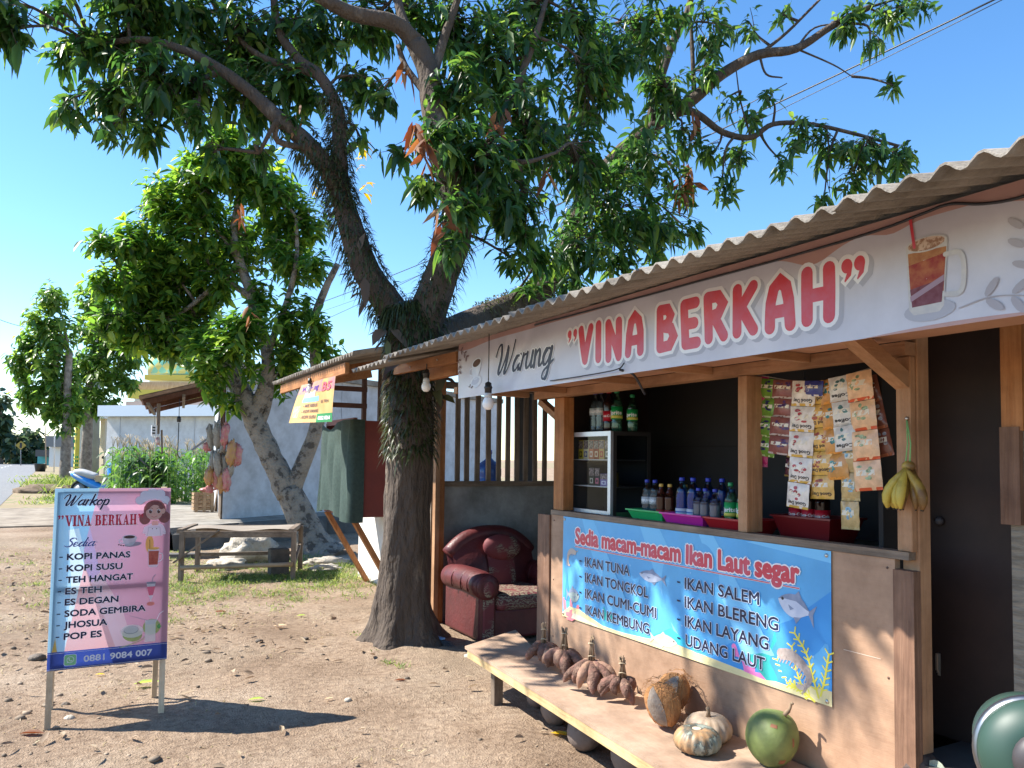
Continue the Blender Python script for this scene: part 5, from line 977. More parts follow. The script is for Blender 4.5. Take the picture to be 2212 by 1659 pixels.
def armchair():
    t = thing('armchair', 'worn maroon leather armchair with damask panels in the stall nook', 'armchair'); R_ = Matrix
    mb = MB(); mb.box((.06, .04, .02), (.99, .82, .30), MAR, bev=.03); mb.build('base', t)
    def arm(x, s):
        mb = MB(); pts = [(x, .02 + .78 * k / 8, .515 + .02 * math.sin(k / 8 * PI)) for k in range(9)]
        mb.tube(pts, [.118, .125, .125, .122, .12, .12, .12, .118, .11], MAR, n=22); ball = mb
        mb.box((x - .085 + .02 * s, .03, .02), (x + .085 + .02 * s, .8, .50), MAR, bev=.03)
        for k in (.16, .3, .5): mb.tube([(x + .127 * math.cos(q), .02 + k, .52 + .127 * math.sin(q)) for q in np.linspace(-.5, PI + .5, 16)], .006, MAR, n=6)
        a = mb.build('armrest', t)
        mb = MB(); pn = Panel((x, .0, 0), (1, 0, 0), (0, 0, 1)); pn.start()
        pn.mb.lathe([(.112, 0), (.118, .012), (.108, .025), (.05, .03)], (x, .02, .515), MAR, 24, ax=Matrix.Rotation(PI / 2, 3, 'X'))
        mb = pn.mb; mb.box((x - .055 + .02 * s, .012, .03), (x + .055 + .02 * s, .04, .47), DAM, bev=.012); mb.ball((x + .005 * s, .0, .50), (.062, .022, .08), DAM, n=18); mb.build('front_panel', a)
    arm(.1, 1); arm(.95, -1)
    mb = MB(); mb.box((.2, -.01, .285), (.85, .66, .44), DAM, bev=.055); mb.build('seat_cushion', t)
    mb = MB()
    def back(u, v):
        x = .08 + .89 * u; e = abs(2 * u - 1); top = .93 - .2 * e ** 2.6; z = .25 + (top - .25) * v; y = .60 + .13 * v - .05 * math.sin(PI * u) * math.sin(PI * min(1, v * 1.05)) - .03 * math.sin(v * PI); return (x, y, z)
    mb.grid(back, 16, 12, MAR); mb.grid(lambda u, v: Vector(back(1 - u, v)) + Vector((0, .15, 0)), 16, 12, MAR)
    mb.tube([Vector(back(k / 24, 1)) + Vector((0, .075, -.01)) for k in range(25)], .085, MAR, n=14); mb.build('backrest', t)
    mb = MB(); mb.grid(lambda u, v: Vector(back(.36 + .33 * u, .02 + .9 * v)) + Vector((0, -.022 - .012 * math.sin(PI * u), 0)), 8, 10, DAM); mb.build('back_panel', t)
    mb = MB(); mb.ball((.56, .60, .80), (.21, .085, .13), DAM, n=22, fn=lambda d: 1 + .05 * fbm(d, 2.), rot=Matrix.Rotation(.12, 3, 'Y')); mb.build('head_cushion', t)
    return t
ch = armchair(); ch.location = (2.80, 5.60, .0); ch.scale = (.91, .91, .89)

# ---- broom head, water gallon, mat, scooter lamp
t = thing('broom', 'broom head with grey bristles and blue top lying by the tree foot', 'broom', (2.52, 5.6, .02)); mb = MB(); a = Vector((2.47, 5.88, .045)); d = Vector((.1, -.42, 0))
for i in range(420):
    s_ = rnd.random(); p = a + d * s_ * .55 + Vector((rnd.uniform(-.02, .02), 0, rnd.uniform(-.015, .02))); q = p + Vector((.04, -.11, -.035)) * rnd.uniform(.6, 1.25) + Vector((rnd.uniform(-.03, .03), rnd.uniform(-.02, .02), rnd.uniform(-.01, .012))); mb.tube([p, (p + q) / 2 + Vector((0, 0, .008)), q], [.003, .0025, .001], mat('bristle', (.05, .05, .055), (.12, .12, .13), scale=40), n=3, cap=False)
mb.build('bristles', t); mb = MB(); mb.beam(a + Vector((-.005, .01, .024)), a + d * .55 + Vector((0, 0, .03)), .035, .014, mat('broom_blue', (.03, .18, .5), (.3, .45, .6), scale=15)); mb.tube([a + d * .25 + Vector((0, 0, .03)), (2.6, 6.05, .05), (2.78, 6.5, .06)], .011, mat('broom_handle', (.1, .12, .15)), n=8); mb.build('handle', t)
t = thing('water_gallon', 'blue water gallon standing behind the slats of the nook', 'water jug', (3.58, 7.0, 0)); GB = mat('gallon_blue', (.02, .1, .42), rough=.15, alpha=.85)
mb = MB(); mb.lathe([(.11, 1.2), (.13, 1.22), (.13, 1.30), (.122, 1.31), (.13, 1.33), (.13, 1.40), (.11, 1.45), (.05, 1.49), (.03, 1.51), (.03, 1.56)], (3.6, 7.0, 0), GB, 24); mb.build('body', t)
mb = MB(); mb.lathe([(.034, 1.555), (.034, 1.59), (.03, 1.595)], (3.6, 7.0, 0), CAPS['blue'], 16); mb.build('cap', t)
t = thing('plank_stand', 'rough wooden stand carrying the water gallon behind the slats', 'stand', (3.6, 7.0, 0)); mb = MB(); mb.box((3.3, 6.8, 1.16), (3.9, 7.25, 1.199), GREYX); mb.build('top', t)
for x in (3.33, 3.87): mb = MB(); mb.box((x - .03, 6.85, 0), (x + .03, 7.2, 1.159), GREYZ); mb.build('leg', t)
mb = MB(); mb.grid(lambda u, v: (2.635 - .03 * v + .012 * math.sin(u * 34) - .02 * max(0, v - .2), 1.70 - .75 * u, .462 - .3 * v ** 1.0 + .01 * math.sin(u * 50) - .02 * math.sin(u * 7)), 60, 10, mat('mat_grey_green', (.33, .36, .28), (.2, .22, .17), scale=18, rough=.95, bump=.5, bscale=60)); tag(mb.build('floor_mat'), 'grey green ribbed mat hanging over the doorstep', 'mat')
# scooter headlamp at the lower right corner
c = W(2246, 1634, d=1.0); ax = (RM @ Vector((-.42, .16, .9))).normalized(); rot = ax.to_track_quat('Z', 'Y').to_matrix()
t = thing('scooter', 'mint green scooter lamp with a chrome rim at the picture corner', 'scooter', (c.x, c.y, 0)); MINT = mat('mint_paint', (.028, .066, .047), (.023, .056, .041), scale=3, rough=.5, coat=.0); CHR = mat('chrome', (.25, .26, .28), rough=.38, metal=1)
mb = MB(); mb.lathe([(.0685, -.03), (.074, -.02), (.0755, -.008), (.072, .002)], c, CHR, 48, ax=rot); mb.build('lamp_rim', t)
mb = MB(); mb.lathe([(.0715, .0), (.069, .012), (.06, .024), (.046, .033), (.036, .036), (.034, .036)], c, MINT, 48, ax=rot); mb.lathe([(.066, -.1), (.0683, -.03)], c, MINT, 40, ax=rot); mb.build('lamp_shell', t)
mb = MB(); mb.ball(c + rot @ Vector((.0, -.0, .036)), (.036, .036, .02), mat('dark_hub', (.045, .038, .04), rough=.5), n=24, rot=rot); mb.build('hub', t)
mb = MB(); mb.tube([c + rot @ Vector((0, 0, -.08)), (c.x + .06, c.y + .02, c.z - .25), (c.x + .12, c.y + .03, .25)], [.05, .04, .04], MINT, n=14); mb.build('steering_column', t)
mb = MB(); wc = Vector((c.x + .14, c.y + .02, .2)); mb.tube([wc + Vector((.05 * math.cos(0), .19 * math.cos(q), .19 * math.sin(q))) for q in np.linspace(0, 6.283, 30)], .045, BLACK, n=12); mb.build('wheel', t)
# ================================================================== NEIGHBOURING KIOSK
kio = thing('kiosk', 'small red brown neighbour kiosk with a corrugated awning beyond the big tree', 'kiosk', (3.0, 8.4, 0))
REDP = mat('red_ply', (.2, .035, .022), (.15, .028, .02), scale=4, rough=.6); WALLW = mat('plaster_white', (.72, .7, .65), (.6, .57, .52), scale=3, rough=.9); CRMW = mat('plaster_cream', (.6, .53, .42), (.5, .43, .33), scale=3, rough=.9); DKW = wood('dark_frame', (.09, .035, .02), (.14, .06, .035), 'x')
corr(2.0, 4.6, 6.5, 9.82, 2.41, 3.0, .083, .02, SHEET, ph=.02, ragged=.003).build('roof_sheet', kio)
mb = MB(); mb.box((2.05, 6.9, 2.27), (2.09, 9.6, 2.37), ORW); mb.build('fascia_board', kio); mb = MB(); mb.beam((2.09, 9.3, 2.33), (3.1, 9.3, 2.55), .05, .09, ORW); mb.build('rafter', kio); mb = MB(); mb.beam((2.09, 7.3, 2.33), (3.1, 7.3, 2.55), .05, .09, ORW); mb.build('rafter', kio)
mb = MB(); mb.box((2.45, 7.86, .87), (3.045, 8.95, .9), REDP); mb.box((2.45, 7.86, .901), (3.045, 7.885, 1.89), REDP); mb.box((2.45, 8.925, .901), (3.045, 8.95, 1.89), REDP); mb.box((2.45, 7.886, 1.86), (2.49, 8.924, 1.92), REDP); mb.box((2.46, 7.886, .901), (2.475, 8.924, 1.0), REDP); mb.build('counter_box', kio)
mb = MB(); mb.box((3.05, 7.3, 0), (4.4, 9.5, .95), WALLW); mb.build('base_wall', kio)
mb = MB(); mb.box((3.05, 7.3, 1.86), (3.08, 8.75, 2.6), CRMW); mb.build('upper_wall', kio); mb = MB(); mb.box((4.3, 7.35, .951), (4.35, 7.7, 2.8), DARKB); mb.build('back_wall', kio)
mb = MB(); mb.box((3.04, 8.80, .951), (3.09, 8.86, 2.58), DKW); mb.build('post', kio); mb = MB(); mb.box((3.04, 9.42, .951), (3.09, 9.48, 2.55), DKW); mb.build('post', kio)
for z in (2.12, 2.33): mb = MB(); mb.box((2.25, 9.40, z), (3.09, 9.44, z + .06), DKW); mb.build('frame_bar', kio)
for y in (8.9, 7.93): mb = MB(); mb.beam((2.47, y, .87), (3.02, y + .12, .0), .05, .05, ORZ); mb.build('strut', kio)
def cloth():
    mb = MB(); GRC = mat('dark_green_cloth', (.05, .085, .07), (.035, .06, .05), scale=30, rough=.9, bump=.2, bscale=160, transl=.15)
    def f(u, v):
        s_ = u * 1.2; z = 1.90 - 1.04 * v + .045 * math.sin(u * 5) * v - .09 * math.exp(-((u - .28) / .2) ** 2) * (1 - v) ** 3; fold = .034 * math.sin(u * 10 + v * 2.5 + math.sin(v * 3)) * (.25 + v) + .016 * math.sin(u * 21 - v * 5) * (.4 + v)
        if s_ < 1.06: return (2.435 - .02 - abs(fold), 8.99 - s_ * 1.06, z)
        return (2.435 + (s_ - 1.06) * .9, 7.845 - abs(fold) * .6, z)
    mb.grid(f, 70, 26, GRC); tag(mb.build('hanging_cloth'), 'dark green cloth draped over the serving side of the red kiosk', 'cloth')
cloth()
def kiosk_banner():
    t = thing('kiosk_banner', 'orange and purple menu banner hanging from the neighbour kiosk eave', 'banner', (2.05, 9.0, 1.9))
    a, b, c, d = W(624, 914, x=1.86), W(719, 911, x=2.03), W(724, 812, x=2.04), W(652, 832, x=2.04)
    P = lambda u, v, l=0: (a * (1 - u) + b * u) * (1 - v) + (d * (1 - u) + c * u) * v + Vector((-.9, -.35, 0)) * (.0012 * l + .012 * math.sin(u * 7 + v * 3))
    mb = MB(); mb.grid(lambda u, v: P(u, v), 20, 10, mat('kb_orange', (.72, .38, .13), (.7, .5, .2), scale=4, transl=.3)); mb.build('sheet', t)
    mb = MB(); G = lambda u0, v0, u1, v1, m, l, n=6: [mb.quad(P(u0 + (u1 - u0) * k / n, v0, l), P(u0 + (u1 - u0) * (k + 1) / n, v0, l), P(u0 + (u1 - u0) * (k + 1) / n, v1, l), P(u0 + (u1 - u0) * k / n, v1, l), m) for k in range(n)]
    G(0, .72, 1, 1, mat('kb_mauve', (.5, .22, .3), (.6, .4, .2), scale=6, transl=.3), 1); G(.62, 0, 1, .2, mat('kb_green', (.04, .3, .1), transl=.3), 2); G(.2, .5, .62, .62, mat('kb_blue', (.15, .35, .65)), 2); G(.2, .62, .5, .78, mat('kb_glass', (.65, .5, .35), (.4, .3, .3), scale=30), 3)
    G(.04, .12, .2, .42, mat('kb_food', (.6, .25, .1), (.75, .5, .3), scale=35), 2); mb.build('picture', t)
    mb = MB()
    def tx(s_, u, v, h, w, m, sh=0.):
        vs, fs, tw = text_geo(s_, .035, sh); mb.add([P(u + x * w / tw, v + y / .73 * h, 5) for x, y in vs], fs, m)
    VI = mat('kb_violet', (.1, .03, .25)); tx('Warung', .1, .8, .12, .5, VI, .3); tx('B5', .7, .72, .2, .24, RED, .2); DK = mat('kb_ink', (.12, .05, .04))
    for i, (s_, w) in enumerate((('- MIE REBUS', .34), ('- KOPI PANAS', .38), ('- KOPI SUSU', .34))): tx(s_, .26, .38 - .14 * i, .075, w, DK)
    tx('ES TEH', .7, .45, .06, .2, DK); tx('0852 8264', .66, .06, .08, .3, WHT); mb.build('lettering', t)
kiosk_banner()

# ---- the old bench under the grey tree, rock, block
ob = thing('old_bench', 'weathered wooden bench with a warped board top on the grass', 'bench', (1.75, 10.2, 0)); fl = Vector((1.03, 9.93, 0)); fr = Vector((2.24, 9.50, 0)); rv = Vector((.27, .76, 0)); z = Vector((0, 0, 1))
hz = .60; ux = (fr - fl).normalized()
for p in (fl, fr, fl + rv, fr + rv): mb = MB(); mb.beam(p - z * .02, p + z * (hz - .01), .055, .055, GREYZ, up=ux); mb.build('leg', ob)
for p in (fl, fl + rv): mb = MB(); mb.beam(p + z * (hz - .04), p + (fr - fl) + z * (hz - .04), .045, .075, GREYX); mb.build('apron', ob)
for p in (fl, fr): mb = MB(); mb.beam(p + z * (hz - .005) - ux * .035, p + rv + z * (hz - .005) - ux * .035, .06, .05, GREYW); mb.build('end_rail', ob)
mb = MB(); mb.grid(lambda u, v: fl + (fr - fl) * (.03 + .93 * u) + rv * (.04 + .9 * v) + z * (hz + .006 + .018 * math.sin(u * 9) * (1 - v) + .01 * math.sin(u * 4 + v * 3)), 30, 6, mat('old_board', (.3, .25, .2), (.22, .18, .14), scale=12, stretch=(.3, 1, 1), rough=.9)); mb.build('top_board', ob)
mb = MB(); mb.beam(fl - ux * .08 + z * .23 - rv * .04, fl + ux * .42 + z * (hz + .01) - rv * .045, .045, .02, GREYX); mb.build('diagonal_brace', ob)
BMB = mat('bamboo_rail', (.36, .27, .17), (.26, .19, .12), scale=10, rough=.6)
mb = MB(); q = [fl + z * .17 - rv * .04 + (fr - fl) * (k / 12) + z * .03 * k / 12 for k in range(13)]; mb.tube(q, [.026 if k % 3 else .03 for k in range(13)], BMB, n=10); mb.build('rail', ob)
mb = MB(); mb.beam(fl + rv + z * .22, fr + rv + z * .24, .025, .045, GREYX); mb.build('rail', ob); mb = MB(); mb.beam(fr + z * .15, fr + rv + z * .36, .025, .045, GREYW); mb.build('rail', ob)
mb = MB(); mb.box((2.05, 9.86, -.02), (2.28, 10.05, .34), mat('old_block', (.06, .055, .05), (.1, .09, .08), scale=12, rough=.95, bump=.4, bscale=40), bev=.012); tag(mb.build('concrete_block'), 'dark concrete block standing under the right end of the old bench', 'block')
ROCK = mat('pale_rock', (.5, .45, .37), (.26, .22, .17), scale=7, rough=.95, bump=.9, bscale=20, c3=(.42, .37, .3))
def rock(p, r, label, seed): tag(MB().ball(p, r, ROCK, n=36, fn=lambda d: 1 + .35 * fbm(Vector(d) + Vector((seed, 0, 0)), 1.6) + .12 * fbm(Vector(d) + Vector((seed, 0, 0)), 5.)).build('rock'), label, 'rock')
rock((2.05, 11.3, .16), (.36, .25, .26), 'large pale pitted rock on the grass behind the old bench', 1); rock((1.7, 10.9, .02), (.28, .2, .1), 'flat pale stone in front of the large rock', 4); rock((2.95, 10.6, .05), (.3, .1, .07), 'long pale stone at the right foot of the grey tree', 7); rock((2.8, 10.1, .03), (.2, .13, .06), 'broken buff stone in the grass right of the old bench', 9)
mb = MB(); mb.beam((1.0, 12.3, .03), (2.6, 11.7, .04), .2, .07, DARKC); tag(mb.build('concrete_slab'), 'broken grey slab lying behind the old bench below the pavement', 'slab')

# ================================================================== HOUSE WITH LEAN-TO
H0 = Vector((2.165, 14.6, 0)); EX = Vector((.86, .51, 0)).normalized(); EY = Vector((.1, .995, 0))
HL = lambda a, b, c=0: H0 + EX * a + EY * b + Vector((0, 0, c))
WW = mat('house_white', (.56, .58, .61), (.5, .52, .55), scale=1.2, rough=.9, bump=.1, bscale=30, stain=.26)
def obox(mb, a0, b0, c0, a1, b1, c1, m): mb.add([HL(a, b, c) for c in (c0, c1) for a, b in ((a0, b0), (a1, b0), (a1, b1), (a0, b1))], [(0, 3, 2, 1), (4, 5, 6, 7), (0, 1, 5, 4), (1, 2, 6, 5), (2, 3, 7, 6), (3, 0, 4, 7)], m)
hs = thing('white_house', 'long white rendered house behind the grey tree with a shop opening on its left side', 'house', H0)
mb = MB(); FP = [(0, 0), (9.5, 0), (9.5, 5), (0, 5)]
def prism(mb, pts, c0, c1, m): n = len(pts); mb.add([HL(a, b, c0) for a, b in pts] + [HL(a, b, c1) for a, b in pts], [list(range(n))[::-1], list(range(n, 2 * n))] + [(i, (i + 1) % n, n + (i + 1) % n, n + i) for i in range(n)], m)
prism(mb, FP, .362, 3.1, WW); mb.build('wall', hs); mb = MB(); prism(mb, [(-.12, -.12), (9.6, -.12), (9.6, 5.1), (-.12, 5.1)], 3.101, 3.22, CONC); mb.build('roof', hs)
mb = MB(); obox(mb, 3.0, -.012, .362, 3.02, -.002, 3.09, mat('joint', (.5, .52, .56))); mb.build('wall_joint', hs)
BW = wood('shop_timber', (.13, .055, .03), (.22, .1, .06), 'z')
mb = MB()
for b in (.02, .42, .85): obox(mb, -.05, b, .9, -.002, b + .09, 2.75, BW)
obox(mb, -.05, .12, 2.5, -.002, .84, 2.75, BW); obox(mb, -.03, .12, 1.3, -.012, .84, 2.45, DARKB); mb.build('shop_front', hs)  # dark board behind the beams stands for the unlit shop interior
mb = MB()
for b in (.05, .3, .55, .8): obox(mb, -.04, b, .362, -.002, b + .2, .88, GREYZ)
mb.build('plank_apron', hs)
lt = thing('lean_to_roof', 'rusty corrugated lean-to roof on rough beams at the left side of the white house', 'lean-to', HL(-.8, .6, 2.4))
RUST = mat('old_sheet', (.3, .23, .18), (.2, .14, .11), scale=8, rough=.85, bump=.2)
mb = MB(); N_ = 60
ON = W(300, 857, d=12.6); AN = HL(-.03, -.08, 2.9)
def LR(s, q, dz=0.): return ON * (1 - s) + AN * s + EY * (3.4 * q) + Vector((0, 0, dz))   # s: eave to wall, q: near to far
def lean(u, v): return LR(v, u, .02 * math.cos(u * 2 * PI * 20))
mb.grid(lean, 160, 4, RUST); mb.grid(lambda u, v: Vector(lean(1 - u, v)) - Vector((0, 0, .012)), 160, 4, RUST); mb.build('sheet', lt)
for q in (.12, .5, .97): mb = MB(); mb.beam(LR(.03, q, -.085), LR(1, q, -.085), .06, .09, BW); mb.build('rafter', lt)
for s in (.1, .5): mb = MB(); mb.beam(LR(s, 0, -.155), LR(s, 1, -.155), .05, .05, GREYW); mb.build('purlin', lt)
mb = MB(); p = W(343, 872, d=13.2); mb.beam(p, p - Vector((0, 0, .52)), .15, .05, GREYZ); mb.build('hanging_board', lt); mb = MB(); mb.beam(p + Vector((.06, 0, -.45)), p + Vector((.08, 0, -.85)), .03, .03, GREYZ); mb.build('hanging_board', lt)
mb = MB(); mb.beam(W(415, 972, d=15), W(470, 932, d=15), .035, .035, mat('grey_steel', (.25, .26, .28), metal=.3)); mb.build('steel_brace', lt)
t = thing('hanging_bulb_holder', 'dark lamp holder hanging from the lean-to beam', 'lamp', W(388, 890, d=13)); p = W(388, 862, d=13); mb = MB(); mb.tube([p, p - z * .3], .006, BLACK, n=5); mb.build('cable', t); mb = MB(); mb.lathe([(.03, -.06), (.035, 0), (.02, .04)], p - z * .33, BLACK, 12); mb.build('socket', t); mb = MB(); mb.tube([p - z * .4, p - z * .95, p - z * 1.0 + EX * .05], .008, BLACK, n=5); mb.build('pull_cord', t)
t = thing('price_tag', 'small white card hanging from the lean-to edge', 'card', W(333, 930, d=12.4)); p = W(333, 930, d=12.4); pn = Panel(p - EX * .05 - z * .09, EX, (0, 0, 1)); mb = MB(); mb.beam(p - EX * .05, p + EX * .05, .012, .17, WHT); mb.build('card', t); pn.o = p - EX * .05 - z * .075 - EY * .012; pn.start()
for k in range(3): pn.rect(.02, .02 + .045 * k, .07, .045 + .045 * k, BLK, 1)
pn.end('print', t); mb = MB(); mb.tube([p + z * .09, p + z * .4], .003, BLACK, n=4); mb.build('string', t)
p = W(341, 953, d=12.4); t = thing('dangling_can', 'small red and white can dangling under the lean-to', 'can', p); mb = MB(); mb.lathe([(.03, -.06), (.032, 0), (.03, .06)], p, mat('can_red', (.35, .06, .04), (.6, .55, .5), scale=12), 12); mb.build('can', t); mb = MB(); mb.tube([p + z * .06, p + z * .5], .003, BLACK, n=4); mb.build('string', t)
# snack bags hanging at the corner
SN = {'grey': mat('snack_grey', (.24, .21, .18), (.36, .33, .28), scale=28, rough=.3, bump=.4, bscale=40), 'pink': mat('snack_pink', (.5, .11, .15), (.5, .28, .2), scale=22, rough=.3, bump=.4, bscale=40), 'yellow': mat('snack_yellow', (.5, .29, .07), (.46, .2, .13), scale=18, rough=.3, bump=.4, bscale=40)}
for i, (u, v, w, h, k, l) in enumerate(((455, 945, 18, 52, 'grey', 'grey snack bag hanging top left of the cluster'), (470, 942, 18, 56, 'grey', 'grey snack bag hanging top middle of the cluster'), (486, 940, 18, 48, 'pink', 'pink snack bag hanging at the top right of the cluster'), (449, 966, 22, 18, 'pink', 'small pink and buff bag at the left below the top row'), (482, 962, 14, 34, 'grey', 'grey snack bag behind the pink one at the top right'),
    (499, 980, 22, 50, 'yellow', 'yellow and pink snack bag sticking out to the right'), (512, 984, 22, 44, 'pink', 'pink snack bag farthest right of the cluster'), (458, 1000, 16, 50, 'grey', 'grey snack bag at the left of the middle row'), (470, 1002, 18, 54, 'grey', 'grey snack bag in the middle of the middle row'), (486, 1006, 20, 56, 'grey', 'fat grey snack bag in the middle row'), (499, 1008, 16, 44, 'grey', 'grey snack bag at the right of the middle row'),
    (452, 1028, 20, 34, 'yellow', 'pale yellow snack bag at the lower left'), (468, 1032, 24, 46, 'pink', 'pink snack bag in the middle of the bottom row'), (478, 1042, 20, 44, 'yellow', 'orange yellow snack bag at the bottom'), (490, 1036, 18, 46, 'pink', 'bright pink snack bag at the bottom right'), (453, 1056, 18, 18, 'pink', 'small pink bag lowest at the left'))):
    p = W(u, v, d=13.55 - .04 * (i % 3)); k_ = 13.55 / 1661; t = thing('snack_packet', l, 'snack bag', p, 'snack bags hanging at the shop corner'); mb = MB(); rx = w * k_ / 2 * .82; rz = h * k_ / 2
    mb.ball(p, (rx, rx * .6, rz), SN[k], n=22, fn=lambda d: (1 + .4 * fbm(d * 2.4 + Vector((i, 0, 0)), 1.) + .22 * fbm(d * 7 + Vector((i, 0, 0)), 1.)) * (1 + .3 * (1 - abs(d.z)) * abs(d.z) * 2), rot=Matrix.Rotation(rnd.uniform(-.15, .15), 3, 'Y')); mb.build('bag', t); mb = MB(); mb.lathe([(rx * .15, 0), (rx * .5, .05)], p + z * rz * .85, SN[k], 10); mb.build('tied_neck', t)
t = thing('snack_rack_cord', 'cord bundle that the snack bags hang from at the house corner', 'cord', W(473, 900, d=13.6)); mb = MB()
for du in (-6, 0, 7): mb.tube([W(473, 890, d=13.6), W(473 + du, 960, d=13.6), W(473 + du * 1.5, 1040, d=13.6)], .006, BLACK, n=4)
mb.build('cord', t)
cr_ = thing('slatted_crate', 'slatted wooden crate with a red packet on top by the shop corner', 'crate', (2.05, 15.4, .362)); CW_ = wood('crate_wood', (.36, .23, .13), (.48, .33, .2), 'x'); c0 = W(441, 1106, z=.362); s = .36
for k in range(5):
    mb = MB(); zz = .03 + .075 * k; mb.box((c0.x - s / 2, c0.y, .362 + zz), (c0.x + s / 2, c0.y + .02, .362 + zz + .05), CW_); mb.box((c0.x - s / 2, c0.y + s, .362 + zz), (c0.x + s / 2, c0.y + s + .02, .362 + zz + .05), CW_); mb.box((c0.x - s / 2 - .02, c0.y, .362 + zz), (c0.x - s / 2, c0.y + s + .02, .362 + zz + .05), CW_); mb.build('slat', cr_)
for dx in (-s / 2 + .03, 0, s / 2 - .03): mb = MB(); mb.box((c0.x + dx - .03, c0.y - .018, .362), (c0.x + dx + .03, c0.y - .001, .76), CW_); mb.build('corner_board', cr_)
tag(MB().ball((c0.x + .05, c0.y + .2, .80), (.13, .1, .05), SN['pink'], n=12, fn=lambda d: 1 + .2 * fbm(d, 2.)).build('snack_packet'), 'red packet lying on the slatted crate', 'snack bag', 'snack bags hanging at the shop corner')
mb = MB(); mb.box((c0.x + .25, c0.y + .1, .362), (c0.x + .42, c0.y + .3, .95), GREYZ, rot=Matrix.Rotation(.12, 3, 'Y')); tag(mb.build('plank_stack'), 'grey plank leaning on the shop corner beside the crate', 'plank')

# ================================================================== FAR BUILDINGS
fh = thing('far_house', 'low white building with a pale blue fascia behind the corn', 'building', (2, 31, 0)); a = W(228, 1000, d=28); b = W(520, 1000, d=26.5); dx = Vector((b.x - a.x, b.y - a.y, 0)); dy = Vector((-dx.y, dx.x, 0)).normalized()
def fbox(mb, u0, u1, v0, v1, z0, z1, m):
    P = lambda u, v, c: Vector((a.x, a.y, 0)) + dx * u + dy * v + Vector((0, 0, c)); mb.add([P(u, v, c) for c in (z0, z1) for u, v in ((u0, v0), (u1, v0), (u1, v1), (u0, v1))], [(0, 3, 2, 1), (4, 5, 6, 7), (0, 1, 5, 4), (1, 2, 6, 5), (2, 3, 7, 6), (3, 0, 4, 7)], m)
mb = MB(); fbox(mb, 0, 1.3, 0, 9, 0, 2.85, mat('far_white', (.68, .68, .68), (.6, .6, .6), scale=.8, rough=.9, stain=.2)); mb.build('wall', fh); mb = MB(); fbox(mb, -.02, 1.32, -.35, 9, 2.86, 3.25, mat('fascia_blue', (.6, .68, .76))); mb.build('fascia', fh)
for u in (.1, .38, .66): mb = MB(); fbox(mb, u, u + .004, -.02, -.003, 0, 2.84, mat('downpipe', (.5, .52, .55))); mb.build('downpipe', fh)
mb = MB(); fbox(mb, -.02, 1.3, 1, 9, 3.26, 3.5, mat('far_roof', (.3, .22, .18))); mb.build('roof', fh)
mo = thing('mosque', 'white mosque with yellow eaves and a green and yellow tiled dome beyond the shop', 'mosque', W(370, 1000, d=50)); D0 = 50
def facing(mb, u0, v0, u1, v1, d, dep, m):
    q0, q1 = W(u0, v1, d=d), W(u1, v0, d=d); r = Vector((q1.x - q0.x, q1.y - q0.y, 0)); n_ = Vector((-r.y, r.x, 0)).normalized() * dep
    vs = [Vector((p.x, p.y, zz)) for zz in (min(q0.z, q1.z), max(q0.z, q1.z)) for p in (q0, q0 + r, q0 + r + n_, q0 + n_)]; mb.add(vs, [(0, 3, 2, 1), (4, 5, 6, 7), (0, 1, 5, 4), (1, 2, 6, 5), (2, 3, 7, 6), (3, 0, 4, 7)], m)
YEL = mat('mosque_yellow', (.72, .58, .1)); TIL = mat('roof_tile', (.36, .24, .16), (.5, .38, .28), scale=3, stretch=(9, 1, 1)); MW = mat('mosque_white', (.72, .72, .7))
mb = MB(); facing(mb, 285, 850, 560, 1000, D0 - 2, 12, MW); mb.build('wall', mo); mb = MB(); facing(mb, 275, 845, 570, 860, D0 - 3, .5, YEL); mb.build('eave', mo); mb = MB(); facing(mb, 280, 828, 560, 845, D0 - 2.5, .4, TIL); mb.build('tiled_roof', mo)
mb = MB(); facing(mb, 322, 822, 520, 832, D0 - 1, 9, MW); mb.build('drum_wall', mo); mb = MB(); facing(mb, 312, 812, 530, 820, D0 - 1.6, .5, YEL); mb.build('eave', mo)
def dome():
    m = bpy.data.materials.new('dome_tiles'); m.use_nodes = True; nt = m.node_tree; N = nt.nodes; L = nt.links; b_ = N['Principled BSDF']; b_.inputs['Roughness'].default_value = .3
    tc = N.new('ShaderNodeTexCoord'); ck = N.new('ShaderNodeTexChecker'); ck.inputs['Scale'].default_value = 2.4; mp = N.new('ShaderNodeMapping'); mp.inputs['Rotation'].default_value = (.6, .5, .78); L.new(tc.outputs['Object'], mp.inputs[0]); L.new(mp.outputs[0], ck.inputs[0]); ck.inputs[1].default_value = (.55, .5, .16, 1); ck.inputs[2].default_value = (.2, .5, .38, 1); L.new(ck.outputs[0], b_.inputs['Base Color'])
    c = W(385, 812, d=D0 + 2); r = 62 * D0 / 1661; mb = MB(); mb.lathe([(r, 0), (r * 1.04, r * .3), (r * .97, r * .62), (r * .78, r * .92), (r * .5, r * 1.16), (r * .2, r * 1.32), (.03, r * 1.42)], c, m, 32); mb.build('dome', mo)
    mb = MB(); mb.tube([c + z * r * 1.4, c + z * r * 1.75], [.1, .02], YEL, n=8); mb.build('finial', mo)
dome()
gp = thing('gate_porch', 'yellow and green painted gateway between the two street trees', 'gateway', W(170, 1000, d=40)); GRNP = mat('gate_green', (.03, .3, .12))
for u in (157, 168, 176):
    mb = MB(); facing(mb, u, 905, u + 8, 1045, 40, .5, YEL if u != 168 else MW); mb.build('pillar', gp)
mb = MB(); facing(mb, 150, 890, 226, 903, 40.5, 3, MW); mb.build('beam', gp)
for k in range(7): mb = MB(); facing(mb, 158, 935 + 15 * k, 166, 941 + 15 * k, 39.98, .1, GRNP); mb.build('stripe', gp)
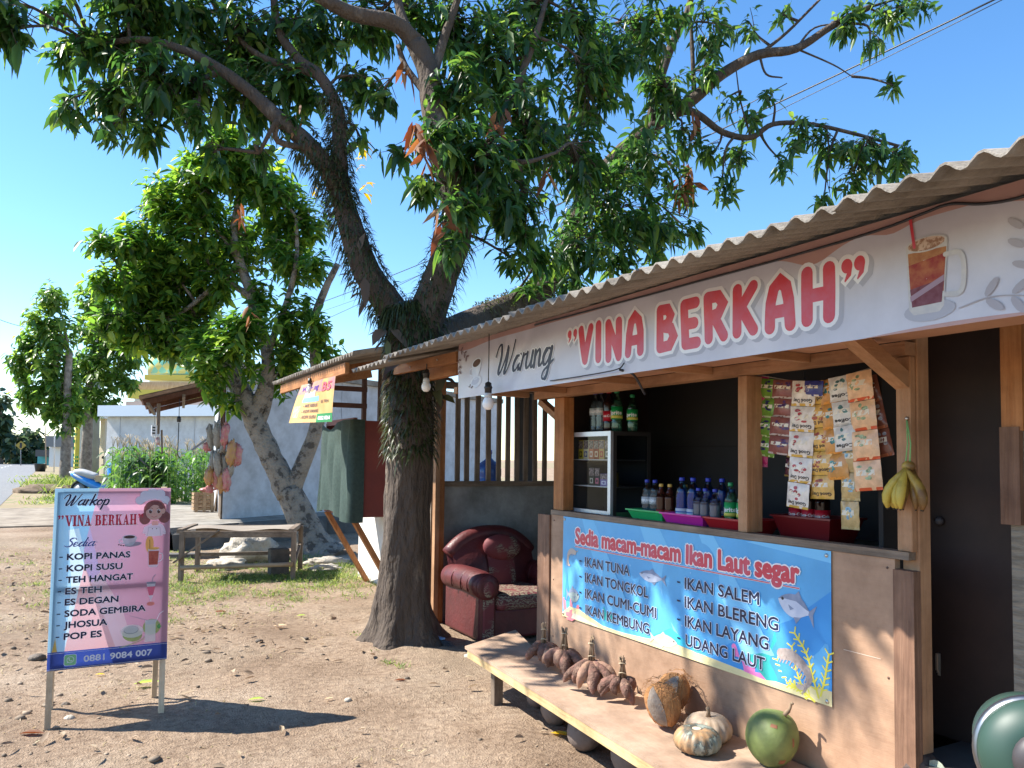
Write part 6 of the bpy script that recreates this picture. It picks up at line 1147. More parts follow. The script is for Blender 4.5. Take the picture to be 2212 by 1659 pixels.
mb = MB(); facing(mb, 158, 1020, 196, 1048, 39.5, .3, YEL); mb.build('low_wall', gp)
mb = MB()
for u in (160, 164, 171, 175): facing(mb, u, 985, u + 2.2, 1030, 39.3, .06, GRNP)
for k in range(4): facing(mb, 158, 990 + 9 * k, 180, 993 + 9 * k, 39.25, .04, YEL)
mb.build('fence_panel', gp); mb = MB(); facing(mb, 212, 905, 228, 1045, 41, 1, mat('porch_cream', (.6, .52, .4))); mb.build('pillar', gp)
t = thing('street_house', 'low white house with a grey roof at the bend of the road', 'house', W(128, 1000, d=85)); mb = MB(); facing(mb, 105, 965, 135, 1010, 85, 6, MW); mb.build('wall', t); mb = MB(); facing(mb, 98, 942, 140, 965, 84, 7, mat('grey_roof', (.2, .2, .2))); mb.build('roof', t)
t = thing('teal_shed', 'small teal shed with a dark roof beside the far road bend', 'shed', W(92, 1000, d=95)); mb = MB(); facing(mb, 80, 985, 102, 1012, 95, 5, mat('teal_paint', (.08, .35, .36))); mb.build('wall', t); mb = MB(); facing(mb, 76, 972, 106, 986, 94, 6, mat('dark_roof', (.08, .08, .08))); mb.build('roof', t)
def pole(u0, v0, u1, v1, d, r, m, label, name, cat): t = thing(name, label, cat, W(u1, v1, d=d)); mb = MB(); a_, b_ = W(u1, v1, d=d), W(u0, v0, d=d); a_.z = min(a_.z, -.05); mb.tube([a_, b_], [r, r * .7], m, n=12); mb.build('post', t); return t
PC = mat('pole_concrete', (.3, .33, .31), (.24, .26, .25), scale=2, rough=.9)
up = pole(213, 660, 203, 1052, 39, .22, PC, 'grey green concrete utility pole behind the right street tree', 'utility_pole', 'utility pole'); mb = MB(); p = W(213, 672, d=39); mb.beam(p - Vector((.9, .3, 0)), p + Vector((.9, .3, 0)), .09, .09, GREYX); mb.build('crossarm', up)
rs = pole(45, 965, 45, 1004, 90, .05, mat('grey_steel', (0, 0, 0)), 'yellow diamond road sign at the far road bend', 'road_sign', 'road sign'); p = W(45, 962, d=90); mb = MB(); mb.box((p.x - .38, p.y - .02, p.z - .38), (p.x + .38, p.y + .02, p.z + .38), mat('sign_yellow', (.36, .27, .05)), rot=Matrix.Rotation(PI / 4, 3, 'Y')); mb.build('plate', rs); mb = MB(); mb.box((p.x - .12, p.y - .03, p.z - .3), (p.x + .12, p.y - .021, p.z + .3), BLK); mb.build('symbol', rs)
bs = pole(119, 900, 117, 1010, 60, .05, mat('white_post', (.6, .6, .6)), 'round blue road sign on a white post left of the street trees', 'road_sign', 'road sign'); p = W(126, 906, d=60); mb = MB(); mb.lathe([(.42, -.02), (.42, .02)], p, mat('sign_blue', (.06, .18, .5)), 20, ax=Matrix.Rotation(PI / 2, 3, 'X')); mb.build('plate', bs)
lp = pole(96, 870, 100, 1008, 75, .06, mat('rust_post', (.4, .3, .22)), 'thin leaning post beside the far bend with a red brown base', 'thin_post', 'post')
p = W(87, 1014, d=62); t = thing('black_tub', 'black plastic tub on the roadside', 'tub', p); mb = MB(); mb.lathe([(.34, -.2), (.44, .42), (.46, .45), (.4, .45), (.33, .0)], (p.x, p.y, .2), BLACK, 18); mb.build('tub', t)

# ---- blue motor scooter behind the sign
def motorbike():
    t = thing('motor_scooter', 'blue and white motor scooter parked behind the menu board', 'motor scooter'); BL = mat('scooter_blue', (.02, .2, .62), (.03, .28, .7), scale=4, rough=.25, coat=.5); WH = mat('scooter_white', (.7, .72, .75), rough=.3); TY = mat('tyre', (.02, .02, .02), rough=.9)
    for x in (-.62, .62):
        w = MB().tube([(x + .24 * math.cos(q), 0, .29 + .24 * math.sin(q)) for q in np.linspace(0, 2 * PI, 28)], .05, TY, n=10).build('wheel', t); MB().lathe([(.2, -.02), (.2, .02)], (x, 0, .29), mat('rim_steel', (.4, .4, .4), metal=1), 20, ax=Matrix.Rotation(PI / 2, 3, 'X')).build('rim', w)
    mb = MB(); P_ = [(-.92, 0, .82), (-.6, 0, .66), (-.25, 0, .5), (.1, 0, .36), (.38, 0, .34)]; mb.tube(smooth_path(P_, 4), [.03] + [.1 + .05 * math.sin(k / 16 * PI) for k in range(16)], BL, n=12); mb.tube(smooth_path([(-.95, 0, .84), (-.7, .09, .74), (-.4, .1, .6)], 4), .035, WH, n=8); mb.tube(smooth_path([(-.95, 0, .84), (-.7, -.09, .74), (-.4, -.1, .6)], 4), .035, WH, n=8); mb.build('rear_body', t)
    mb = MB(); mb.tube(smooth_path([(-.8, 0, .86), (-.5, 0, .82), (-.2, 0, .74), (.0, 0, .72)], 4), [.07, .1, .12, .13, .13, .13, .13, .13, .12, .12, .11, .1, .07], mat('seat_grey', (.4, .4, .4), rough=.5), n=12); mb.build('seat', t)
    mb = MB(); mb.tube(smooth_path([(.62, 0, .4), (.56, 0, .68), (.45, 0, .92), (.36, 0, 1.04)], 4), [.09, .13, .16, .18, .19, .19, .18, .17, .15, .14, .13, .1, .06], BL, n=14); mb.ball((.62, 0, .56), (.2, .09, .1), BL, n=14); mb.box((.5, -.16, .62), (.66, -.1, .9), WH, rot=Matrix.Rotation(-.3, 3, 'Y')); mb.box((.5, .1, .62), (.66, .16, .9), WH, rot=Matrix.Rotation(-.3, 3, 'Y')); mb.build('front_fairing', t)
    mb = MB(); mb.ball((.44, 0, 1.08), (.16, .13, .09), BL, n=16); mb.build('handlebar_cover', t); mb = MB(); mb.ball((.58, 0, 1.07), (.05, .08, .045), WH, n=12); mb.build('headlight', t)
    mb = MB(); mb.tube([(.3, -.34, 1.1), (.4, 0, 1.06), (.3, .34, 1.1)], .018, BLACK, n=8); mb.build('handlebar', t)
    for s_ in (-1, 1): mb = MB(); mb.tube([(.33, .26 * s_, 1.1), (.36, .34 * s_, 1.3)], .008, BLACK, n=6); mb.ball((.36, .36 * s_, 1.34), (.03, .08, .05), BLACK, n=10); mb.build('mirror', t)
    mb = MB(); mb.box((.0, -.15, .55), (.24, .15, .75), mat('card_box', (.5, .35, .2))); mb.build('front_box', t); mb = MB(); mb.tube([(-.1, .12, .2), (-.15, .3, .0)], .015, BLACK, n=6); mb.build('kickstand', t)
    return t
ms = motorbike(); p = W(210, 1075, d=25); ms.location = (p.x, p.y, .05); ms.rotation_euler = (0, .0, math.radians(-32))

# ---- overhead wires
def wire(a, b, sag, r, label): a, b = Vector(a), Vector(b); t = tag(MB().tube([a * (1 - k / 30) + b * (k / 30) - Vector((0, 0, sag * 4 * (k / 30) * (1 - k / 30))) for k in range(31)], r, BLACK, n=5).build('overhead_wire'), label, 'wire'); return t
wire(W(2230, -40, d=9), W(640, 672, d=30), .25, .012, 'thick twisted overhead wire crossing behind the big tree to the upper right'); wire(W(2240, -38, d=9.1), W(640, 690, d=30), .35, .006, 'thin overhead wire just below the thick twisted one'); wire(W(1700, 180, d=14), W(600, 735, d=30), .2, .009, 'lower overhead wire seen in the fork of the big tree'); wire(W(-60, 660, d=30), W(213, 672, d=39), .9, .012, 'overhead wire at the left edge running to the utility pole'); wire(W(213, 672, d=39), W(560, 630, d=26), .5, .012, 'overhead wire from the utility pole to the grey tree')
# ================================================================== VEGETATION
LEAF_F4 = np.array([[1, 4, 5, 2], [2, 6, 7, 1]]) ; LEAF_T = None
def leaf_arrays(P, D, UP, L, Wd, droop, fold=.25):
    """n leaves: base P, direction D, rough upper side UP; returns vertices (n*8,3), quads, tris"""
    n = len(P); D = D / np.linalg.norm(D, axis=1)[:, None]; S = np.cross(D, UP); S /= np.linalg.norm(S, axis=1)[:, None] + 1e-9; U = np.cross(S, D)
    L = L[:, None]; Wd = Wd[:, None]; dr = droop[:, None]; G = np.array([[0, 0, -1.]])
    def mid(t): return P + D * L * t + G * L * dr * t * t
    t1, t2 = .34, .68; m0, m1, m2, m3 = mid(0), mid(t1), mid(t2), mid(1.)
    V = np.stack([m0, m1, m2, m3, m1 + S * Wd * .5 + U * Wd * fold, m2 + S * Wd * .4 + U * Wd * fold, m1 - S * Wd * .5 + U * Wd * fold, m2 - S * Wd * .4 + U * Wd * fold], 1).reshape(-1, 3)
    b = (np.arange(n) * 8)[:, None]
    Q = np.concatenate([b + np.array([[1, 4, 5, 2]]), b + np.array([[1, 2, 7, 6]])]); T = np.concatenate([b + np.array([[0, 4, 1]]), b + np.array([[0, 1, 6]]), b + np.array([[2, 5, 3]]), b + np.array([[2, 3, 7]])])
    return V, Q, T
class Leaves:
    def __init__(s): s.P = []; s.D = []; s.U = []; s.L = []; s.W = []; s.R = []
    def add(s, P, D, U, L, W_, R_): s.P.append(P); s.D.append(D); s.U.append(U); s.L.append(L); s.W.append(W_); s.R.append(R_)
    def cluster(s, c, ax, n, L, wr=.25, spread=1., droop=.5):
        ax = np.array(ax, float); ax /= np.linalg.norm(ax); v = rng.normal(size=(n, 3)); v -= (v @ ax)[:, None] * ax; v /= np.linalg.norm(v, axis=1)[:, None]
        D = v * spread + ax * rng.uniform(-.25, .9, (n, 1)) + np.array([0, 0, -.25]); Ls = L * rng.uniform(.45, 1.25, n)
        P = np.array(c) + ax * rng.uniform(-1.5, .1, (n, 1)) * L + rng.normal(size=(n, 3)) * .12 * L; U = np.tile(ax + np.array([0, 0, .8]), (n, 1)) + rng.normal(size=(n, 3)) * .3
        s.add(P, D, U, Ls, Ls * wr * rng.uniform(.8, 1.2, n), droop * rng.uniform(.3, 1.5, n))
    def build(s, name, m, parent, fold=.2):
        V, Q, T = leaf_arrays(np.concatenate(s.P), np.concatenate(s.D), np.concatenate(s.U), np.concatenate(s.L), np.concatenate(s.W), np.concatenate(s.R), fold); return fast_mesh(name, V, [Q, T], [m], parent=parent)
MANGO = leafmat('mango_leaf', (.016, .048, .014), (.04, .1, .024), (.12, .19, .035)); MANGOL = leafmat('mango_leaf_light', (.03, .085, .018), (.075, .155, .028), (.2, .285, .046), transl=.5); DEAD = leafmat('dead_leaf', (.12, .045, .02), (.2, .08, .03), (.32, .16, .06), transl=.2, rough=.7)
TEAK = leafmat('street_tree_leaf', (.035, .09, .02), (.085, .165, .034), (.19, .26, .058), transl=.46); FERN = leafmat('fern_blade', (.022, .034, .012), (.04, .056, .02), (.085, .1, .035), transl=.2)
BARK = mat('mango_bark', (.10, .075, .055), (.2, .155, .115), scale=7, rough=.95, bump=1., bscale=22, bdist=.06, stretch=(1, 1, .35), lo=.3, hi=.7, c3=(.075, .055, .042), detail=9)
BARKG = mat('pale_bark', (.3, .26, .21), (.1, .085, .07), scale=7, rough=.95, bump=1., bscale=24, bdist=.06, lo=.43, hi=.57, c3=(.22, .19, .155), detail=10); BARKT = mat('street_bark', (.3, .26, .22), (.12, .1, .085), scale=5, rough=.95, bump=.5, bscale=15)
def limb(mb, path, r0, r1, m, n=12, rough=.08, k=5):
    """path: world points; tapering bark tube"""
    pp = smooth_path(path, k); q = len(pp); rad = [r0 + (r1 - r0) * (i / (q - 1)) ** .8 for i in range(q)]
    mb.tube(pp, rad, m, n=n, fn=lambda p, d, u: 1 + rough * fbm(Vector(p) * 3 + d, 1.) + rough * .6 * fbm(Vector(p) * 9 + d * 2, 1.)); return pp
def px_path(pts): return [W(u, v, d=d) for u, v, d in pts]
def crown(discs, limbs, Ls, L, nleaf, dens, mb, twig_m, depth=1.2, droop=.5, wr=.25, twig_r=.006, skip=0., lift=.25):
    """leaf clusters scattered in each disc (u, v, radius px, depth m); boughs join every disc to the nearest limb"""
    LP = np.concatenate(limbs)
    for disc in discs:
        u, v, r, d = disc[:4]; k = disc[4] if len(disc) > 4 else 1.; c = W(u, v, d=d); R_ = r * d / 1661; near = LP[np.argmin(((LP - np.array(c)) ** 2).sum(1))]; near = Vector(near)
        mid = (c + near) / 2 + Vector((rnd.uniform(-.1, .1), rnd.uniform(-.1, .1), .12 * (c - near).length)); bough = smooth_path([near, mid, c], 4)
        mb.tube(bough, [twig_r * 3.2 - twig_r * 1.6 * i / (len(bough) - 1) for i in range(len(bough))], twig_m, n=6)
        for i in range(max(3, int(dens * k * (r / 100) ** 2))):
            q = rng.normal(size=3); q /= np.linalg.norm(q); q *= R_ * rng.uniform(.15, 1) ** .5; q = q * np.array([1, depth, 1]) if False else q
            p = np.array(c) + q; ax = q / (np.linalg.norm(q) + 1e-6) + np.array([0, 0, lift]) + rng.normal(size=3) * .3
            Ls.cluster(p, ax, rng.integers(nleaf[0], nleaf[1]), L, wr, droop=droop)
            b0 = Vector(bough[rnd.randrange(len(bough) // 2, len(bough))]); 
            if rnd.random() > skip: mb.tube([b0, (b0 + Vector(p)) / 2 + Vector((rnd.uniform(-.04, .04), rnd.uniform(-.04, .04), .03)), p], [twig_r * 1.1, twig_r * .8, twig_r * .5], twig_m, n=4, cap=False)

# ---- the big mango tree
t1 = thing('mango_tree', 'big mango tree with a fern covered forked trunk beside the stall nook', 'tree', (2.3, 5.93, 0)); mb = MB()
trunk = [Vector((2.31, 5.95, -.08)), Vector((2.30, 5.94, .1)), Vector((2.29, 5.92, .3)), Vector((2.28, 5.88, .75)), Vector((2.28, 5.83, 1.46)), Vector((2.27, 5.79, 2.1)), Vector((2.25, 5.78, 2.55)), Vector((2.22, 5.8, 2.72))]
pp = smooth_path(trunk, 8); zz = [p[2] for p in pp]
def trad(zv): return .175 + .15 * math.exp(-max(0, zv) / .16) + .05 * math.exp(-max(0, zv) / .6) + (.02 if zv > 2.3 else 0)
mb.tube(pp, [trad(q) for q in zz], BARK, n=48, fn=lambda p, d, u: 1 + (.16 * math.sin(5 * math.atan2(d.y, d.x) + 1) * math.exp(-max(0, p.z) / .3)) + .1 * fbm(Vector((d.x * 2, d.y * 2, p.z * 1.2)), 1.5) + .05 * fbm(Vector((d.x * 9, d.y * 9, p.z * 5)), 1.))
mb.build('trunk', t1); LB = MB(); limbs1 = [np.array(pp[-20:])]
def lb(pts, r0, r1): q = limb(LB, px_path(pts), r0, r1, BARK, n=14); limbs1.append(q); return q
qa = lb([(880, 745, 6.2), (850, 672, 6.2), (795, 592, 6.2), (762, 505, 6.25), (738, 430, 6.3), (706, 362, 6.28), (655, 302, 6.22), (600, 255, 6.2), (545, 203, 6.2), (475, 150, 6.2), (395, 108, 6.2), (300, 85, 6.2), (200, 100, 6.3)], .142, .018)
qv = lb([(745, 450, 6.28), (735, 375, 6.3), (733, 300, 6.3), (728, 232, 6.35), (690, 163, 6.4), (645, 128, 6.5), (600, 60, 6.6), (590, -40, 6.7)], .075, .03)
lb([(690, 325, 6.25), (600, 305, 6.1), (598, 262, 6.0), (560, 330, 6.0)], .03, .015); lb([(480, 150, 6.2), (400, 190, 6.2), (300, 200, 6.2)], .03, .012); lb([(690, 163, 6.4), (560, 120, 6.5), (480, 40, 6.6), (440, -40, 6.6)], .035, .015)
qb = lb([(890, 745, 6.2), (925, 672, 6.15), (955, 590, 6.1), (985, 505, 6.1), (985, 430, 6.1), (955, 330, 6.1), (938, 240, 6.2), (925, 155, 6.3), (898, 92, 6.3)], .165, .085)
lb([(898, 92, 6.3), (850, 50, 6.2), (765, 30, 6.1), (695, -5, 6.0), (620, -60, 5.9)], .075, .045); lb([(900, 95, 6.3), (870, 40, 6.4), (850, -40, 6.5)], .05, .03); lb([(935, 220, 6.2), (880, 150, 6.3), (860, 100, 6.4)], .035, .02); lb([(930, 180, 6.3), (960, 80, 6.4), (1000, -30, 6.5)], .05, .025); lb([(985, 430, 6.1), (1050, 330, 6.2), (1100, 220, 6.4), (1150, 100, 6.6), (1180, 0, 6.8)], .06, .02); lb([(1050, 330, 6.2), (1130, 350, 6.1), (1200, 330, 6.2)], .03, .012)
qc = lb([(905, 745, 6.25), (985, 715, 6.6), (1060, 680, 7.0), (1135, 645, 7.4), (1195, 600, 7.8), (1235, 510, 8.0), (1262, 432, 8.1), (1330, 340, 8.2), (1420, 268, 8.3), (1500, 212, 8.3), (1560, 160, 8.3), (1640, 118, 8.3), (1720, 105, 8.3), (1800, 55, 8.3), (1880, 15, 8.3)], .15, .03)
lb([(1420, 268, 8.3), (1490, 240, 8.2), (1560, 285, 8.2), (1622, 297, 8.2), (1670, 268, 8.2), (1750, 268, 8.2), (1850, 290, 8.2), (1940, 315, 8.2)], .045, .015); lb([(1408, 280, 8.3), (1415, 210, 8.3), (1448, 105, 8.4), (1480, 40, 8.4), (1500, -30, 8.4)], .065, .03); lb([(1500, 212, 8.3), (1495, 100, 8.3), (1490, 0, 8.3)], .03, .015); lb([(1262, 432, 8.1), (1220, 330, 8.0), (1250, 200, 8.0), (1260, 60, 8.0)], .05, .02); lb([(1640, 118, 8.3), (1700, 70, 8.3), (1760, 10, 8.2), (1800, -30, 8.2)], .02, .01); lb([(1640, 118, 8.3), (1655, 160, 8.3), (1690, 168, 8.3)], .015, .008); lb([(1720, 105, 8.3), (1800, 140, 8.3), (1840, 165, 8.3)], .012, .005); lb([(1720, 105, 8.3), (1760, 60, 8.3), (1830, 50, 8.3)], .015, .006); lb([(1622, 297, 8.2), (1600, 220, 8.2), (1590, 150, 8.2)], .012, .006)
shade_limb = limb(LB, [W(590, -40, d=6.7), Vector((.6, 6.6, 5.6)), Vector((-.4, 5.9, 5.5)), Vector((-1.2, 5.6, 5.9))], .05, .02, BARK, n=10); limbs1.append(shade_limb)
D1 = [(120, -110, 80, 6.1, .6), (260, -120, 100, 6.5, .6), (430, -150, 110, 6.7, .6), (610, -170, 120, 6.9, .6), (800, -180, 120, 7.0, .6), (1000, -160, 120, 7.0, .6), (1200, -150, 120, 7.2, .6), (1400, -130, 110, 7.8, .6), (1580, -100, 80, 8.2, .6), (180, 110, 75, 6.2), (150, 215, 50, 6.1, .8), (260, 80, 100, 6.4), (250, 210, 75, 6.2), (330, 160, 90, 6.0), (400, 50, 110, 6.6), (420, 190, 90, 6.2), (330, 285, 55, 6.0, .8), (240, 275, 40, 6.0, .6), (420, 260, 45, 5.9, .7), (540, 70, 110, 6.7), (550, 210, 80, 6.4), (680, 60, 100, 6.8), (640, 180, 80, 6.6), (500, 130, 90, 6.7), (800, 50, 90, 6.8), (790, 170, 70, 6.6, .8), (620, 280, 40, 6.2, .6), (780, 300, 28, 6.6, .6), (300, -10, 90, 6.3), (120, 20, 40, 6.2, .7), (35, 60, 55, 5.6), (-20, 10, 80, 5.6),
    (560, 330, 45, 6.1, .6), (460, 330, 40, 6.0, .6), (820, 210, 45, 6.4, .7), (860, 330, 40, 6.3, .6), (900, 30, 70, 6.6, .8), (990, 60, 95, 6.7), (1090, 140, 110, 6.7), (1000, 190, 85, 6.2), (950, 290, 75, 5.8), (1040, 340, 105, 6.0), (1140, 270, 110, 6.5), (905, 400, 50, 5.7, .8), (1000, 460, 65, 5.7, .9), (1110, 450, 105, 6.3), (970, 540, 45, 5.7, .7), (1110, 560, 45, 6.4, .7), (1240, 350, 105, 7.0), (1270, 200, 100, 7.0), (1240, 60, 105, 7.1), (1390, 60, 95, 7.6), (1390, 340, 95, 7.6), (1340, 450, 105, 7.4), (1420, 500, 85, 7.6, .9), (1250, 530, 95, 7.2), (1160, 555, 55, 6.7, .8), (1340, 560, 60, 7.5, .8), (1490, 500, 45, 7.8, .7), (1440, 190, 75, 8.0), (1480, 410, 50, 7.9, .8), (1130, 30, 90, 7.0), (1330, 120, 80, 7.4), (1540, 50, 75, 8.2, .7), (1520, 150, 50, 8.1, .7), (1470, 300, 50, 8.1, .7),
    (1570, 210, 35, 8.2, .5), (1620, 50, 45, 8.3, .45), (1700, 20, 35, 8.3, .5), (1830, 40, 50, 8.2, .9), (1930, 30, 60, 8.2, 1.), (1990, 15, 40, 8.2, .9), (1880, 90, 35, 8.2, .7), (1620, 250, 45, 8.2, .6), (1720, 290, 50, 8.2, .8), (1790, 310, 60, 8.2, .9), (1870, 320, 70, 8.2, 1.), (1940, 335, 50, 8.2, 1.1), (1840, 390, 45, 8.2, .9), (1600, 330, 45, 8.2, .7), (1560, 395, 45, 8.1, .7), (1690, 350, 35, 8.2, .6), (1780, 430, 22, 8.2, .7), (1930, 185, 22, 8.2, .7), (1540, 330, 35, 8.1, .7), (1660, 210, 30, 8.2, .5), (1230, 610, 40, 7.4, .6), (1150, 620, 30, 7.0, .6)]
LV1 = Leaves(); crown(D1, limbs1, LV1, .132, (9, 16), 46, LB, BARK, droop=.5, wr=.36, twig_r=.005)
for i in range(58):                                                  # unseen bough over the forecourt, leaves set along sun rays to shade the wall
    q = Vector((2.6, rnd.uniform(1.9, 4.5), rnd.uniform(.78, 1.5) if i < 46 else rnd.uniform(.1, .7))) + Vector((-.98, .69, 1.3)) * rnd.uniform(3.45, 4.3)
    LV1.cluster(q, (rnd.uniform(-.5, .5), rnd.uniform(-.5, .5), 1), 12, .2, .26); near = Vector(shade_limb[rnd.randrange(len(shade_limb) // 2, len(shade_limb))]); LB.tube([near, (near + q) / 2 + Vector((0, 0, .1)), q], [.012, .009, .005], BARK, n=5, cap=False)
LB.build('limbs', t1); LV1.build('crown', MANGO, t1)
DL = Leaves()
for u, v, d, n in ((920, 350, 5.6, 16), (900, 320, 5.65, 10), (955, 500, 5.55, 7), (1490, 395, 7.7, 14), (1500, 270, 8.0, 10), (1470, 430, 7.7, 10), (1080, 290, 6.0, 6), (1300, 190, 7, 6), (520, 470, 10, 10), (540, 700, 10, 6), (880, 170, 6.0, 5), (1180, 420, 6.2, 5), (650, 290, 6.2, 5)): DL.cluster(W(u, v, d=d), (.1, 0, -1), n, .15, .3, spread=.45, droop=.5)
DL.build('dead_leaves', DEAD, t1)
def fern_coat(paths, t, n, L, lo=0., hi=1., front=None):
    FL = Leaves()
    for pp_, ra, rb, n_, lo_, hi_ in paths:
        k = len(pp_); s_ = rng.uniform(lo_, hi_, n_); idx = np.minimum((s_ * (k - 1)).astype(int), k - 2); P0 = pp_[idx] + (pp_[idx + 1] - pp_[idx]) * (s_ * (k - 1) - idx)[:, None]; T = pp_[idx + 1] - pp_[idx]; T /= np.linalg.norm(T, axis=1)[:, None]
        v = rng.normal(size=(n_, 3)); v -= (v * T).sum(1)[:, None] * T; v /= np.linalg.norm(v, axis=1)[:, None]; R_ = ra + (rb - ra) * s_
        FL.add(P0 + v * (R_ * .93)[:, None], v + rng.normal(size=(n_, 3)) * .4 + np.array([0, 0, .45]), np.tile([[0, 0, 1.]], (n_, 1)) + rng.normal(size=(n_, 3)) * .2, L * rng.uniform(.5, 1.3, n_), np.full(n_, .013), rng.uniform(.4, 1.7, n_))
    o = FL.build('fern_coat', FERN, t, fold=.1); return o
tp = np.array(smooth_path(trunk[3:], 6)); fern_coat([(tp, .19, .2, 4200, .27, 1.), (np.array(qa), .15, .075, 2300, .0, .5), (np.array(qv), .085, .05, 900, .0, .5), (np.array(qb), .165, .13, 1100, .0, .55), (np.array(qc), .14, .11, 1500, .12, .42)], t1, 0, .08)
FL = Leaves()
for u, v, d in ((845, 735, 6.0), (875, 760, 6.0), (905, 730, 6.0), (830, 690, 6.0), (790, 600, 6.0), (965, 740, 6.0), (940, 800, 5.95), (860, 820, 6.0), (770, 560, 6.05)): FL.cluster(W(u, v, d=d), (-.3, -.5, .6), 7, .2, .35, spread=.8, droop=.3)
FL.build('fern_fronds', leafmat('brown_frond', (.07, .045, .03), (.13, .09, .06), (.1, .12, .04), transl=.15, rough=.8), t1)

# ---- the grey mango tree by the old bench
t3 = thing('grey_mango_tree', 'pale barked mango tree with a low fork standing behind the old bench', 'tree', W(690, 1195, z=0)); mb = MB(); g = lambda *a: px_path([(u, v, 12.) for u, v in a]); limbs3 = []
b0 = W(692, 1205, d=12.); b0.z = -.1
mb.tube(*(lambda q: (q, [.28 * math.exp(-i / 3) + .205 for i in range(len(q))], BARKG))(smooth_path([b0, W(672, 1165, d=12), W(648, 1115, d=12), W(622, 1055, d=12)], 5)), n=24, fn=lambda p, d, u: 1 + .1 * fbm(Vector(p) * 2 + d, 1.)); mb.build('trunk', t3); L3 = MB()
def l3(pts, r0, r1): q = limb(L3, g(*pts), r0, r1, BARKG, n=14, rough=.12); limbs3.append(q)
l3([(626, 1070), (595, 1005), (560, 935), (543, 890), (515, 835), (495, 790), (487, 752)], .195, .13); l3([(628, 1065), (655, 1000), (682, 930), (688, 885), (682, 800), (678, 740), (682, 680), (705, 620), (730, 570)], .14, .045); l3([(548, 900), (575, 830), (578, 760), (555, 690), (545, 640), (520, 570), (505, 500), (520, 420)], .13, .05); l3([(545, 640), (510, 620), (470, 590), (440, 540), (445, 490), (455, 440)], .06, .03); l3([(520, 570), (450, 630), (380, 680), (300, 690)], .05, .02); l3([(520, 570), (480, 510), (440, 470), (380, 440)], .045, .02); l3([(578, 760), (620, 650), (640, 560), (640, 470)], .06, .025); l3([(560, 935), (580, 880), (590, 820)], .05, .03)
D3 = [(215, 520, 30, 11.4), (225, 600, 40, 11.5), (215, 690, 30, 11.5), (290, 640, 60, 12), (350, 650, 60, 12.3), (430, 620, 60, 12.4), (300, 560, 50, 12.2), (440, 350, 50, 11.8), (370, 740, 35, 12), (480, 300, 55, 11.6), (500, 350, 70, 11.8), (420, 395, 75, 11.6), (560, 375, 70, 12), (345, 430, 60, 11.6), (600, 440, 75, 12.2), (300, 505, 55, 11.6), (420, 500, 95, 12), (520, 520, 80, 12.4), (262, 525, 38, 11.5), (300, 600, 68, 11.8), (380, 600, 85, 12.2), (480, 600, 60, 12), (248, 680, 48, 11.6), (320, 700, 70, 12), (620, 550, 70, 12.2), (665, 480, 55, 12.3), (680, 575, 38, 12), (430, 690, 60, 12.3), (500, 735, 65, 11.2), (450, 780, 55, 11.2), (540, 700, 50, 11.2), (640, 680, 60, 12), (690, 705, 38, 11.9), (705, 750, 32, 11.9, .8), (625, 760, 58, 12.2), (420, 740, 45, 11.4), (560, 640, 45, 12, .8), (500, 870, 22, 11.8, .9), (540, 800, 30, 11.5, .7), (470, 840, 38, 11.6, .7), (370, 690, 60, 12), (350, 540, 60, 12), (270, 720, 40, 12), (390, 735, 35, 12.1), (610, 810, 40, 12.2, .7)]
LV3 = Leaves(); crown(D3, limbs3, LV3, .185, (11, 17), 105, L3, BARKG, droop=.22, wr=.38, twig_r=.008, skip=.6, lift=.9); L3.build('limbs', t3); LV3.build('crown', MANGOL, t3)
YL = Leaves()
for u, v in ((785, 300), (780, 330), (680, 390), (790, 395), (560, 820)): YL.cluster(W(u, v, d=12.), (0, 0, 1), 8, .16, .35)
YL.build('yellow_leaves', leafmat('yellow_leaf', (.3, .2, .02), (.42, .32, .04), (.25, .28, .04), transl=.35), t3)

# ---- street trees, far trees
def street(label, trunk_px, d, r, discs, seed, leaf=.34, m=TEAK, dens=230, twigm=BARKT, name='street_tree', group='trees along the street'):
    t = thing(name, label, 'tree', W(trunk_px[-1][0], trunk_px[-1][1], d=d), group); mb = MB(); pts = [W(u, v, d=d) for u, v in trunk_px][::-1]; pts[0].z = -.1
    q = limb(mb, pts, r, r * .55, BARKT, n=12, rough=.1); mb.build('trunk', t); lb_ = MB(); Lv = Leaves(); crown(discs, [q], Lv, leaf, (7, 11), dens, lb_, twigm, droop=.35, wr=.5, twig_r=leaf * .04, skip=.9, lift=.7); lb_.build('limbs', t); Lv.build('crown', m, t); return t
street('left street tree with a dark mottled trunk beside the road', [(150, 760), (146, 830), (144, 925), (141, 1000), (138, 1062)], 33, .25, [(115, 640, 38, 33), (95, 690, 45, 33), (125, 720, 50, 33), (65, 735, 38, 33), (110, 780, 55, 33), (50, 790, 35, 33), (130, 830, 48, 33), (75, 840, 42, 33), (150, 880, 40, 33), (110, 875, 35, 33), (140, 915, 25, 33), (35, 770, 20, 33), (60, 880, 18, 33)], 1)
street('right street tree with a pale straight trunk in front of the utility pole', [(200, 780), (192, 850), (190, 920), (186, 980), (184, 1050)], 36, .28, [(200, 640, 40, 36), (245, 660, 50, 36), (200, 700, 48, 36), (255, 720, 50, 36), (215, 760, 52, 36), (270, 770, 38, 36), (180, 790, 40, 36), (235, 810, 48, 36), (175, 840, 38, 36), (275, 820, 28, 36), (215, 860, 38, 36), (165, 880, 25, 36), (245, 870, 22, 36)], 2)
FAR = leafmat('far_leaf', (.03, .055, .03), (.05, .085, .04), (.09, .13, .06), transl=.2)
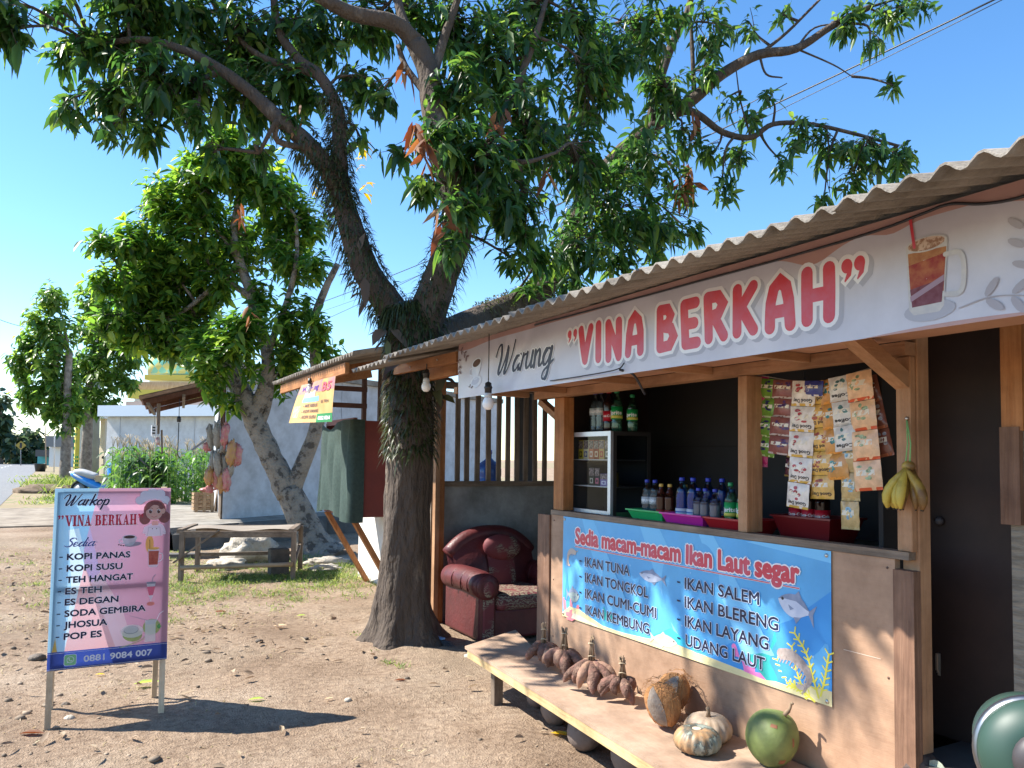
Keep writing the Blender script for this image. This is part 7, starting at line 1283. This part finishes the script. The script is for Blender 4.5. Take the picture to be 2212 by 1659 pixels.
for i, (u, v, rs, l) in enumerate(((2, 900, [(0, 860, 22), (8, 900, 24), (-12, 930, 40), (10, 950, 30)], 'tall dark tree at the left edge beyond the road'), (40, 960, [(40, 945, 22), (25, 965, 26), (48, 975, 26)], 'rounded tree beyond the road bend, left of the palm like one'), (68, 960, [(66, 938, 20), (75, 955, 22), (60, 968, 24), (80, 978, 20)], 'lighter tree beyond the road bend'), (94, 970, [(92, 960, 14), (98, 975, 16), (86, 985, 18)], 'small tree right of the far road sign'), (25, 985, [(20, 985, 24), (45, 990, 18), (0, 985, 24)], 'low dark bush at the far side of the road'))): street(l, [(u, v), (u, 1000)], 100 + 4 * i, .3, [(a, b, c, 100 + 4 * i) for a, b, c in rs], i, leaf=1.3, m=FAR, dens=260, name='far_tree', group='trees beyond the road bend')
t = street('round dark tree showing above the stall roof behind the mango limb', [(1130, 660), (1130, 760)], 16, .2, [(1100, 690, 45, 16), (1150, 650, 50, 16), (1180, 620, 35, 16), (1060, 710, 35, 16), (1200, 680, 50, 16)], 9, leaf=.16, m=MANGO, dens=160, name='dark_tree', group='trees along the street'); del t['group']

# ---- corn and bush
CORN = leafmat('corn_leaf', (.035, .09, .018), (.065, .15, .03), (.13, .22, .05), transl=.38, rough=.4); TAS = mat('corn_tassel', (.4, .3, .16))
def corn():
    t = thing('corn_plant', 'corn', 'corn plant'); MB().tube([(0, 0, 0), (.01, .01, .8), (0, 0, 1.55)], [.018, .014, .007], mat('corn_stalk', (.15, .24, .06)), n=6).build('stalk', t); Lv = Leaves(); n = 13; a = np.arange(n) * 2.5 + rng.uniform(-.4, .4, n); zz_ = np.linspace(.2, 1.4, n)
    Lv.add(np.stack([0 * a, 0 * a, zz_], 1), np.stack([np.cos(a), np.sin(a), np.full(n, 1.1)], 1), np.tile([[0, 0, 1.]], (n, 1)), rng.uniform(.5, .75, n), np.full(n, .1), rng.uniform(.6, 1.1, n)); Lv.build('leaves', CORN, t, fold=.15); tb = MB()
    for k in range(4): q = rnd.uniform(0, 6.28); tb.tube([(0, 0, 1.5), (.05 * math.cos(q), .05 * math.sin(q), 1.68), (.12 * math.cos(q), .12 * math.sin(q), 1.76)], .005, TAS, n=3)
    tb.build('tassel', t); return t
cp = corn(); first = True
for i in range(95):
    u = rnd.uniform(238, 452); d = rnd.uniform(17.5, 23); p = W(u, 1000, d=d); o = cp if first else dup(cp); first = False
    o.location = (p.x, p.y, .1); o.rotation_euler = (0, 0, rnd.uniform(0, 6.28)); s_ = rnd.uniform(.8, 1.08); o.scale = (s_, s_, s_); o['label'] = 'tall green corn plant in the plot before the pale blue fascia building'; o['group'] = 'corn plants beside the shop'
BUSH = leafmat('bush_leaf', (.015, .04, .012), (.025, .065, .02), (.05, .1, .03))
def bush(label, discs, leaf, m, wr=.4, name='leafy_shrub'):
    u, v, r, d = discs[0][:4]; t = thing(name, label, 'shrub', W(u, 1085, d=d)); base = W(u, 1085, d=d); base.z = 0; q = smooth_path([base, W(u, (v + 1085) / 2, d=d), W(u, v, d=d)], 4); mb = MB(); mb.tube(q, .03, BARKT, n=8); Lv = Leaves(); crown(discs, [q], Lv, leaf, (7, 11), 60, mb, BARKT, wr=wr, twig_r=.008, skip=.5); mb.build('stem', t); Lv.build('foliage', m, t)
bush('dark leafy shrub in the middle of the corn', [(325, 1015, 40, 18.0), (300, 990, 28, 18.0), (350, 1000, 30, 18.0), (330, 1050, 40, 18.0)], .22, BUSH); bush('yellow green shrub at the left end of the corn behind the scooter', [(236, 1020, 22, 27), (252, 1045, 26, 27), (226, 1040, 16, 27)], .25, CORN)

# ---- grasses and litter
GRASS = leafmat('grass_blade', (.07, .12, .025), (.13, .19, .045), (.26, .27, .1), transl=.35, rough=.6); DRY = leafmat('dry_grass', (.25, .2, .1), (.36, .3, .16), (.45, .4, .25), transl=.2, rough=.8)
def grass(name, label_, pts_fn, n, h, m, w=.006, lean=.55):
    P = np.array([pts_fn() for _ in range(n)]); a = rng.uniform(0, 2 * PI, n); D = np.stack([np.cos(a) * lean, np.sin(a) * lean, rng.uniform(.35, 1.2, n)], 1); Lv = Leaves(); Lv.add(P, D, np.tile([[0, 0, 1.]], (n, 1)) + rng.normal(size=(n, 3)) * .3, h * rng.uniform(.4, 1.3, n), np.full(n, w), rng.uniform(.1, .7, n)); o = Lv.build(name, m, None, fold=.1); tag(o, label_, 'grass', kind='stuff')
def tufts(cx, cy, sx, sy, k, r):
    C_ = [(rnd.gauss(cx, sx), rnd.gauss(cy, sy)) for _ in range(k)]
    def f(): c = C_[rnd.randrange(k)]; return (c[0] + rnd.gauss(0, r), c[1] + rnd.gauss(0, r), .0)
    return f
grass('grass', 'green grass growing under and around the old bench', tufts(1.7, 9.9, .75, .75, 170, .09), 9000, .085, GRASS, .007); grass('grass', 'grass tufts at the foot of the grey tree and kiosk', tufts(2.75, 10.2, .35, .8, 60, .09), 3800, .11, GRASS, .008); grass('grass', 'sparse grass sprigs on the dirt before the old bench', tufts(1.6, 8.6, .8, .55, 45, .06), 1500, .07, GRASS, .006); grass('grass', 'small weeds around the root of the big mango tree', tufts(2.0, 5.95, .15, .35, 9, .03), 260, .06, GRASS, .008)
grass('dry_grass', 'dry straw coloured grass on the left of the yard', tufts(.0, 10.5, 1.3, 2.6, 300, .14), 7000, .05, DRY, .007, lean=1.2); grass('grass', 'green tufts between the menu board and the driveway', tufts(.3, 11.8, 1.0, 2.0, 90, .1), 3000, .07, GRASS, .008)
vg = W(98, 1062, z=0); grass('verge_grass', 'tall bright grass clump on the verge left of the street tree', tufts(vg.x + .75, vg.y + 1, .35, 1.0, 40, .2), 3000, .75, GRASS, .035); v2 = W(115, 1085, z=0); grass('verge_grass', 'short grass on the verge between road and driveway', tufts(v2.x + .9, v2.y + 1., .5, 2.0, 90, .25), 5000, .2, GRASS, .03); grass('verge_grass', 'grass strip along the far verge', tufts(-.3, 48, .8, 6, 100, .4), 4000, .35, GRASS, .05)
mb = MB(); p = W(80, 1066, z=0); mb.ball((p.x + .3, p.y + .3, .0), (1.1, .7, .32), mat('earth_mound', (.2, .14, .09), (.12, .09, .06), scale=6, bump=.8, bscale=14, rough=1), n=26, fn=lambda d: 1 + .25 * fbm(d, 2.5)); tag(mb.build('earth_mound'), 'small brown earth mound on the verge before the tall grass', 'mound')
def pebbles():
    bm = bmesh.new(); bmesh.ops.create_icosphere(bm, subdivisions=1, radius=1); bv = np.array([v.co[:] for v in bm.verts]); bf = np.array([[v.index for v in f.verts] for f in bm.faces]); bm.free(); VS, FS = [], []; k = len(bv)
    for i in range(2300):
        if i < 1700: x, y = rnd.gauss(-.75, .7), rnd.uniform(4.2, 13)
        else: x, y = rnd.uniform(-1.5, 2.5), rnd.uniform(2.6, 10)
        s_ = min(.026, .0032 * rnd.paretovariate(1.9)); v = bv * (1 + rng.normal(size=bv.shape) * .16) * np.array([s_ * rnd.uniform(.8, 1.5), s_ * rnd.uniform(.8, 1.4), s_ * .6]); a = rnd.uniform(0, 6.28); R2 = np.array([[math.cos(a), -math.sin(a), 0], [math.sin(a), math.cos(a), 0], [0, 0, 1]])
        hz_ = .022 * fbm((x, y, 0), 1.1) + .010 * fbm((x, y, 3), 5.) + .005 * fbm((x, y, 7), 16.) if y < 14 else 0
        VS.append(v @ R2.T + np.array([x, y, hz_ + s_ * .2])); FS.append(bf + i * k)
    tag(fast_mesh('gravel', np.concatenate(VS), [np.concatenate(FS)], [mat('gravel', (.25, .19, .135), island=.4, rough=.95)]), 'loose stones and grit scattered over the dirt yard', 'gravel', kind='stuff')
pebbles()
Lt = Leaves(); n = 560; xs_ = np.concatenate([rng.normal(.0, 1.0, 430), rng.uniform(-.5, 2.4, 130)]); ys_ = np.concatenate([rng.uniform(6, 13.5, 430), rng.uniform(3.4, 9, 130)]); a = rng.uniform(0, 6.28, n)
Lt.add(np.stack([xs_, ys_, rng.uniform(.01, .03, n)], 1), np.stack([np.cos(a), np.sin(a), rng.uniform(-.05, .3, n)], 1), np.tile([[0, 0, 1.]], (n, 1)) + rng.normal(size=(n, 3)) * .4, rng.uniform(.04, .11, n), rng.uniform(.015, .035, n), rng.uniform(-.2, .3, n)); tag(Lt.build('leaf_litter', leafmat('dry_litter', (.16, .11, .07), (.27, .2, .135), (.38, .3, .2), transl=.1, rough=.8), None, fold=.3), 'dry brown leaf litter strewn over the yard', 'leaf litter', kind='stuff')
GLF = leafmat('fresh_fallen_leaf', (.25, .36, .08), (.3, .4, .1), (.35, .42, .14), transl=.3); YLF = leafmat('yellow_fallen_leaf', (.5, .36, .03), (.55, .42, .06), (.45, .4, .1), transl=.3); PLF = leafmat('pale_fallen_leaf', (.4, .3, .18), (.45, .36, .24), (.5, .4, .28))
for u, v, L, m, ang, l in ((287, 1478, .17, GLF, .35, 'pale green fallen leaf behind the right legs of the menu board'), (535, 1512, .1, GLF, .3, 'small green fallen leaf right of the menu board'), (205, 1457, .07, YLF, 0, 'yellow fallen leaf directly below the menu board'), (1188, 1583, .13, YLF, -.5, 'yellow green fallen leaf beside the old coconuts'), (590, 1352, .12, PLF, .2, 'pale round fallen leaf left of the mango root'), (462, 1322, .12, DEAD, .1, 'curled brown fallen leaf on the dirt between sign and mango tree'), (640, 1330, .09, GLF, .2, 'dull green fallen leaf left of the mango root'), (40, 1585, .14, DEAD, 0, 'brown curled leaf by the left foot of the menu board'), (850, 1470, .09, DEAD, .1, 'brown fallen leaf in front of the mango root'), (700, 1510, .06, PLF, .4, 'small pale leaf on the dirt above the board shadow')):
    p = W(u, v, z=.012); Lf = Leaves(); d_ = RM @ Vector((math.cos(ang), 0, -math.sin(ang))); Lf.add(np.array([p[:]]), np.array([[d_.x, d_.y, .08]]), np.array([[.0, .1, 1.]]), np.array([L]), np.array([L * .36]), np.array([.05])); tag(Lf.build('fallen_leaf', m, None, fold=.25), l, 'leaf', 'larger fallen leaves in the yard')
for u, v, s_, l in ((80, 1422, .05, 'dark stone beside the lower left of the menu board'), (142, 1522, .022, 'small stone between the front legs of the board'), (150, 1552, .026, 'buff stone in front of the board legs'), (660, 1380, .022, 'small dark stone left of the mango root'), (880, 1465, .016, 'tiny stone before the mango root'), (1012, 1418, .03, 'buff wooden chip by the broom'), (752, 1512, .02, 'small white stone right of the board shadow'), (560, 1385, .026, 'dark clod on the dirt between sign and mango tree')):
    p = W(u, v, z=.01); tag(MB().ball(p, (s_ * 1.2, s_, s_ * .7), ROCK if 'white' in l or 'buff' in l else mat('dark_stone_small', (.16, .12, .09), (.09, .07, .05), scale=30, bump=.5), n=10, fn=lambda d: 1 + .3 * fbm(Vector(d) * 2 + Vector((u, 0, 0)), 1.)).build('stone'), l, 'stone', 'single stones on the dirt')
